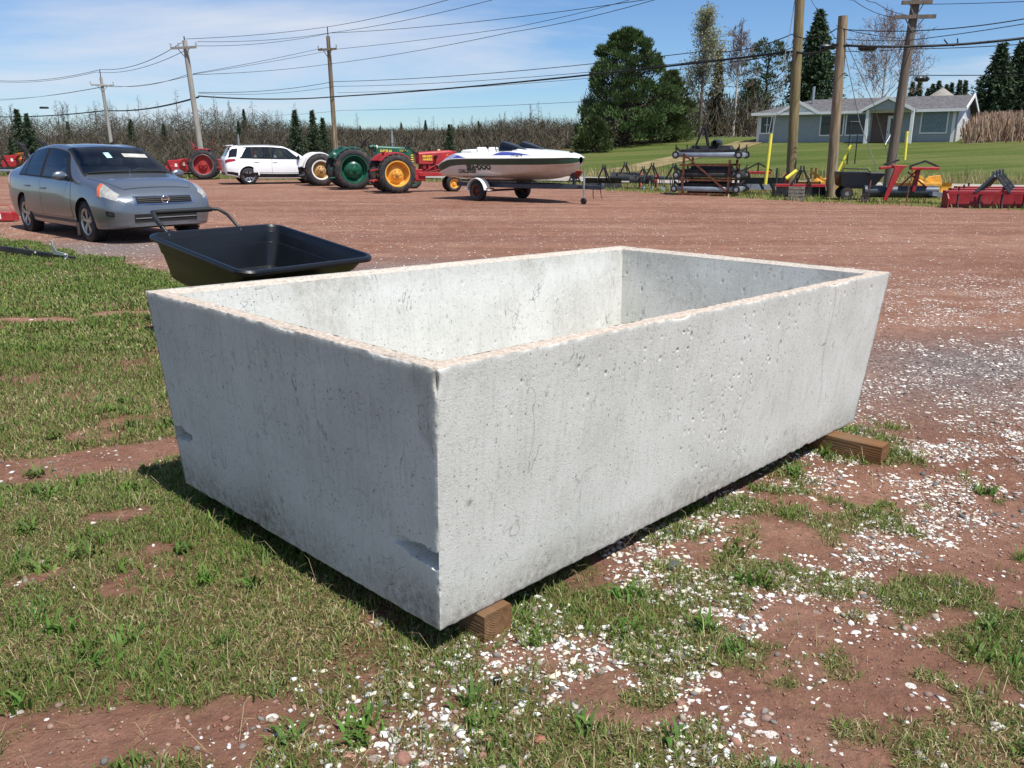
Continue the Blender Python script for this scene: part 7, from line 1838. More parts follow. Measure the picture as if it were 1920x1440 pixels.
def flat_deck(px, py, label):
    t_ = imp('mower_deck', px, py, -0.05, label, 'mower', 'grey mower decks left of the sedan')
    mb = MB(); mb.prism([(-1.1, -0.3), (-0.9, -0.55), (0.9, -0.55), (1.1, -0.3), (1.1, 0.4), (-1.1, 0.4)], (0, 0, 0.22), (1, 0, 0), (0, 1, 0), (0, 0, 1), 0.14); mb.build('deck', 'silver_deck', t_, bevel=0.01)
    mb = MB(); mb.box((0, 0, 0.42), (1.6, 0.5, 0.08)); mb.build('belt_cover', 'black_steel', t_)
    for x in (-0.8, 0, 0.8):
        mb = MB(); mb.box((x, -0.2, 0.1), (0.25, 0.12, 0.20)); mb.build('wood_block', 'wood_old', t_)
flat_deck(22, 329, 'grey mower deck on wood blocks at the left edge behind the sedan')
flat_deck(-40, 328, 'grey mower deck on wood blocks cut off by the left picture edge')
def red_machine(px, py, label, cat, mt, s_=1.0, rz=0.2):
    t_ = imp('wood_chipper', px, py, rz, label, cat, None, s_)
    mb = MB(); mb.box((0, 0.2, 0.55), (0.9, 0.7, 0.45)); mb.prism([(-0.5, 0), (0.4, 0), (0.7, 0.4), (-0.2, 0.35)], (0, -0.1, 0.75), (1, 0, 0), (0, 0, 1), (0, 1, 0), 0.6); mb.build('body', mt, t_, bevel=0.03)
    mb = MB(); hitch(mb, -0.3, -0.2, 0.35, 0.7, 0.6); mb.box((0.1, 0, 0.25), (1.3, 0.1, 0.1)); mb.bar((0.5, -0.1, 0), (0.5, -0.1, 0.5), 0.07); mb.bar((-0.5, -0.1, 0), (-0.5, -0.1, 0.5), 0.07); mb.build('frame', 'black_steel', t_)
    mb = MB(); mb.box((0.25, -0.16, 0.8), (0.14, 0.02, 0.2)); mb.build('label_plate', 'white_paint', t_)
    return t_
red_machine(20, 322, 'red machine with black frame behind the mower decks at the left edge', 'machine', 'red', 1.0)
red_machine(58, 322, 'red machine with a white plate just behind the sedan trunk', 'machine', 'red', 0.95, -0.2)
red_machine(38, 319, 'orange machine standing behind the red ones at the left', 'machine', 'orange', 1.12, 0.5)
red_machine(325, 334, 'small red implement between the sedan and the red-wheeled tractor', 'machine', 'red', 0.85, 0.3)
red_machine(345, 333, 'red implement with rusty frame touching the red-wheeled tractor', 'machine', 'red_dull', 0.9, -0.4)

# ================================================================== HOUSE ON THE RISE
hr_, hl_ = at(1789, 272, 62), at(1421, 264, 70.0)
ang = math.atan2(hr_.y - hl_.y, hr_.x - hl_.x); HLn = math.hypot(hr_.x - hl_.x, hr_.y - hl_.y)
hz0 = float(min(th(hl_.x, hl_.y), th(hr_.x, hr_.y))) - 0.1
house = thing('bungalow', (hl_.x, hl_.y, 1.75), ang, 'long low bungalow with a gabled porch on the lawn across the road', 'house')
M['siding_shaded'] = mat('siding_shaded', '#979da3', 0.7, var=0.05, scale=2); M['siding_sunlit'] = mat('siding_sunlit', '#dcdfe0', 0.65, var=0.04, scale=2)  # same siding in two tones: shade put into front colour, sunlight into gable
M['shingle'] = mat('shingle', '#4d4c4e', 0.9, var=0.25, scale=5, bump=0.4, bscale=14, col2='#6a686a'); M['trim_white'] = mat('trim_white', '#dfe0de', 0.6, var=0.03); M['brick_brown'] = mat('brick_brown', '#6d5a52', 0.9, var=0.25, scale=9, bump=0.3)
M['curtain'] = mat('curtain', '#5f7176', 0.25, var=0.25, scale=8, coat=0.4); M['concrete_old'] = mat('concrete_old', '#8a857d', 0.9, var=0.15, scale=5, bump=0.2)
m = M['siding_shaded']; 
for mm in (M['siding_shaded'], M['siding_sunlit']):
    t = mm.node_tree; b = t.nodes['Principled BSDF']; co = N(t, 'ShaderNodeTexCoord').outputs['Object']
    wv = N(t, 'ShaderNodeTexWave', wave_type='BANDS', bands_direction='Z', wave_profile='SAW'); wv.inputs['Scale'].default_value = 1.55; wv.inputs['Distortion'].default_value = 0; t.links.new(co, wv.inputs[0])
    bp = N(t, 'ShaderNodeBump'); bp.inputs['Strength'].default_value = 0.8; bp.inputs['Distance'].default_value = 0.03; t.links.new(wv.outputs[0], bp.inputs['Height']); t.links.new(bp.outputs[0], b.inputs['Normal'])
L, D, WH = HLn, 6.6, 2.55      # x along the front (left to right), y back
zb0 = -0.6
mb = MB(); mb.box((L / 2, D / 2, (WH + zb0) / 2), (L, D, WH - zb0)); mb.build('wall', 'siding_shaded', house)
mb = MB(); mb.prism([(-0.003, zb0), (D + 0.003, zb0), (D + 0.003, WH), (D / 2, WH + 1.05), (-0.003, WH)], (L + 0.004, 0, 0), (0, 1, 0), (0, 0, 1), (1, 0, 0), 0.03); mb.build('gable_wall', 'siding_sunlit', house)
def slab(mb, pts, t_):
    A_ = [Vector(p) for p in pts]; n_ = (A_[1] - A_[0]).cross(A_[2] - A_[0]).normalized()
    if n_.z < 0: n_ = -n_
    V = A_ + [p - n_ * t_ for p in A_]; k = len(A_)
    mb.add(V, [tuple(range(k)), tuple(range(k, 2 * k))[::-1]] + [(i, (i + 1) % k, k + (i + 1) % k, k + i) for i in range(k)])
ov = 0.55; rh = 1.1; zE = WH - 0.02
mb = MB()
slab(mb, [(-ov, -ov, zE), (L + 0.5, -ov, zE), (L + 0.5, D / 2, zE + rh), (3.2, D / 2, zE + rh)], 0.10); slab(mb, [(-ov, D + ov, zE), (L + 0.5, D + ov, zE), (L + 0.5, D / 2, zE + rh), (3.2, D / 2, zE + rh)], 0.10); slab(mb, [(-ov, -ov, zE), (-ov, D + ov, zE), (3.2, D / 2, zE + rh)], 0.10)
roof = mb.build('roof', 'shingle', house, smooth=0)
def gablet(x0, x1, depth, h, mt, name, proj=0.0):
    xm = (x0 + x1) / 2; y0 = -ov - proj
    zt = zE + h
    mb = MB(); yb = -ov + h / rh * (D / 2 + ov)
    slab(mb, [(x0 - 0.25, y0 - 0.02, zE - 0.05), (xm, y0 - 0.02, zt + 0.10), (xm, yb + 0.3, zt + 0.10), (x0 - 0.25, yb * 0.1, zE - 0.05)], 0.09); slab(mb, [(x1 + 0.25, y0 - 0.02, zE - 0.05), (xm, y0 - 0.02, zt + 0.10), (xm, yb + 0.3, zt + 0.10), (x1 + 0.25, yb * 0.1, zE - 0.05)], 0.09); rr_ = mb.build(name + '_roof', 'shingle', house, smooth=0)
    mb = MB(); mb.prism([(x0, zE - 0.02), (x1, zE - 0.02), (xm, zt)], (0, y0 + 0.10, 0), (1, 0, 0), (0, 0, 1), (0, 1, 0), 0.10); mb.build(name + '_face', mt, house)
    for (a_, b_) in (((x0 - 0.28, zE - 0.07), (xm, zt + 0.08)), ((x1 + 0.28, zE - 0.07), (xm, zt + 0.08))):
        mb = MB(); mb.bar((a_[0], y0 - 0.05, a_[1]), (b_[0], y0 - 0.05, b_[1]), 0.05, 0.20); mb.build('barge_board', 'trim_white', rr_)
gablet(L * 0.13, L * 0.31, 2, 0.70, 'trim_white', 'left_gable'); gablet(L * 0.575, L * 0.795, 2, 0.78, 'siding_shaded', 'porch', 0.8)
mb = MB(); mb.box((L / 2, -ov - 0.03, zE - 0.08), (L + 1.0, 0.06, 0.20)); mb.build('fascia', 'trim_white', house)
for (a_, b_) in (((-ov, zE - 0.04), (D / 2, zE + rh - 0.04)), ((D + ov, zE - 0.04), (D / 2, zE + rh - 0.04))):
    mb = MB(); mb.bar((L + 0.53, a_[0], a_[1]), (L + 0.53, b_[0], b_[1]), 0.05, 0.24); mb.build('barge_board', 'trim_white', house)
def win(x0, x1, z0, z1, face='front', mull=1, glass_m='glass', yy=0.0):
    if face == 'front': fr = lambda x, z_, d: (x, yy - d, z_)
    else: fr = lambda x, z_, d: (L + 0.034 + d, x, z_)
    mb = MB(); e1 = (1, 0, 0) if face == 'front' else (0, 1, 0); nn = (0, -1, 0) if face == 'front' else (1, 0, 0)
    mb.prism([(x0, z0), (x1, z0), (x1, z1), (x0, z1)], fr(0, 0, 0.002), e1, (0, 0, 1), nn, 0.02); w_ = mb.build('window', glass_m, house)
    for (a0, a1, c0, c1) in ((x0 - 0.09, x1 + 0.09, z1, z1 + 0.10), (x0 - 0.09, x1 + 0.09, z0 - 0.10, z0), (x0 - 0.09, x0, z0, z1), (x1, x1 + 0.09, z0, z1)):
        mb = MB(); mb.prism([(a0, c0), (a1, c0), (a1, c1), (a0, c1)], fr(0, 0, 0.002), e1, (0, 0, 1), nn, 0.06); mb.build('frame', 'trim_white', w_)
    for k in range(1, mull):
        xm = x0 + (x1 - x0) * k / mull
        mb = MB(); mb.box(fr(xm, (z0 + z1) / 2, 0.03), (0.05, 0.05, z1 - z0)); mb.build('mullion', 'trim_white', w_)
    return w_
lx = lambda px: (px - 1421) / 368.0      # picture position along the front; corrected for depth below
def fx(px):
    """front coordinate of a picture column"""
    d = ray(px, 240); n_ = Vector((-math.sin(ang), math.cos(ang))); o_ = Vector((hl_.x, hl_.y))
    k = (o_.dot(n_)) / (d.x * n_.x + d.y * n_.y); q = Vector((d.x, d.y)) * k - o_
    return q.x * math.cos(ang) + q.y * math.sin(ang)
win(fx(1427), fx(1449), 1.05, 2.25, mull=2); win(fx(1539), fx(1580), 0.85, 2.30, mull=1); win(fx(1587), fx(1628), 0.85, 2.30, mull=1); win(fx(1727), fx(1774), 0.95, 2.40, mull=1, glass_m='curtain')
mb = MB(); mb.box((fx(1438), -0.05, 1.65), (fx(1437) - fx(1428), 0.04, 0.05)); mb.build('sash_rail', 'trim_white', house)
for y_ in (2.2, 5.0): win(y_, y_ + 0.9, 0.9, 1.9, 'side')
# porch: recess with brick and door, posts, steps
xa, xb = fx(1634), fx(1684)
mb = MB(); mb.prism([(xa, 0.0), (xb, 0.0), (xb, 2.5), (xa, 2.5)], (0, -0.004, 0), (1, 0, 0), (0, 0, 1), (0, -1, 0), 0.012); mb.build('porch_brick', 'brick_brown', house)
mb = MB(); xd = fx(1677); mb.prism([(xd - 0.5, 0.02), (xd + 0.45, 0.02), (xd + 0.45, 2.15), (xd - 0.5, 2.15)], (0, -0.03, 0), (1, 0, 0), (0, 0, 1), (0, -1, 0), 0.05); dr_ = mb.build('door', 'trim_white', house)
mb = MB(); mb.prism([(xd - 0.28, 0.9), (xd + 0.25, 0.9), (xd + 0.25, 1.95), (xd - 0.28, 1.95)], (0, -0.085, 0), (1, 0, 0), (0, 0, 1), (0, -1, 0), 0.012); mb.build('pane', 'glass', dr_)
mb = MB(); mb.box((xd - 0.42, -0.11, 1.0), (0.05, 0.06, 0.10)); mb.build('handle', 'dark_steel', dr_)
for px_ in (1631, 1714):
    mb = MB(); mb.box((fx(px_), -1.2, (zE + zb0) / 2), (0.20, 0.20, zE - zb0)); mb.build('porch_post', 'trim_white', house)
for px_ in (1422.5, 1787):
    mb = MB(); mb.box((fx(px_), -0.03, (WH + zb0) / 2), (0.20, 0.12, WH - zb0)); mb.build('corner_board', 'trim_white', house)
mb = MB(); mb.box(((xa + xb) / 2, -0.9, -0.18), (xb - xa + 0.6, 1.7, 0.30)); po_ = mb.build('porch_floor', 'concrete_old', house)
for k in range(5):
    mb = MB(); mb.box((fx(1645), -1.95 - k * 0.32, -0.20 - 0.16 * k), (2.6, 0.36, 0.17)); mb.build('step', 'concrete_old', house)
for x_ in (fx(1645) - 1.25, fx(1645) + 1.3):
    mb = MB(); mb.tube([(x_, -1.8, -0.1), (x_, -1.8, 0.75), (x_, -3.3, 0.05), (x_, -3.3, -0.8)], 0.025, 6); mb.build('handrail', 'trim_white' if x_ > fx(1645) else 'dark_steel', house)
mb = MB(); mb.tube([(fx(1421.6), -0.14, 2.6), (fx(1421.6), -0.14, -0.3), (fx(1421.6) - 0.5, -0.5, -0.55)], 0.045, 8); mb.build('downpipe', 'trim_white', house)
mb = MB(); mb.tube([(L * 0.245, D / 2 - 1.2, WH + 0.9), (L * 0.245, D / 2 - 1.2, WH + 2.0)], 0.10, 10); mb.build('chimney_flue', 'galv', roof)
mb = MB(); mb.box((L * 0.185, -0.1, WH + 0.95), (0.35, 0.4, 0.9), top=(0.6, 0.6)); mb.build('vent_stack', 'black_steel', roof)
mb = MB(); mb.lathe([(0.75, 0), (0.75, 0.35), (0.95, 0.35), (0.10, 0.95), (0.08, 1.1), (0, 1.1)], c=(L * 0.865, D * 0.75, WH + 0.75), axis='Z', seg=20); mb.build('roof_turret', 'concrete_old', roof, smooth=30)
mb = MB(); mb.box((L + 1.9, 1.2, -0.18), (3.6, 2.2, 0.10)); 
for (x_, y_) in ((L + 0.3, 0.2), (L + 3.5, 0.2), (L + 3.5, 2.2)): mb.box((x_, y_, -0.55), (0.10, 0.10, 0.8))
mb.build('side_deck', 'wood_old', house)
# yard things: black swing frame, clothes line
t_ = thing('swing_frame', at(1596, 300, 50), 0, 'thin dark metal frame standing on the lawn in front of the house', 'frame')
t_.location.z = float(th(t_.location.x, t_.location.y))
for x in (-0.22, 0.22):
    mb = MB(); mb.tube([(x, 0, -0.1), (x, 0, 2.35)], 0.035, 8); mb.build('post', 'black_steel', t_)
mb = MB(); mb.tube([(-0.3, 0, 2.35), (0.3, 0, 2.35)], 0.035, 8); mb.build('crossbar', 'black_steel', t_)

# ================================================================== UTILITY POLES, GUYS, WIRES
M['pole_wood'] = mat('pole_wood', '#7d6a52', 0.9, var=0.25, scale=3, bump=0.3, bscale=20, col2='#9a8a72'); M['pole_grey'] = mat('pole_grey', '#94928a', 0.9, var=0.2, scale=3, bump=0.3, bscale=20); M['pole_green'] = mat('pole_green', '#75694a', 0.9, var=0.25, scale=2.5, bump=0.3, bscale=20, col2='#8c7f5c'); M['pole_dark'] = mat('pole_dark', '#6a6056', 0.9, var=0.25, scale=3, bump=0.3, bscale=20)
M['porcelain'] = mat('porcelain', '#9aa3a8', 0.3, var=0.05); M['wire'] = mat('wire', '#15171a', 0.6, var=0.05); M['steel_wire'] = mat('steel_wire', '#8c8f90', 0.5, metal=0.5, var=0.05)
for nm_ in ('pole_wood', 'pole_green', 'pole_dark', 'pole_grey'):
    t = M[nm_].node_tree
    for n_ in t.nodes:
        if n_.type == 'TEX_NOISE':
            mp_ = N(t, 'ShaderNodeMapping'); mp_.inputs['Scale'].default_value = (6, 6, 0.5)
            src = n_.inputs['Vector'].links[0].from_socket; t.links.new(src, mp_.inputs[0]); t.links.new(mp_.outputs[0], n_.inputs['Vector'])
def pole(bx, by, tx, ty, Y, r0, r1, mt, label, arms=(), spike=0):
    """pole leaning in the plane at depth Y; arms: (py, half-length, turn, insulators)"""
    b_, tp = at(bx, by, Y), at(tx, ty, Y)
    zg_ = float(th(b_.x, b_.y)); d = (tp - b_); b2 = b_ + d * ((zg_ - 0.3 - b_.z) / d.z)
    t_ = thing('utility_pole', b2, 0, label, 'pole', 'utility poles along the road')
    mb = MB(); q = [b2 + (tp - b2) * f - b2 for f in np.linspace(0, 1, 9)]; mb.tube(q, [r0 + (r1 - r0) * f for f in np.linspace(0, 1, 9)], 14); mb.build('shaft', mt, t_, smooth=50)
    for (py, hl2, turn, ins_) in arms:
        f = (at(tx, py, Y).z - b_.z) / d.z; c_ = b_ + d * f - b2
        e = Vector((math.cos(turn), math.sin(turn), 0)); perp = Vector((-e.y, e.x, 0))
        mb = MB(); mb.bar(c_ - e * hl2 - perp * r1 * 1.3, c_ + e * hl2 - perp * r1 * 1.3, 0.10, 0.11); am = mb.build('crossarm', mt, t_)
        mb = MB(); mb.bar(c_ + e * hl2 * 0.5 - perp * r1 * 1.35, c_ - Vector((0, 0, 0.45)) - perp * r1, 0.03); mb.bar(c_ - e * hl2 * 0.5 - perp * r1 * 1.35, c_ - Vector((0, 0, 0.45)) - perp * r1, 0.03); mb.build('brace', 'grey_steel', am)
        for s_ in ins_:
            mb = MB(); pc = c_ + e * hl2 * s_ - perp * r1 * 1.3; mb.lathe([(0, 0.22), (0.035, 0.2), (0.05, 0.15), (0.03, 0.12), (0.045, 0.08), (0.02, 0.05), (0.02, 0)], c=pc + Vector((0, 0, 0.05)), axis='Z', seg=10); mb.build('insulator', 'porcelain', am)
    if spike:
        mb = MB(); mb.tube([tp - b2 - d.normalized() * 0.3, tp - b2 + d.normalized() * spike], 0.03, 6); mb.build('top_pin', 'black_steel', t_)
    return t_
YP = {'a': 64, 'b': 46, 'c': 52, 'd': 29, 'e': 27.2, 'f': 28.5}
pole(212, 290, 189, 145, YP['a'], .15, .10, 'pole_grey', 'slim grey utility pole rising above the wood behind the sedan', ((160, 0.75, 0.5, (-1, 1)),), 0.5)
pole(382, 320, 346, 76, YP['b'], .16, .12, 'pole_grey', 'leaning pale grey utility pole with crossarm behind the red-wheeled tractor', ((90, 0.80, -0.35, (-1, -0.4, 1)),), 0.2)
pole(632, 318, 615, 68, YP['c'], .16, .11, 'pole_wood', 'brown utility pole with a tall pin behind the green tractor', ((93, 0.65, -0.45, (-1, 1)),), 0.5)
pole(1481, 366, 1503, -60, YP['d'], .165, .15, 'pole_green', 'thick greenish utility pole reaching out of the top of the picture')
pole(1557, 364, 1581, 30, YP['e'], .165, .14, 'pole_wood', 'short brown utility pole with a flat sawn top')
pole(1664, 352, 1724, -45, YP['f'], .165, .13, 'pole_dark', 'dark utility pole leaning to the right beside the house porch', ((33, 0.62, -0.15, ()), (6, 0.45, -0.15, ())))
# guy wires and their yellow guards
def guard(a_, b_, Y, label, r=0.05):
    p0, p1 = at(*a_, Y), at(*b_, Y); t_ = tag(MB().tube([p0, p0 * 0.5 + p1 * 0.5, p1], r, 12).build('guy_guard', 'guard_yellow', smooth=60), label, 'guy guard', 'yellow guy wire guards')
    return t_
guard((1435, 346), (1446, 251), 28.2, 'long yellow plastic guy guard right of the mower rack', 0.055); guard((1474, 335), (1494, 320), 27.0, 'short tilted yellow guy guard beside the red blade', 0.06)
guard((1570, 324), (1595, 272), 27.6, 'slanting yellow guy guard above the black dump cart', 0.04); guard((1585, 325), (1583, 304), 27.7, 'short upright yellow guy guard above the black dump cart', 0.04); guard((1696, 300), (1701, 246), 32.0, 'upright yellow guy guard right of the dark leaning pole', 0.05)
wn_ = [0]
def wire(pts, r=0.012, sag=0.0, mt='wire', label=None, name='overhead_wire', grp='overhead wires along the road'):
    """pts: (px, py, Y) supports; the wire hangs between neighbours"""
    P_ = [at(*p_) for p_ in pts]; q = []
    for a_, b_ in zip(P_[:-1], P_[1:]):
        n_ = 22
        for k in range(n_): f = k / n_; q.append(a_ + (b_ - a_) * f - Vector((0, 0, sag * 4 * f * (1 - f))))
    q.append(P_[-1])
    mb = MB(); mb.tube(q, r, 6); o_ = mb.build(name, mt, smooth=60)
    return tag(o_, label or 'thin black overhead wire strung between the utility poles', 'wire', grp)
d_, e_, f_, b_, c_, a_ = YP['d'], YP['e'], YP['f'], YP['b'], YP['c'], YP['a']
wire([(-60, 217, 80), (200, 207, 66), (372, 182, b_)], 0.045, 0.25, label='thick black telephone cable left of the grey leaning pole'); wire([(372, 180, b_), (632, 181, c_), (1490, 96, d_), (1563, 84, e_), (1960, 66, 25)], 0.038, 0.15, label='thick black telephone cable running to the greenish pole and the right edge')
wire([(372, 173, b_), (625, 153, c_), (1320, 96, 33), (1485, 64, d_), (1568, 54, e_), (1960, 28, 24)], 0.016, 0.2, label='upper thin wire running from the leaning grey pole across to the right edge'); wire([(372, 175, b_), (627, 162, c_), (1340, 112, 33), (1488, 88, d_)], 0.012, 0.2, label='thin wire just under the uppermost one left of the greenish pole')
wire([(632, 174, c_), (1100, 147, 38), (1488, 98, d_)], 0.010, 0.1, label='thin wire close above the thick telephone cable in the middle'); wire([(505, 216, 100), (640, 207, 80), (1100, 190, 60), (1300, 172, 50)], 0.014, 0.1, label='faint far wire low over the treeline above the boat')
wire([(-40, 148, 70), (190, 130, 60), (340, 80, b_)], 0.016, 0.4, label='upper wire sagging left from the leaning grey pole crossarm'); wire([(-40, 150, 72), (180, 135, 64), (350, 93, b_)], 0.014, 0.4, label='lower wire sagging left from the leaning grey pole crossarm'); wire([(348, 73, b_), (616, 50, c_), (860, -6, 40)], 0.014, 0.1, label='topmost wire rising right from the leaning grey pole'); wire([(370, 78, b_), (616, 62, c_), (960, -10, 38)], 0.013, 0.15, label='second topmost wire rising right from the leaning grey pole')
wire([(366, 86, b_), (618, 62, c_), (1260, -8, 33)], 0.013, 0.2, label='third wire rising right from the grey pole crossarm'); wire([(360, 140, b_), (618, 120, c_), (960, 60, 40), (1240, -4, 33)], 0.013, 0.1, label='long wire rising from the middle of the leaning grey pole to the top edge'); wire([(362, 138, b_), (605, 90, c_)], 0.012, 0.05, label='short wire from the leaning grey pole up to the brown pole crossarm'); wire([(362, 139, b_), (633, 92, c_), (960, 52, 42), (1180, 0, 36)], 0.012, 0.05, label='wire rising right from the brown pole crossarm to the top edge')
wire([(-40, 190, 84), (195, 162, a_), (356, 142, b_)], 0.012, 0.2, label='wire from the slim grey pole crossarm left to the picture edge'); wire([(-40, 186, 84), (208, 160, a_), (356, 138, b_)], 0.012, 0.3, label='second wire from the slim grey pole crossarm left to the picture edge')
wire([(1563, 72, e_), (1700, 76, f_), (1960, 38, 24)], 0.012, 0.03, label='wire between short brown pole and leaning pole rising to the right edge'); wire([(1563, 96, e_), (1700, 92, f_), (1960, 80, 24)], 0.012, 0.03, label='wire just under the thick cable right of the short brown pole'); wire([(1566, 72, e_), (1515, -10, 40)], 0.010, 0.02, label='thin service wire rising left from the short brown pole'); wire([(1568, 48, e_), (1605, 60, e_ - 1), (1690, 72, f_)], 0.010, 0.02, label='thin wire dipping between the short brown pole and the leaning pole')
wire([(1716, 8, f_), (1960, 1, 24)], 0.010, 0.02, label='topmost wire right of the leaning dark pole'); wire([(1680, 33, f_), (1600, 0, 30), (1570, -20, 31)], 0.010, 0.1, label='thin wire curving up left from the leaning pole crossarm'); wire([(1718, 30, f_), (1640, 4, 30), (1610, -16, 31)], 0.010, 0.1, label='second thin wire curving up left from the leaning pole crossarm'); wire([(1702, 141, f_), (1960, 140, 25)], 0.014, 0.01, label='low wire carrying a splice case right of the leaning dark pole')
# splice cases on the cable, and the drip loop
def case(px, py, Y, w, label):
    p_ = at(px, py, Y); t_ = thing('splice_case', p_, 0.1, label, 'splice case', 'black splice cases on the cables')
    mb = MB(); mb.tube([(-w / 2, 0, 0), (-w / 2 + 0.04, 0, 0), (w / 2 - 0.1, 0, 0), (w / 2, 0, 0)], [0.06, 0.085, 0.085, 0.045], 14); mb.build('shell', 'black_poly', t_)
    for x in (-w * 0.3, 0.1 * w, w * 0.35):
        mb = MB(); mb.lathe([(0.088, -0.012), (0.092, 0), (0.088, 0.012)], c=(x, 0, 0), axis='X', seg=14); mb.build('band', 'dark_steel', t_)
    mb = MB(); mb.tube([(-w * 0.3, 0, 0.08), (-w * 0.3, 0, 0.16)], 0.01, 6); mb.tube([(w * 0.3, 0, 0.08), (w * 0.3, 0, 0.16)], 0.01, 6); mb.build('hanger', 'steel_wire', t_)
case(1553, 88, d_ - 1.2, 0.52, 'black splice case just left of the short brown pole'); case(1627, 90, e_ + 0.3, 0.58, 'black splice case hanging right of the short brown pole'); case(1729, 148, 27.5, 0.44, 'black splice case hanging low right of the dark leaning pole')
case(83, 202, 74, 0.75, 'small splice case on the far wire above the wood at left')
wire([(1770, 74, 26.0), (1778, 84, 26.0), (1788, 86, 26.0), (1796, 80, 25.9), (1795, 72, 25.9)], 0.018, 0.0, label='small drip loop hanging from the thick cable right of the leaning pole', name='cable_loop', grp='cable loops')
for gi, pts in enumerate((((1441, 251, 28.2), (1481, 60, d_), (1492, -10, d_)), ((1447, 251, 28.2), (1490, 60, d_)), ((1655, 345, 27.0), (1612, 230, e_), (1572, 40, e_)), ((1675, 330, 30.0), (1640, 200, 29), (1578, 60, e_)))):
    wire(list(pts), 0.011, 0.0, 'steel_wire', ['left one of two steel guy wires rising from the long yellow guard', 'right one of two steel guy wires rising from the long yellow guard', 'steel guy wire from the short brown pole down towards the red frame', 'outer steel guy wire from the short brown pole passing the house porch'][gi], 'guy_wire', 'steel guy wires')

# ================================================================== TREES
def unit(v): return v / (np.linalg.norm(v, axis=-1, keepdims=True) + 1e-9)
def ribbons(A, B, w0, w1, cols):
    """flat tapering strips from A to B, turned at random about their length"""
    n = len(A); d = unit(B - A); r_ = rng.normal(size=(n, 3)); s = unit(np.cross(d, r_))
    V = np.stack([A - s * w0[:, None], A + s * w0[:, None], B + s * w1[:, None], B - s * w1[:, None]], 1).reshape(-1, 3)
    o = (np.arange(n) * 4)[:, None]
    return V, np.concatenate([o + [0, 1, 2], o + [0, 2, 3]], 0), np.repeat(np.concatenate([cols, np.ones((n, 1))], 1), 4, 0)
def tris(P, d, size, wid, cols):
    """needle tufts / leaves: single triangles from P along d"""
    n = len(P); d = unit(d); s = unit(np.cross(d, rng.normal(size=(n, 3))))
    V = np.stack([P - s * wid[:, None], P + s * wid[:, None], P + d * size[:, None]], 1).reshape(-1, 3)
    return V, np.arange(n * 3).reshape(-1, 3), np.repeat(np.concatenate([cols, np.ones((n, 1))], 1), 3, 0)
def cat(parts):
    V, F_, C = [], [], []; o = 0
    for v, f, c in parts: V.append(v); F_.append(f + o); C.append(c); o += len(v)
    return np.concatenate(V), np.concatenate(F_), np.concatenate(C)
def limb(pts, rad, cols, seg=6):
    mb = MB(); mb.tube([Vector(p) for p in pts], list(rad), seg, caps=False)
    V = np.array(mb.v); F4 = np.array(mb.f); Ft = np.concatenate([F4[:, [0, 1, 2]], F4[:, [0, 2, 3]]], 0)
    return V, Ft, np.repeat(np.array([list(cols) + [1]]), len(V), 0)
def cj(base, n, s=0.18): return np.array(base) * rng.uniform(1 - s, 1 + s, (n, 1)) * rng.uniform(0.94, 1.06, (n, 3))
def mesh_of(name, data, matname, parent=None):
    V, F_, C = data; o = raw(name, V, F_, matname, parent); attr(o, 'tint', C, 'FLOAT_COLOR'); return o
BARK, BIRCH = (0.13, 0.105, 0.085), (0.42, 0.40, 0.37)

def grow(h, spread, levels, seed, up=0.55, n0=16, bark=BARK, r0=0.16, low=0.22, twig=(0.17, 0.125, 0.105), lean=0.03, wide=1.0):
    """leafless broadleaf: trunk, limbs and forking branches -> (trunk data, crown data, tips)"""
    g = np.random.default_rng(seed)
    t_ = np.linspace(0, 1, 9); sway = np.cumsum(g.normal(0, lean, (9, 2)), 0)
    T = np.stack([sway[:, 0], sway[:, 1], t_ * h * 0.93], 1)
    trunk = limb(T, r0 * (1 - 0.86 * t_), bark, 7)
    parts = []; cur = []
    for k in range(n0):
        f = low + (0.97 - low) * (k + g.random()) / n0
        p = np.array([np.interp(f, t_, T[:, j]) for j in range(3)])
        a = g.uniform(0, 2 * np.pi); el = g.uniform(0.35, 0.95) * up + 0.25 + 0.5 * f
        d = np.array([np.cos(a) * np.cos(el), np.sin(a) * np.cos(el), np.sin(el)])
        ln = spread * (1.05 - 0.75 * f) * g.uniform(0.75, 1.15) * wide
        cur.append((p, d, ln, r0 * 0.42 * (1 - 0.7 * f)))
    tips = []
    for lv in range(levels):
        A, B, W0, W1 = [], [], [], []; nxt = []
        for (p, d, ln, r_) in cur:
            q = p
            nseg = 3
            for sgm in range(nseg):
                d = d + g.normal(0, 0.13, 3) + np.array([0, 0, 0.06]); d = d / np.linalg.norm(d)
                e = q + d * ln / nseg
                A.append(q); B.append(e); W0.append(r_ * (1 - 0.28 * sgm)); W1.append(r_ * (1 - 0.28 * (sgm + 1)))
                if lv < levels - 1:
                    for _ in range(2 if sgm else 1):
                        ax = g.normal(size=3); dd = d * 0.8 + ax / np.linalg.norm(ax) * 0.75 + np.array([0, 0, 0.12]); dd /= np.linalg.norm(dd)
                        nxt.append((e, dd, ln * g.uniform(0.42, 0.62), max(r_ * 0.5, 0.026)))
                q = e
            tips.append(q)
        n = len(A)
        if n: parts.append(ribbons(np.array(A), np.array(B), np.array(W0), np.array(W1), cj(bark if lv < 1 else twig, n)))
        cur = nxt
    return trunk, cat(parts), np.array(tips)
def buds(tips, n, size, cols, spread=0.35):
    P = tips[rng.integers(0, len(tips), n)] + rng.normal(0, spread, (n, 3))
    return tris(P, rng.normal(size=(n, 3)), rng.uniform(size * 0.6, size * 1.4, n), rng.uniform(size * 0.3, size * 0.6, n), cj(cols, n, 0.25))
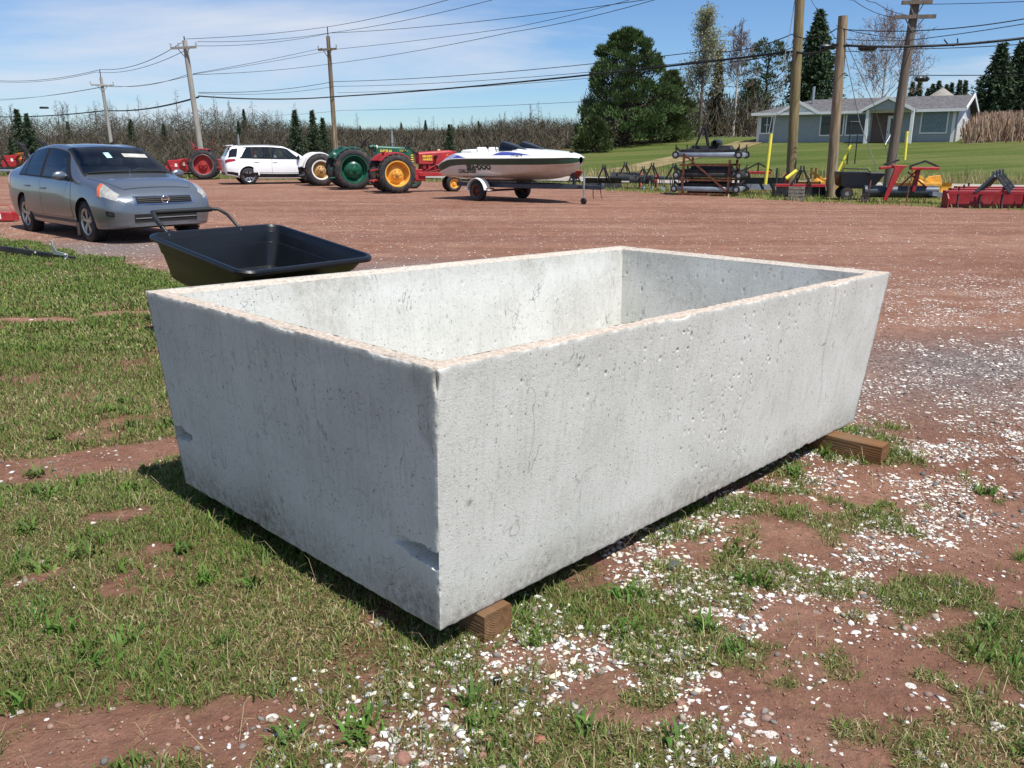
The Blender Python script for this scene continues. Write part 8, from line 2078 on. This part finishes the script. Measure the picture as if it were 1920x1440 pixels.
def larch(h, seed, dens=60, colr=(0.088, 0.073, 0.052)):
    """bare larch: straight stem with fine level branches and drooping twigs"""
    g = np.random.default_rng(seed)
    trunk = limb([(g.normal(0, 0.06) * f, g.normal(0, 0.06) * f, h * f) for f in (0, .25, .5, .75, 1)], [0.11, 0.09, 0.07, 0.04, 0.012], (0.12, 0.10, 0.085), 5)
    A, B, W0, W1 = [], [], [], []
    for k in range(dens):
        f = 0.12 + 0.87 * (k + g.random()) / dens; p = np.array([0, 0, h * f]); a = g.uniform(0, 2 * np.pi)
        ln = h * 0.20 * (1.02 - f) ** 0.75 * g.uniform(0.6, 1.15) + 0.08
        d = np.array([np.cos(a), np.sin(a), g.uniform(-0.05, 0.45)]); e = p + d * ln
        A.append(p); B.append(e); W0.append(0.030 * (1.1 - f)); W1.append(0.010)
        for _ in range(9):
            q = p + (e - p) * g.uniform(0.25, 1); dd = d * 0.5 + g.normal(0, 0.55, 3); A.append(q); B.append(q + dd * ln * g.uniform(0.25, 0.5)); W0.append(0.018); W1.append(0.008)
    n = len(A)
    return trunk, ribbons(np.array(A), np.array(B), np.array(W0), np.array(W1), cj(colr, n, 0.22))
def spruce(h, w, seed, tiers=26, per=10, sub=9, colr=(0.045, 0.085, 0.036), ts=0.22, ragged=0.18):
    """spruce: whorls of drooping boughs set with needle sprays"""
    g = np.random.default_rng(seed)
    trunk = limb([(0, 0, h * f) for f in (0, .3, .6, .9, 1)], [h * .017, h * .014, h * .009, h * .003, 0.01], (0.10, 0.08, 0.065), 7)
    P, Dd, Sz, Wd = [], [], [], []
    for i in range(tiers):
        f = 0.07 + 0.92 * (i / (tiers - 1)) ** 0.95; z = h * f
        reach = w * 0.5 * (1.0 - f) ** 0.95 * g.uniform(1 - ragged, 1 + ragged) + 0.07
        m_ = max(4, int(per * (0.5 + 0.6 * (1 - f))))
        for k in range(m_):
            a = 2 * np.pi * (k + g.random()) / m_; L_b = reach * g.uniform(0.72, 1.15)
            out_ = np.array([np.cos(a), np.sin(a), 0])
            for s_ in range(sub):
                q = (s_ + g.random()) / sub
                p = np.array([0, 0, z + g.normal(0, 0.05)]) + out_ * L_b * q + np.array([0, 0, -0.30 * L_b * q + 0.16 * L_b * q * q])
                for _ in range(3):
                    P.append(p + g.normal(0, ts * 0.25, 3)); dd = out_ * 0.7 + g.normal(0, 0.55, 3) + np.array([0, 0, -0.12]); Dd.append(dd); Sz.append(ts * g.uniform(0.7, 1.5)); Wd.append(ts * g.uniform(0.18, 0.4))
    n = len(P)
    return trunk, tris(np.array(P), np.array(Dd), np.array(Sz), np.array(Wd), cj(colr, n, 0.35))
def pine(h, env, seed, npad=230, per=66, colr=(0.072, 0.115, 0.040), ts=0.25, base=0.06, r0=0.30, pad=0.75, multi=3):
    """bushy pine: limbs carrying pads of upswept needle tufts; env(f, a) gives the crown radius"""
    g = np.random.default_rng(seed)
    tr_ = [limb([(0, 0, -0.3), (0.1, 0, h * 0.3), (-0.1, 0.1, h * 0.6), (0, 0, h * 0.93)], [r0, r0 * 0.8, r0 * 0.5, 0.04], (0.085, 0.065, 0.052), 8)]
    P, Dd, Sz, Wd, Cc = [], [], [], [], []
    A, B, W0, W1 = [], [], [], []
    for k in range(npad):
        f = base + (0.985 - base) * ((k + g.random()) / npad) ** 0.86; a = g.uniform(0, 2 * np.pi)
        rr = env(f, a) * (g.uniform(0.80, 1.02) if g.random() < 0.78 else g.uniform(0.35, 0.8))
        c = np.array([rr * np.cos(a), rr * np.sin(a), h * f])
        st = np.array([0, 0, max(0.3, h * f - 0.45 * rr - 0.3)]); mid_ = (st + c) / 2 + np.array([0, 0, -0.12 * rr])
        A += [st, mid_]; B += [mid_, c]; W0 += [0.055, 0.035]; W1 += [0.035, 0.012]
        tone = g.uniform(0.60, 1.35); sz = pad * g.uniform(0.65, 1.2) * (0.55 + 0.6 * (1 - f))
        n = int(per * g.uniform(0.8, 1.2))
        off_ = g.normal(0, 1, (n, 3)); off_ = unit(off_) * (g.random((n, 1)) ** 0.4) * np.array([sz, sz, sz * 0.62])
        outd = unit(np.array([np.cos(a), np.sin(a), 0.25]))
        for o_ in off_:
            P.append(c + o_); Dd.append(o_ / sz * 0.8 + outd * 0.45 + np.array([0, 0, 0.75]) + g.normal(0, 0.25, 3)); Sz.append(ts * g.uniform(0.7, 1.3)); Wd.append(ts * g.uniform(0.16, 0.30)); Cc.append(tone)
    n = len(P)
    tr_.append(ribbons(np.array(A), np.array(B), np.array(W0), np.array(W1), cj((0.09, 0.07, 0.055), len(A))))
    return cat(tr_), tris(np.array(P), np.array(Dd), np.array(Sz), np.array(Wd), cj(colr, n, 0.15) * np.array(Cc)[:, None])
def tree_obj(name, data, px, py_top, Y, label, group=None, rz=0.0, crown_mat='needle', h_model=None, extra=None):
    p_ = at(px, 270, Y); z_ = float(th(p_.x, p_.y)) - 0.1
    htot = at(px, py_top, Y).z - z_
    t_ = thing(name, (p_.x, p_.y, z_), rz, label, 'tree', group)
    if h_model: t_.scale = (htot / h_model,) * 3
    mesh_of('trunk', data[0], 'twig', t_); mesh_of('crown', data[1], crown_mat, t_)
    if extra is not None: mesh_of('buds', extra, 'grass', t_)
    return t_
def htop(px, py, Y):
    p_ = at(px, 270, Y); return at(px, py, Y).z - float(th(p_.x, p_.y)) + 0.1
# --- the big pine and its smaller neighbours
Yb = 74
hb_ = htop(1168, 55, Yb)
def env_big(f, a):
    pts = [(0, 4.9), (0.06, 5.3), (0.18, 4.9), (0.30, 4.6), (0.45, 4.1), (0.62, 3.55), (0.78, 2.9), (0.9, 2.0), (0.97, 1.0), (1, 0.3)]
    return np.interp(f, [p_[0] for p_ in pts], [p_[1] for p_ in pts]) * hb_ / 10.5 * (1 + 0.12 * math.sin(3 * a + 5 * f) + 0.10 * math.sin(5 * a - 9 * f)) * 0.93
tree_obj('pine_tree', pine(hb_, env_big, 3, 310, 105, pad=0.80, ts=0.26), 1172, 55, Yb, 'tallest big dark green pine tree with a rounded crown behind the boat')
h2 = htop(1262, 134, 76)
def env2(f, a): return np.interp(f, [0, .1, .4, .75, 1], [3.0, 3.2, 2.6, 1.5, .2]) * h2 / 8 * (1 + 0.15 * math.sin(3 * a + 4 * f))
tree_obj('pine_tree', pine(h2, env2, 4, 150, 90, (0.085, 0.115, 0.038), pad=0.75, r0=0.2), 1252, 134, 76, 'smaller olive green pine tree joined to the right of the tallest pine')
h3 = htop(1110, 222, 68)
def env3(f, a): return np.interp(f, [0, .2, .6, 1], [2.2, 2.4, 1.7, .3]) * h3 / 4 * (1 + 0.18 * math.sin(3 * a + 4 * f))
tree_obj('pine_bush', pine(h3, env3, 5, 70, 80, (0.080, 0.105, 0.038), pad=0.6, r0=0.12, base=0.1), 1112, 222, 68, 'low bushy young pine at the left foot of the tallest pine')
# --- bare and budding trees between the pine and the house
h_ = htop(1308, 22, 84); d_t = grow(h_, 3.4, 4, 21, up=0.9, n0=30, r0=0.20, low=0.2, twig=(0.24, 0.21, 0.17))
tree_obj('poplar_tree', (d_t[0], d_t[1]), 1312, 22, 84, 'tall poplar coming into pale green bud right of the big pine', crown_mat='twig', extra=buds(d_t[2], 5200, 0.16, (0.27, 0.28, 0.15), 0.30))
h_ = htop(1372, 52, 88); d_t = grow(h_, 3.0, 4, 22, up=0.7, n0=24, r0=0.16, bark=BIRCH, low=0.42, twig=(0.20, 0.15, 0.13))
tree_obj('birch_tree', (d_t[0], d_t[1]), 1374, 52, 88, 'leafless birch with a pale trunk between the poplar and the dark conifers', crown_mat='twig')
h_ = htop(1335, 95, 90); tree_obj('spruce_tree', spruce(h_, 3.0, 25, 26, 8, 7, (0.085, 0.090, 0.040), 0.30, 0.4), 1338, 95, 90, 'thin ragged olive spruce between the poplar and the birch')
h_ = htop(1425, 74, 92)
def env4(f, a): return np.interp(f, [0, .35, .5, .75, .95, 1], [.4, 1.0, 2.8, 3.4, 1.6, .4]) * h_ / 12 * (1 + 0.25 * math.sin(3 * a + 6 * f))
tree_obj('pine_tree', pine(h_, env4, 26, 85, 52, (0.066, 0.095, 0.042), pad=0.85, base=0.35, r0=0.18), 1430, 74, 92, 'open-crowned dark pine standing left of the tall spruce behind the house')
h_ = htop(1400, 150, 90)
def env5(f, a): return np.interp(f, [0, .3, .6, 1], [1.2, 2.4, 2.2, .4]) * h_ / 8 * (1 + 0.25 * math.sin(3 * a + 6 * f))
tree_obj('pine_tree', pine(h_, env5, 27, 60, 46, (0.072, 0.095, 0.042), pad=0.8, base=0.2, r0=0.16), 1404, 150, 90, 'lower dark pine left of the house roof')
h_ = htop(1515, 20, 92); tree_obj('spruce_tree', spruce(h_, 10.2, 28, 42, 15, 12, (0.050, 0.084, 0.038), 0.34, 0.22), 1516, 20, 92, 'tall dark spruce rising behind the left end of the house')
h_ = htop(1645, 52, 95); d_t = grow(h_, 4.3, 4, 29, up=0.6, n0=30, r0=0.15, bark=BIRCH, low=0.2, twig=(0.25, 0.18, 0.155), wide=1.25)
tree_obj('birch_tree', (d_t[0], d_t[1]), 1644, 52, 95, 'wide leafless birch standing right behind the house roof', crown_mat='twig')
for i, (px, pt, Y_, w_, sd_) in enumerate(((1853, 85, 76, 6.8, 41), (1889, 82, 79, 6.6, 42), (1922, 92, 75, 7.0, 43), (1824, 178, 84, 5.0, 46))):
    h_ = htop(px, pt, Y_)
    tree_obj('spruce_tree', spruce(h_, w_, sd_, 34, 13, 9, (0.045, 0.076, 0.036), 0.32, 0.2), px, pt, Y_, ['dark spruce nearest the house gable in the clump at the right edge', 'middle dark spruce of the clump at the right edge', 'dark spruce cut off by the right picture edge', 'short dark spruce beside the house gable'][i], 'dark spruces right of the house')
sp_v = [spruce(9.0, 5.4, 51, 26, 10, 8, (0.046, 0.072, 0.036), 0.30), spruce(9.0, 4.8, 52, 26, 9, 8, (0.052, 0.074, 0.038), 0.30, 0.35)]
proto = None
protos = []
def far_spruce(px, pt, Y_, k, label, grp):
    p_ = at(px, 270, Y_); z_ = float(th(p_.x, p_.y)) - 0.1; ht_ = at(px, pt, Y_).z - z_
    if len(protos) <= k:
        t_ = thing('spruce_tree', (p_.x, p_.y, z_), 0, label, 'tree', grp); mesh_of('trunk', sp_v[k][0], 'twig', t_); mesh_of('crown', sp_v[k][1], 'needle', t_); protos.append(t_)
    else:
        t_ = copy_tree(protos[k]); t_.location = (p_.x, p_.y, z_); t_['label'] = label; t_['group'] = grp
    s_ = ht_ / 9.0; t_.scale = (s_, s_, s_); t_.rotation_euler = (0, 0, random.uniform(0, 6))
far_spruce(556, 208, 62, 0, 'dark young spruce left of the brown pole with the tall pin', 'spruces in front of the wood')
far_spruce(589, 209, 63, 1, 'dark young spruce just left of the brown pole with the tall pin', 'spruces in front of the wood')
for (px, pt, Y_, lb) in ((40, 206, 66, 'narrow dark spruce above the grapple tines at the far left'), (57, 214, 64, 'broader dark spruce above the grapple tines at the far left'), (843, 234, 64, 'lone dark spruce above the red tractor hood'), (607, 222, 66, 'small spruce touching the brown pole with the tall pin'), (20, 258, 62, 'small spruce behind the red machine at the left edge')):
    far_spruce(px, pt, Y_, random.randint(0, 1), lb, 'spruces in front of the wood')
for i in range(16):
    px = random.uniform(650, 1075); far_spruce(px, 240 - 30 * (px > 880) * random.random() - 18 * random.random(), random.uniform(130, 190), random.randint(0, 1), 'one of the small dark spruces along the far treeline left of the big pine', 'spruces of the far treeline')
for i in range(9):
    px = 1700 + i * 12 + random.uniform(-4, 4); far_spruce(px, random.uniform(150, 168), random.uniform(105, 125), random.randint(0, 1), 'one of the small dark spruces behind the right half of the house roof', 'spruces behind the house')
for i in range(7):
    px = random.choice((120, 160, 310, 330, 440, 470, 250)) + random.uniform(-12, 12); far_spruce(px, random.uniform(205, 235), random.uniform(95, 120), random.randint(0, 1), 'one of the dark spruces half hidden in the bare wood at left', 'spruces inside the bare wood')
# --- bare larches in the front row of the wood
lv = [larch(10.0, 61), larch(10.0, 62, 52, (0.105, 0.088, 0.060)), larch(10.0, 63, 66, (0.086, 0.076, 0.052)), grow(10.0, 2.3, 3, 64, up=0.8, n0=20, r0=0.11, low=0.15, twig=(0.105, 0.090, 0.070))[:2]]
lp = []
def far_larch(px, pt, Y_, k, label, grp):
    p_ = at(px, 270, Y_); z_ = float(th(p_.x, p_.y)) - 0.1; ht_ = at(px, pt, Y_).z - z_
    hit = [t for kk, t in lp if kk == k]
    if not hit:
        t_ = thing('bare_tree', (p_.x, p_.y, z_), 0, label, 'tree', grp); mesh_of('trunk', lv[k][0], 'twig', t_); mesh_of('crown', lv[k][1], 'twig', t_); lp.append((k, t_))
    else:
        t_ = copy_tree(hit[0]); t_.location = (p_.x, p_.y, z_); t_['label'] = label; t_['group'] = grp
    s_ = ht_ / 10.0; t_.scale = (s_, s_, s_); t_.rotation_euler = (0, 0, random.uniform(0, 6))
def wood_top(px):
    return np.interp(px, [-250, 0, 60, 130, 200, 260, 330, 400, 470, 520, 600, 680, 760, 860, 930, 1000, 1080], [204, 204, 206, 198, 192, 198, 190, 184, 196, 206, 226, 232, 234, 230, 212, 206, 216])
for i in range(72):
    px = -20 + 1100 * (i + random.random()) / 72
    far_larch(px, wood_top(px) - random.uniform(-44, 24), random.uniform(84, 118) if px < 540 else random.uniform(112, 165), random.randint(0, 3), 'one of the bare grey-brown larches in the front row of the wood', 'bare trees in the front row of the wood')
far_larch(712, 242, 80, 3, 'pale bare crab-apple tree above the green tractor hood', 'bare trees in the front row of the wood')
# --- the wood behind as one mass: stems and brush
AA, BB, W0, W1, CC = [], [], [], [], []
parts = []
n = 240
for i in range(n):
    px = rng.uniform(-120, 1150); Y_ = rng.uniform(90, 160) if px < 560 else rng.uniform(125, 230)
    k = rng.integers(0, 4); p_ = at(px, 270, Y_); z_ = float(th(p_.x, p_.y)); ht_ = at(px, float(wood_top(px)) + rng.uniform(-6, 46), Y_).z - z_
    src = lv[k][1]; s_ = ht_ / 10.0; a = rng.uniform(0, 6.28); ca, sa = math.cos(a), math.sin(a)
    V, F_, C = src; sel = rng.random(len(F_) // 2) < (0.75 if k < 3 else 0.3); m_ = len(F_) // 2
    idx = np.nonzero(sel)[0]; Vq = V.reshape(-1, 4, 3)[idx].reshape(-1, 3) * s_; Cq = C.reshape(-1, 4, 4)[idx].reshape(-1, 4) * np.array([1, 1, 1, 1])
    Vr = np.stack([Vq[:, 0] * ca - Vq[:, 1] * sa + p_.x, Vq[:, 0] * sa + Vq[:, 1] * ca + p_.y, Vq[:, 2] + z_], 1)
    parts.append(ribbons(np.array([[p_.x, p_.y, z_]]), np.array([[p_.x + rng.normal(0, .2), p_.y, z_ + ht_ * 0.95]]), np.array([0.09 * s_]), np.array([0.015]), cj((0.17, 0.145, 0.125), 1)))
    o = (np.arange(len(idx)) * 4)[:, None]; parts.append((Vr, np.concatenate([o + [0, 1, 2], o + [0, 2, 3]], 0), Cq))
n = 84000
px = rng.uniform(-150, 1160, n); Y_ = np.where(px < 560, rng.uniform(64, 140, n), rng.uniform(70, 190, n))
x = (px - 960) / F_PX * Y_ * 1.0; x = x * (1.0 / (_cp + ((720 - 270) / F_PX) * _sp)); z0 = th(x, Y_); hmax = ((282 - wood_top(px)) / F_PX * Y_ + CAM_H - z0) * (0.16 + 0.5 * sstep(80, 140, Y_)) * (0.35 + 0.95 * fbm(px * 0.016, Y_ * 0.03, 0, 201))
f = rng.random(n) ** 1.5; A = np.stack([x + rng.normal(0, 0.5, n), Y_, z0 + hmax * f], 1)
B = A + np.stack([rng.normal(0, 0.55, n), rng.normal(0, 0.55, n), rng.uniform(0.2, 1.0, n)], 1)
base_c = np.where((rng.random(n) < 0.25)[:, None], np.array([[0.125, 0.108, 0.084]]), np.array([[0.070, 0.058, 0.040]])); base_c = np.where((rng.random(n) < 0.2)[:, None], np.array([[0.060, 0.062, 0.034]]), base_c)
parts.append(ribbons(A, B, rng.uniform(0.014, 0.040, n), rng.uniform(0.006, 0.016, n), base_c * rng.uniform(0.7, 1.3, (n, 1))))
# brush and saplings under the trees at right and behind the house
n = 9000
px = rng.uniform(1090, 1440, n); Y_ = rng.uniform(84, 112, n); x = (px - 960) / F_PX * Y_ / (_cp + 450 / F_PX * _sp); z0 = th(x, Y_)
A = np.stack([x, Y_, z0 + rng.random(n) ** 1.5 * 3.6], 1); B = A + np.stack([rng.normal(0, 0.4, n), rng.normal(0, 0.4, n), rng.uniform(0.4, 1.6, n)], 1)
base_c = np.where((rng.random(n) < 0.35)[:, None], np.array([[0.060, 0.062, 0.035]]), np.array([[0.13, 0.10, 0.078]]))
parts.append(ribbons(A, B, rng.uniform(0.02, 0.05, n), rng.uniform(0.006, 0.02, n), base_c * rng.uniform(0.7, 1.3, (n, 1))))
wd = mesh_of('forest', cat(parts), 'twig'); tag(wd, 'bare brown wood and brush across the background', 'forest', kind='stuff')
# --- dry reeds right of the house
n = 5200
px = rng.uniform(1806, 1990, n); Y_ = rng.uniform(60, 72, n); x = (px - 960) / F_PX * Y_ / (_cp + 450 / F_PX * _sp); z0 = th(x, Y_)
h_ = rng.uniform(0.9, 1.9, n) * np.interp(px, [1806, 1830, 1990], [0.6, 1.0, 1.1]); A = np.stack([x, Y_, z0 - 0.1], 1); B = A + np.stack([rng.normal(0, 0.22, n), rng.normal(0, 0.22, n), h_], 1)
rd = mesh_of('dry_reeds', ribbons(A, B, rng.uniform(0.015, 0.04, n), rng.uniform(0.01, 0.03, n), cj((0.36, 0.25, 0.18), n, 0.3)), 'twig'); tag(rd, 'tall dry brown reeds right of the house', 'reeds', kind='stuff')
# fence posts in front of the reeds
for i, (px, pt, pb) in enumerate(((1886, 222, 275), (1912, 226, 276))):
    a_, b_ = at(px, pb, 59), at(px + 4, pt, 59); o_ = MB().tube([a_, (a_ + b_) / 2, b_], [0.04, 0.035, 0.03], 8).build('fence_post', 'rust', smooth=60)
    tag(o_, ['thin rusty fence post in front of the dry reeds, nearer the house', 'thin rusty fence post in front of the dry reeds at the right edge'][i], 'post')
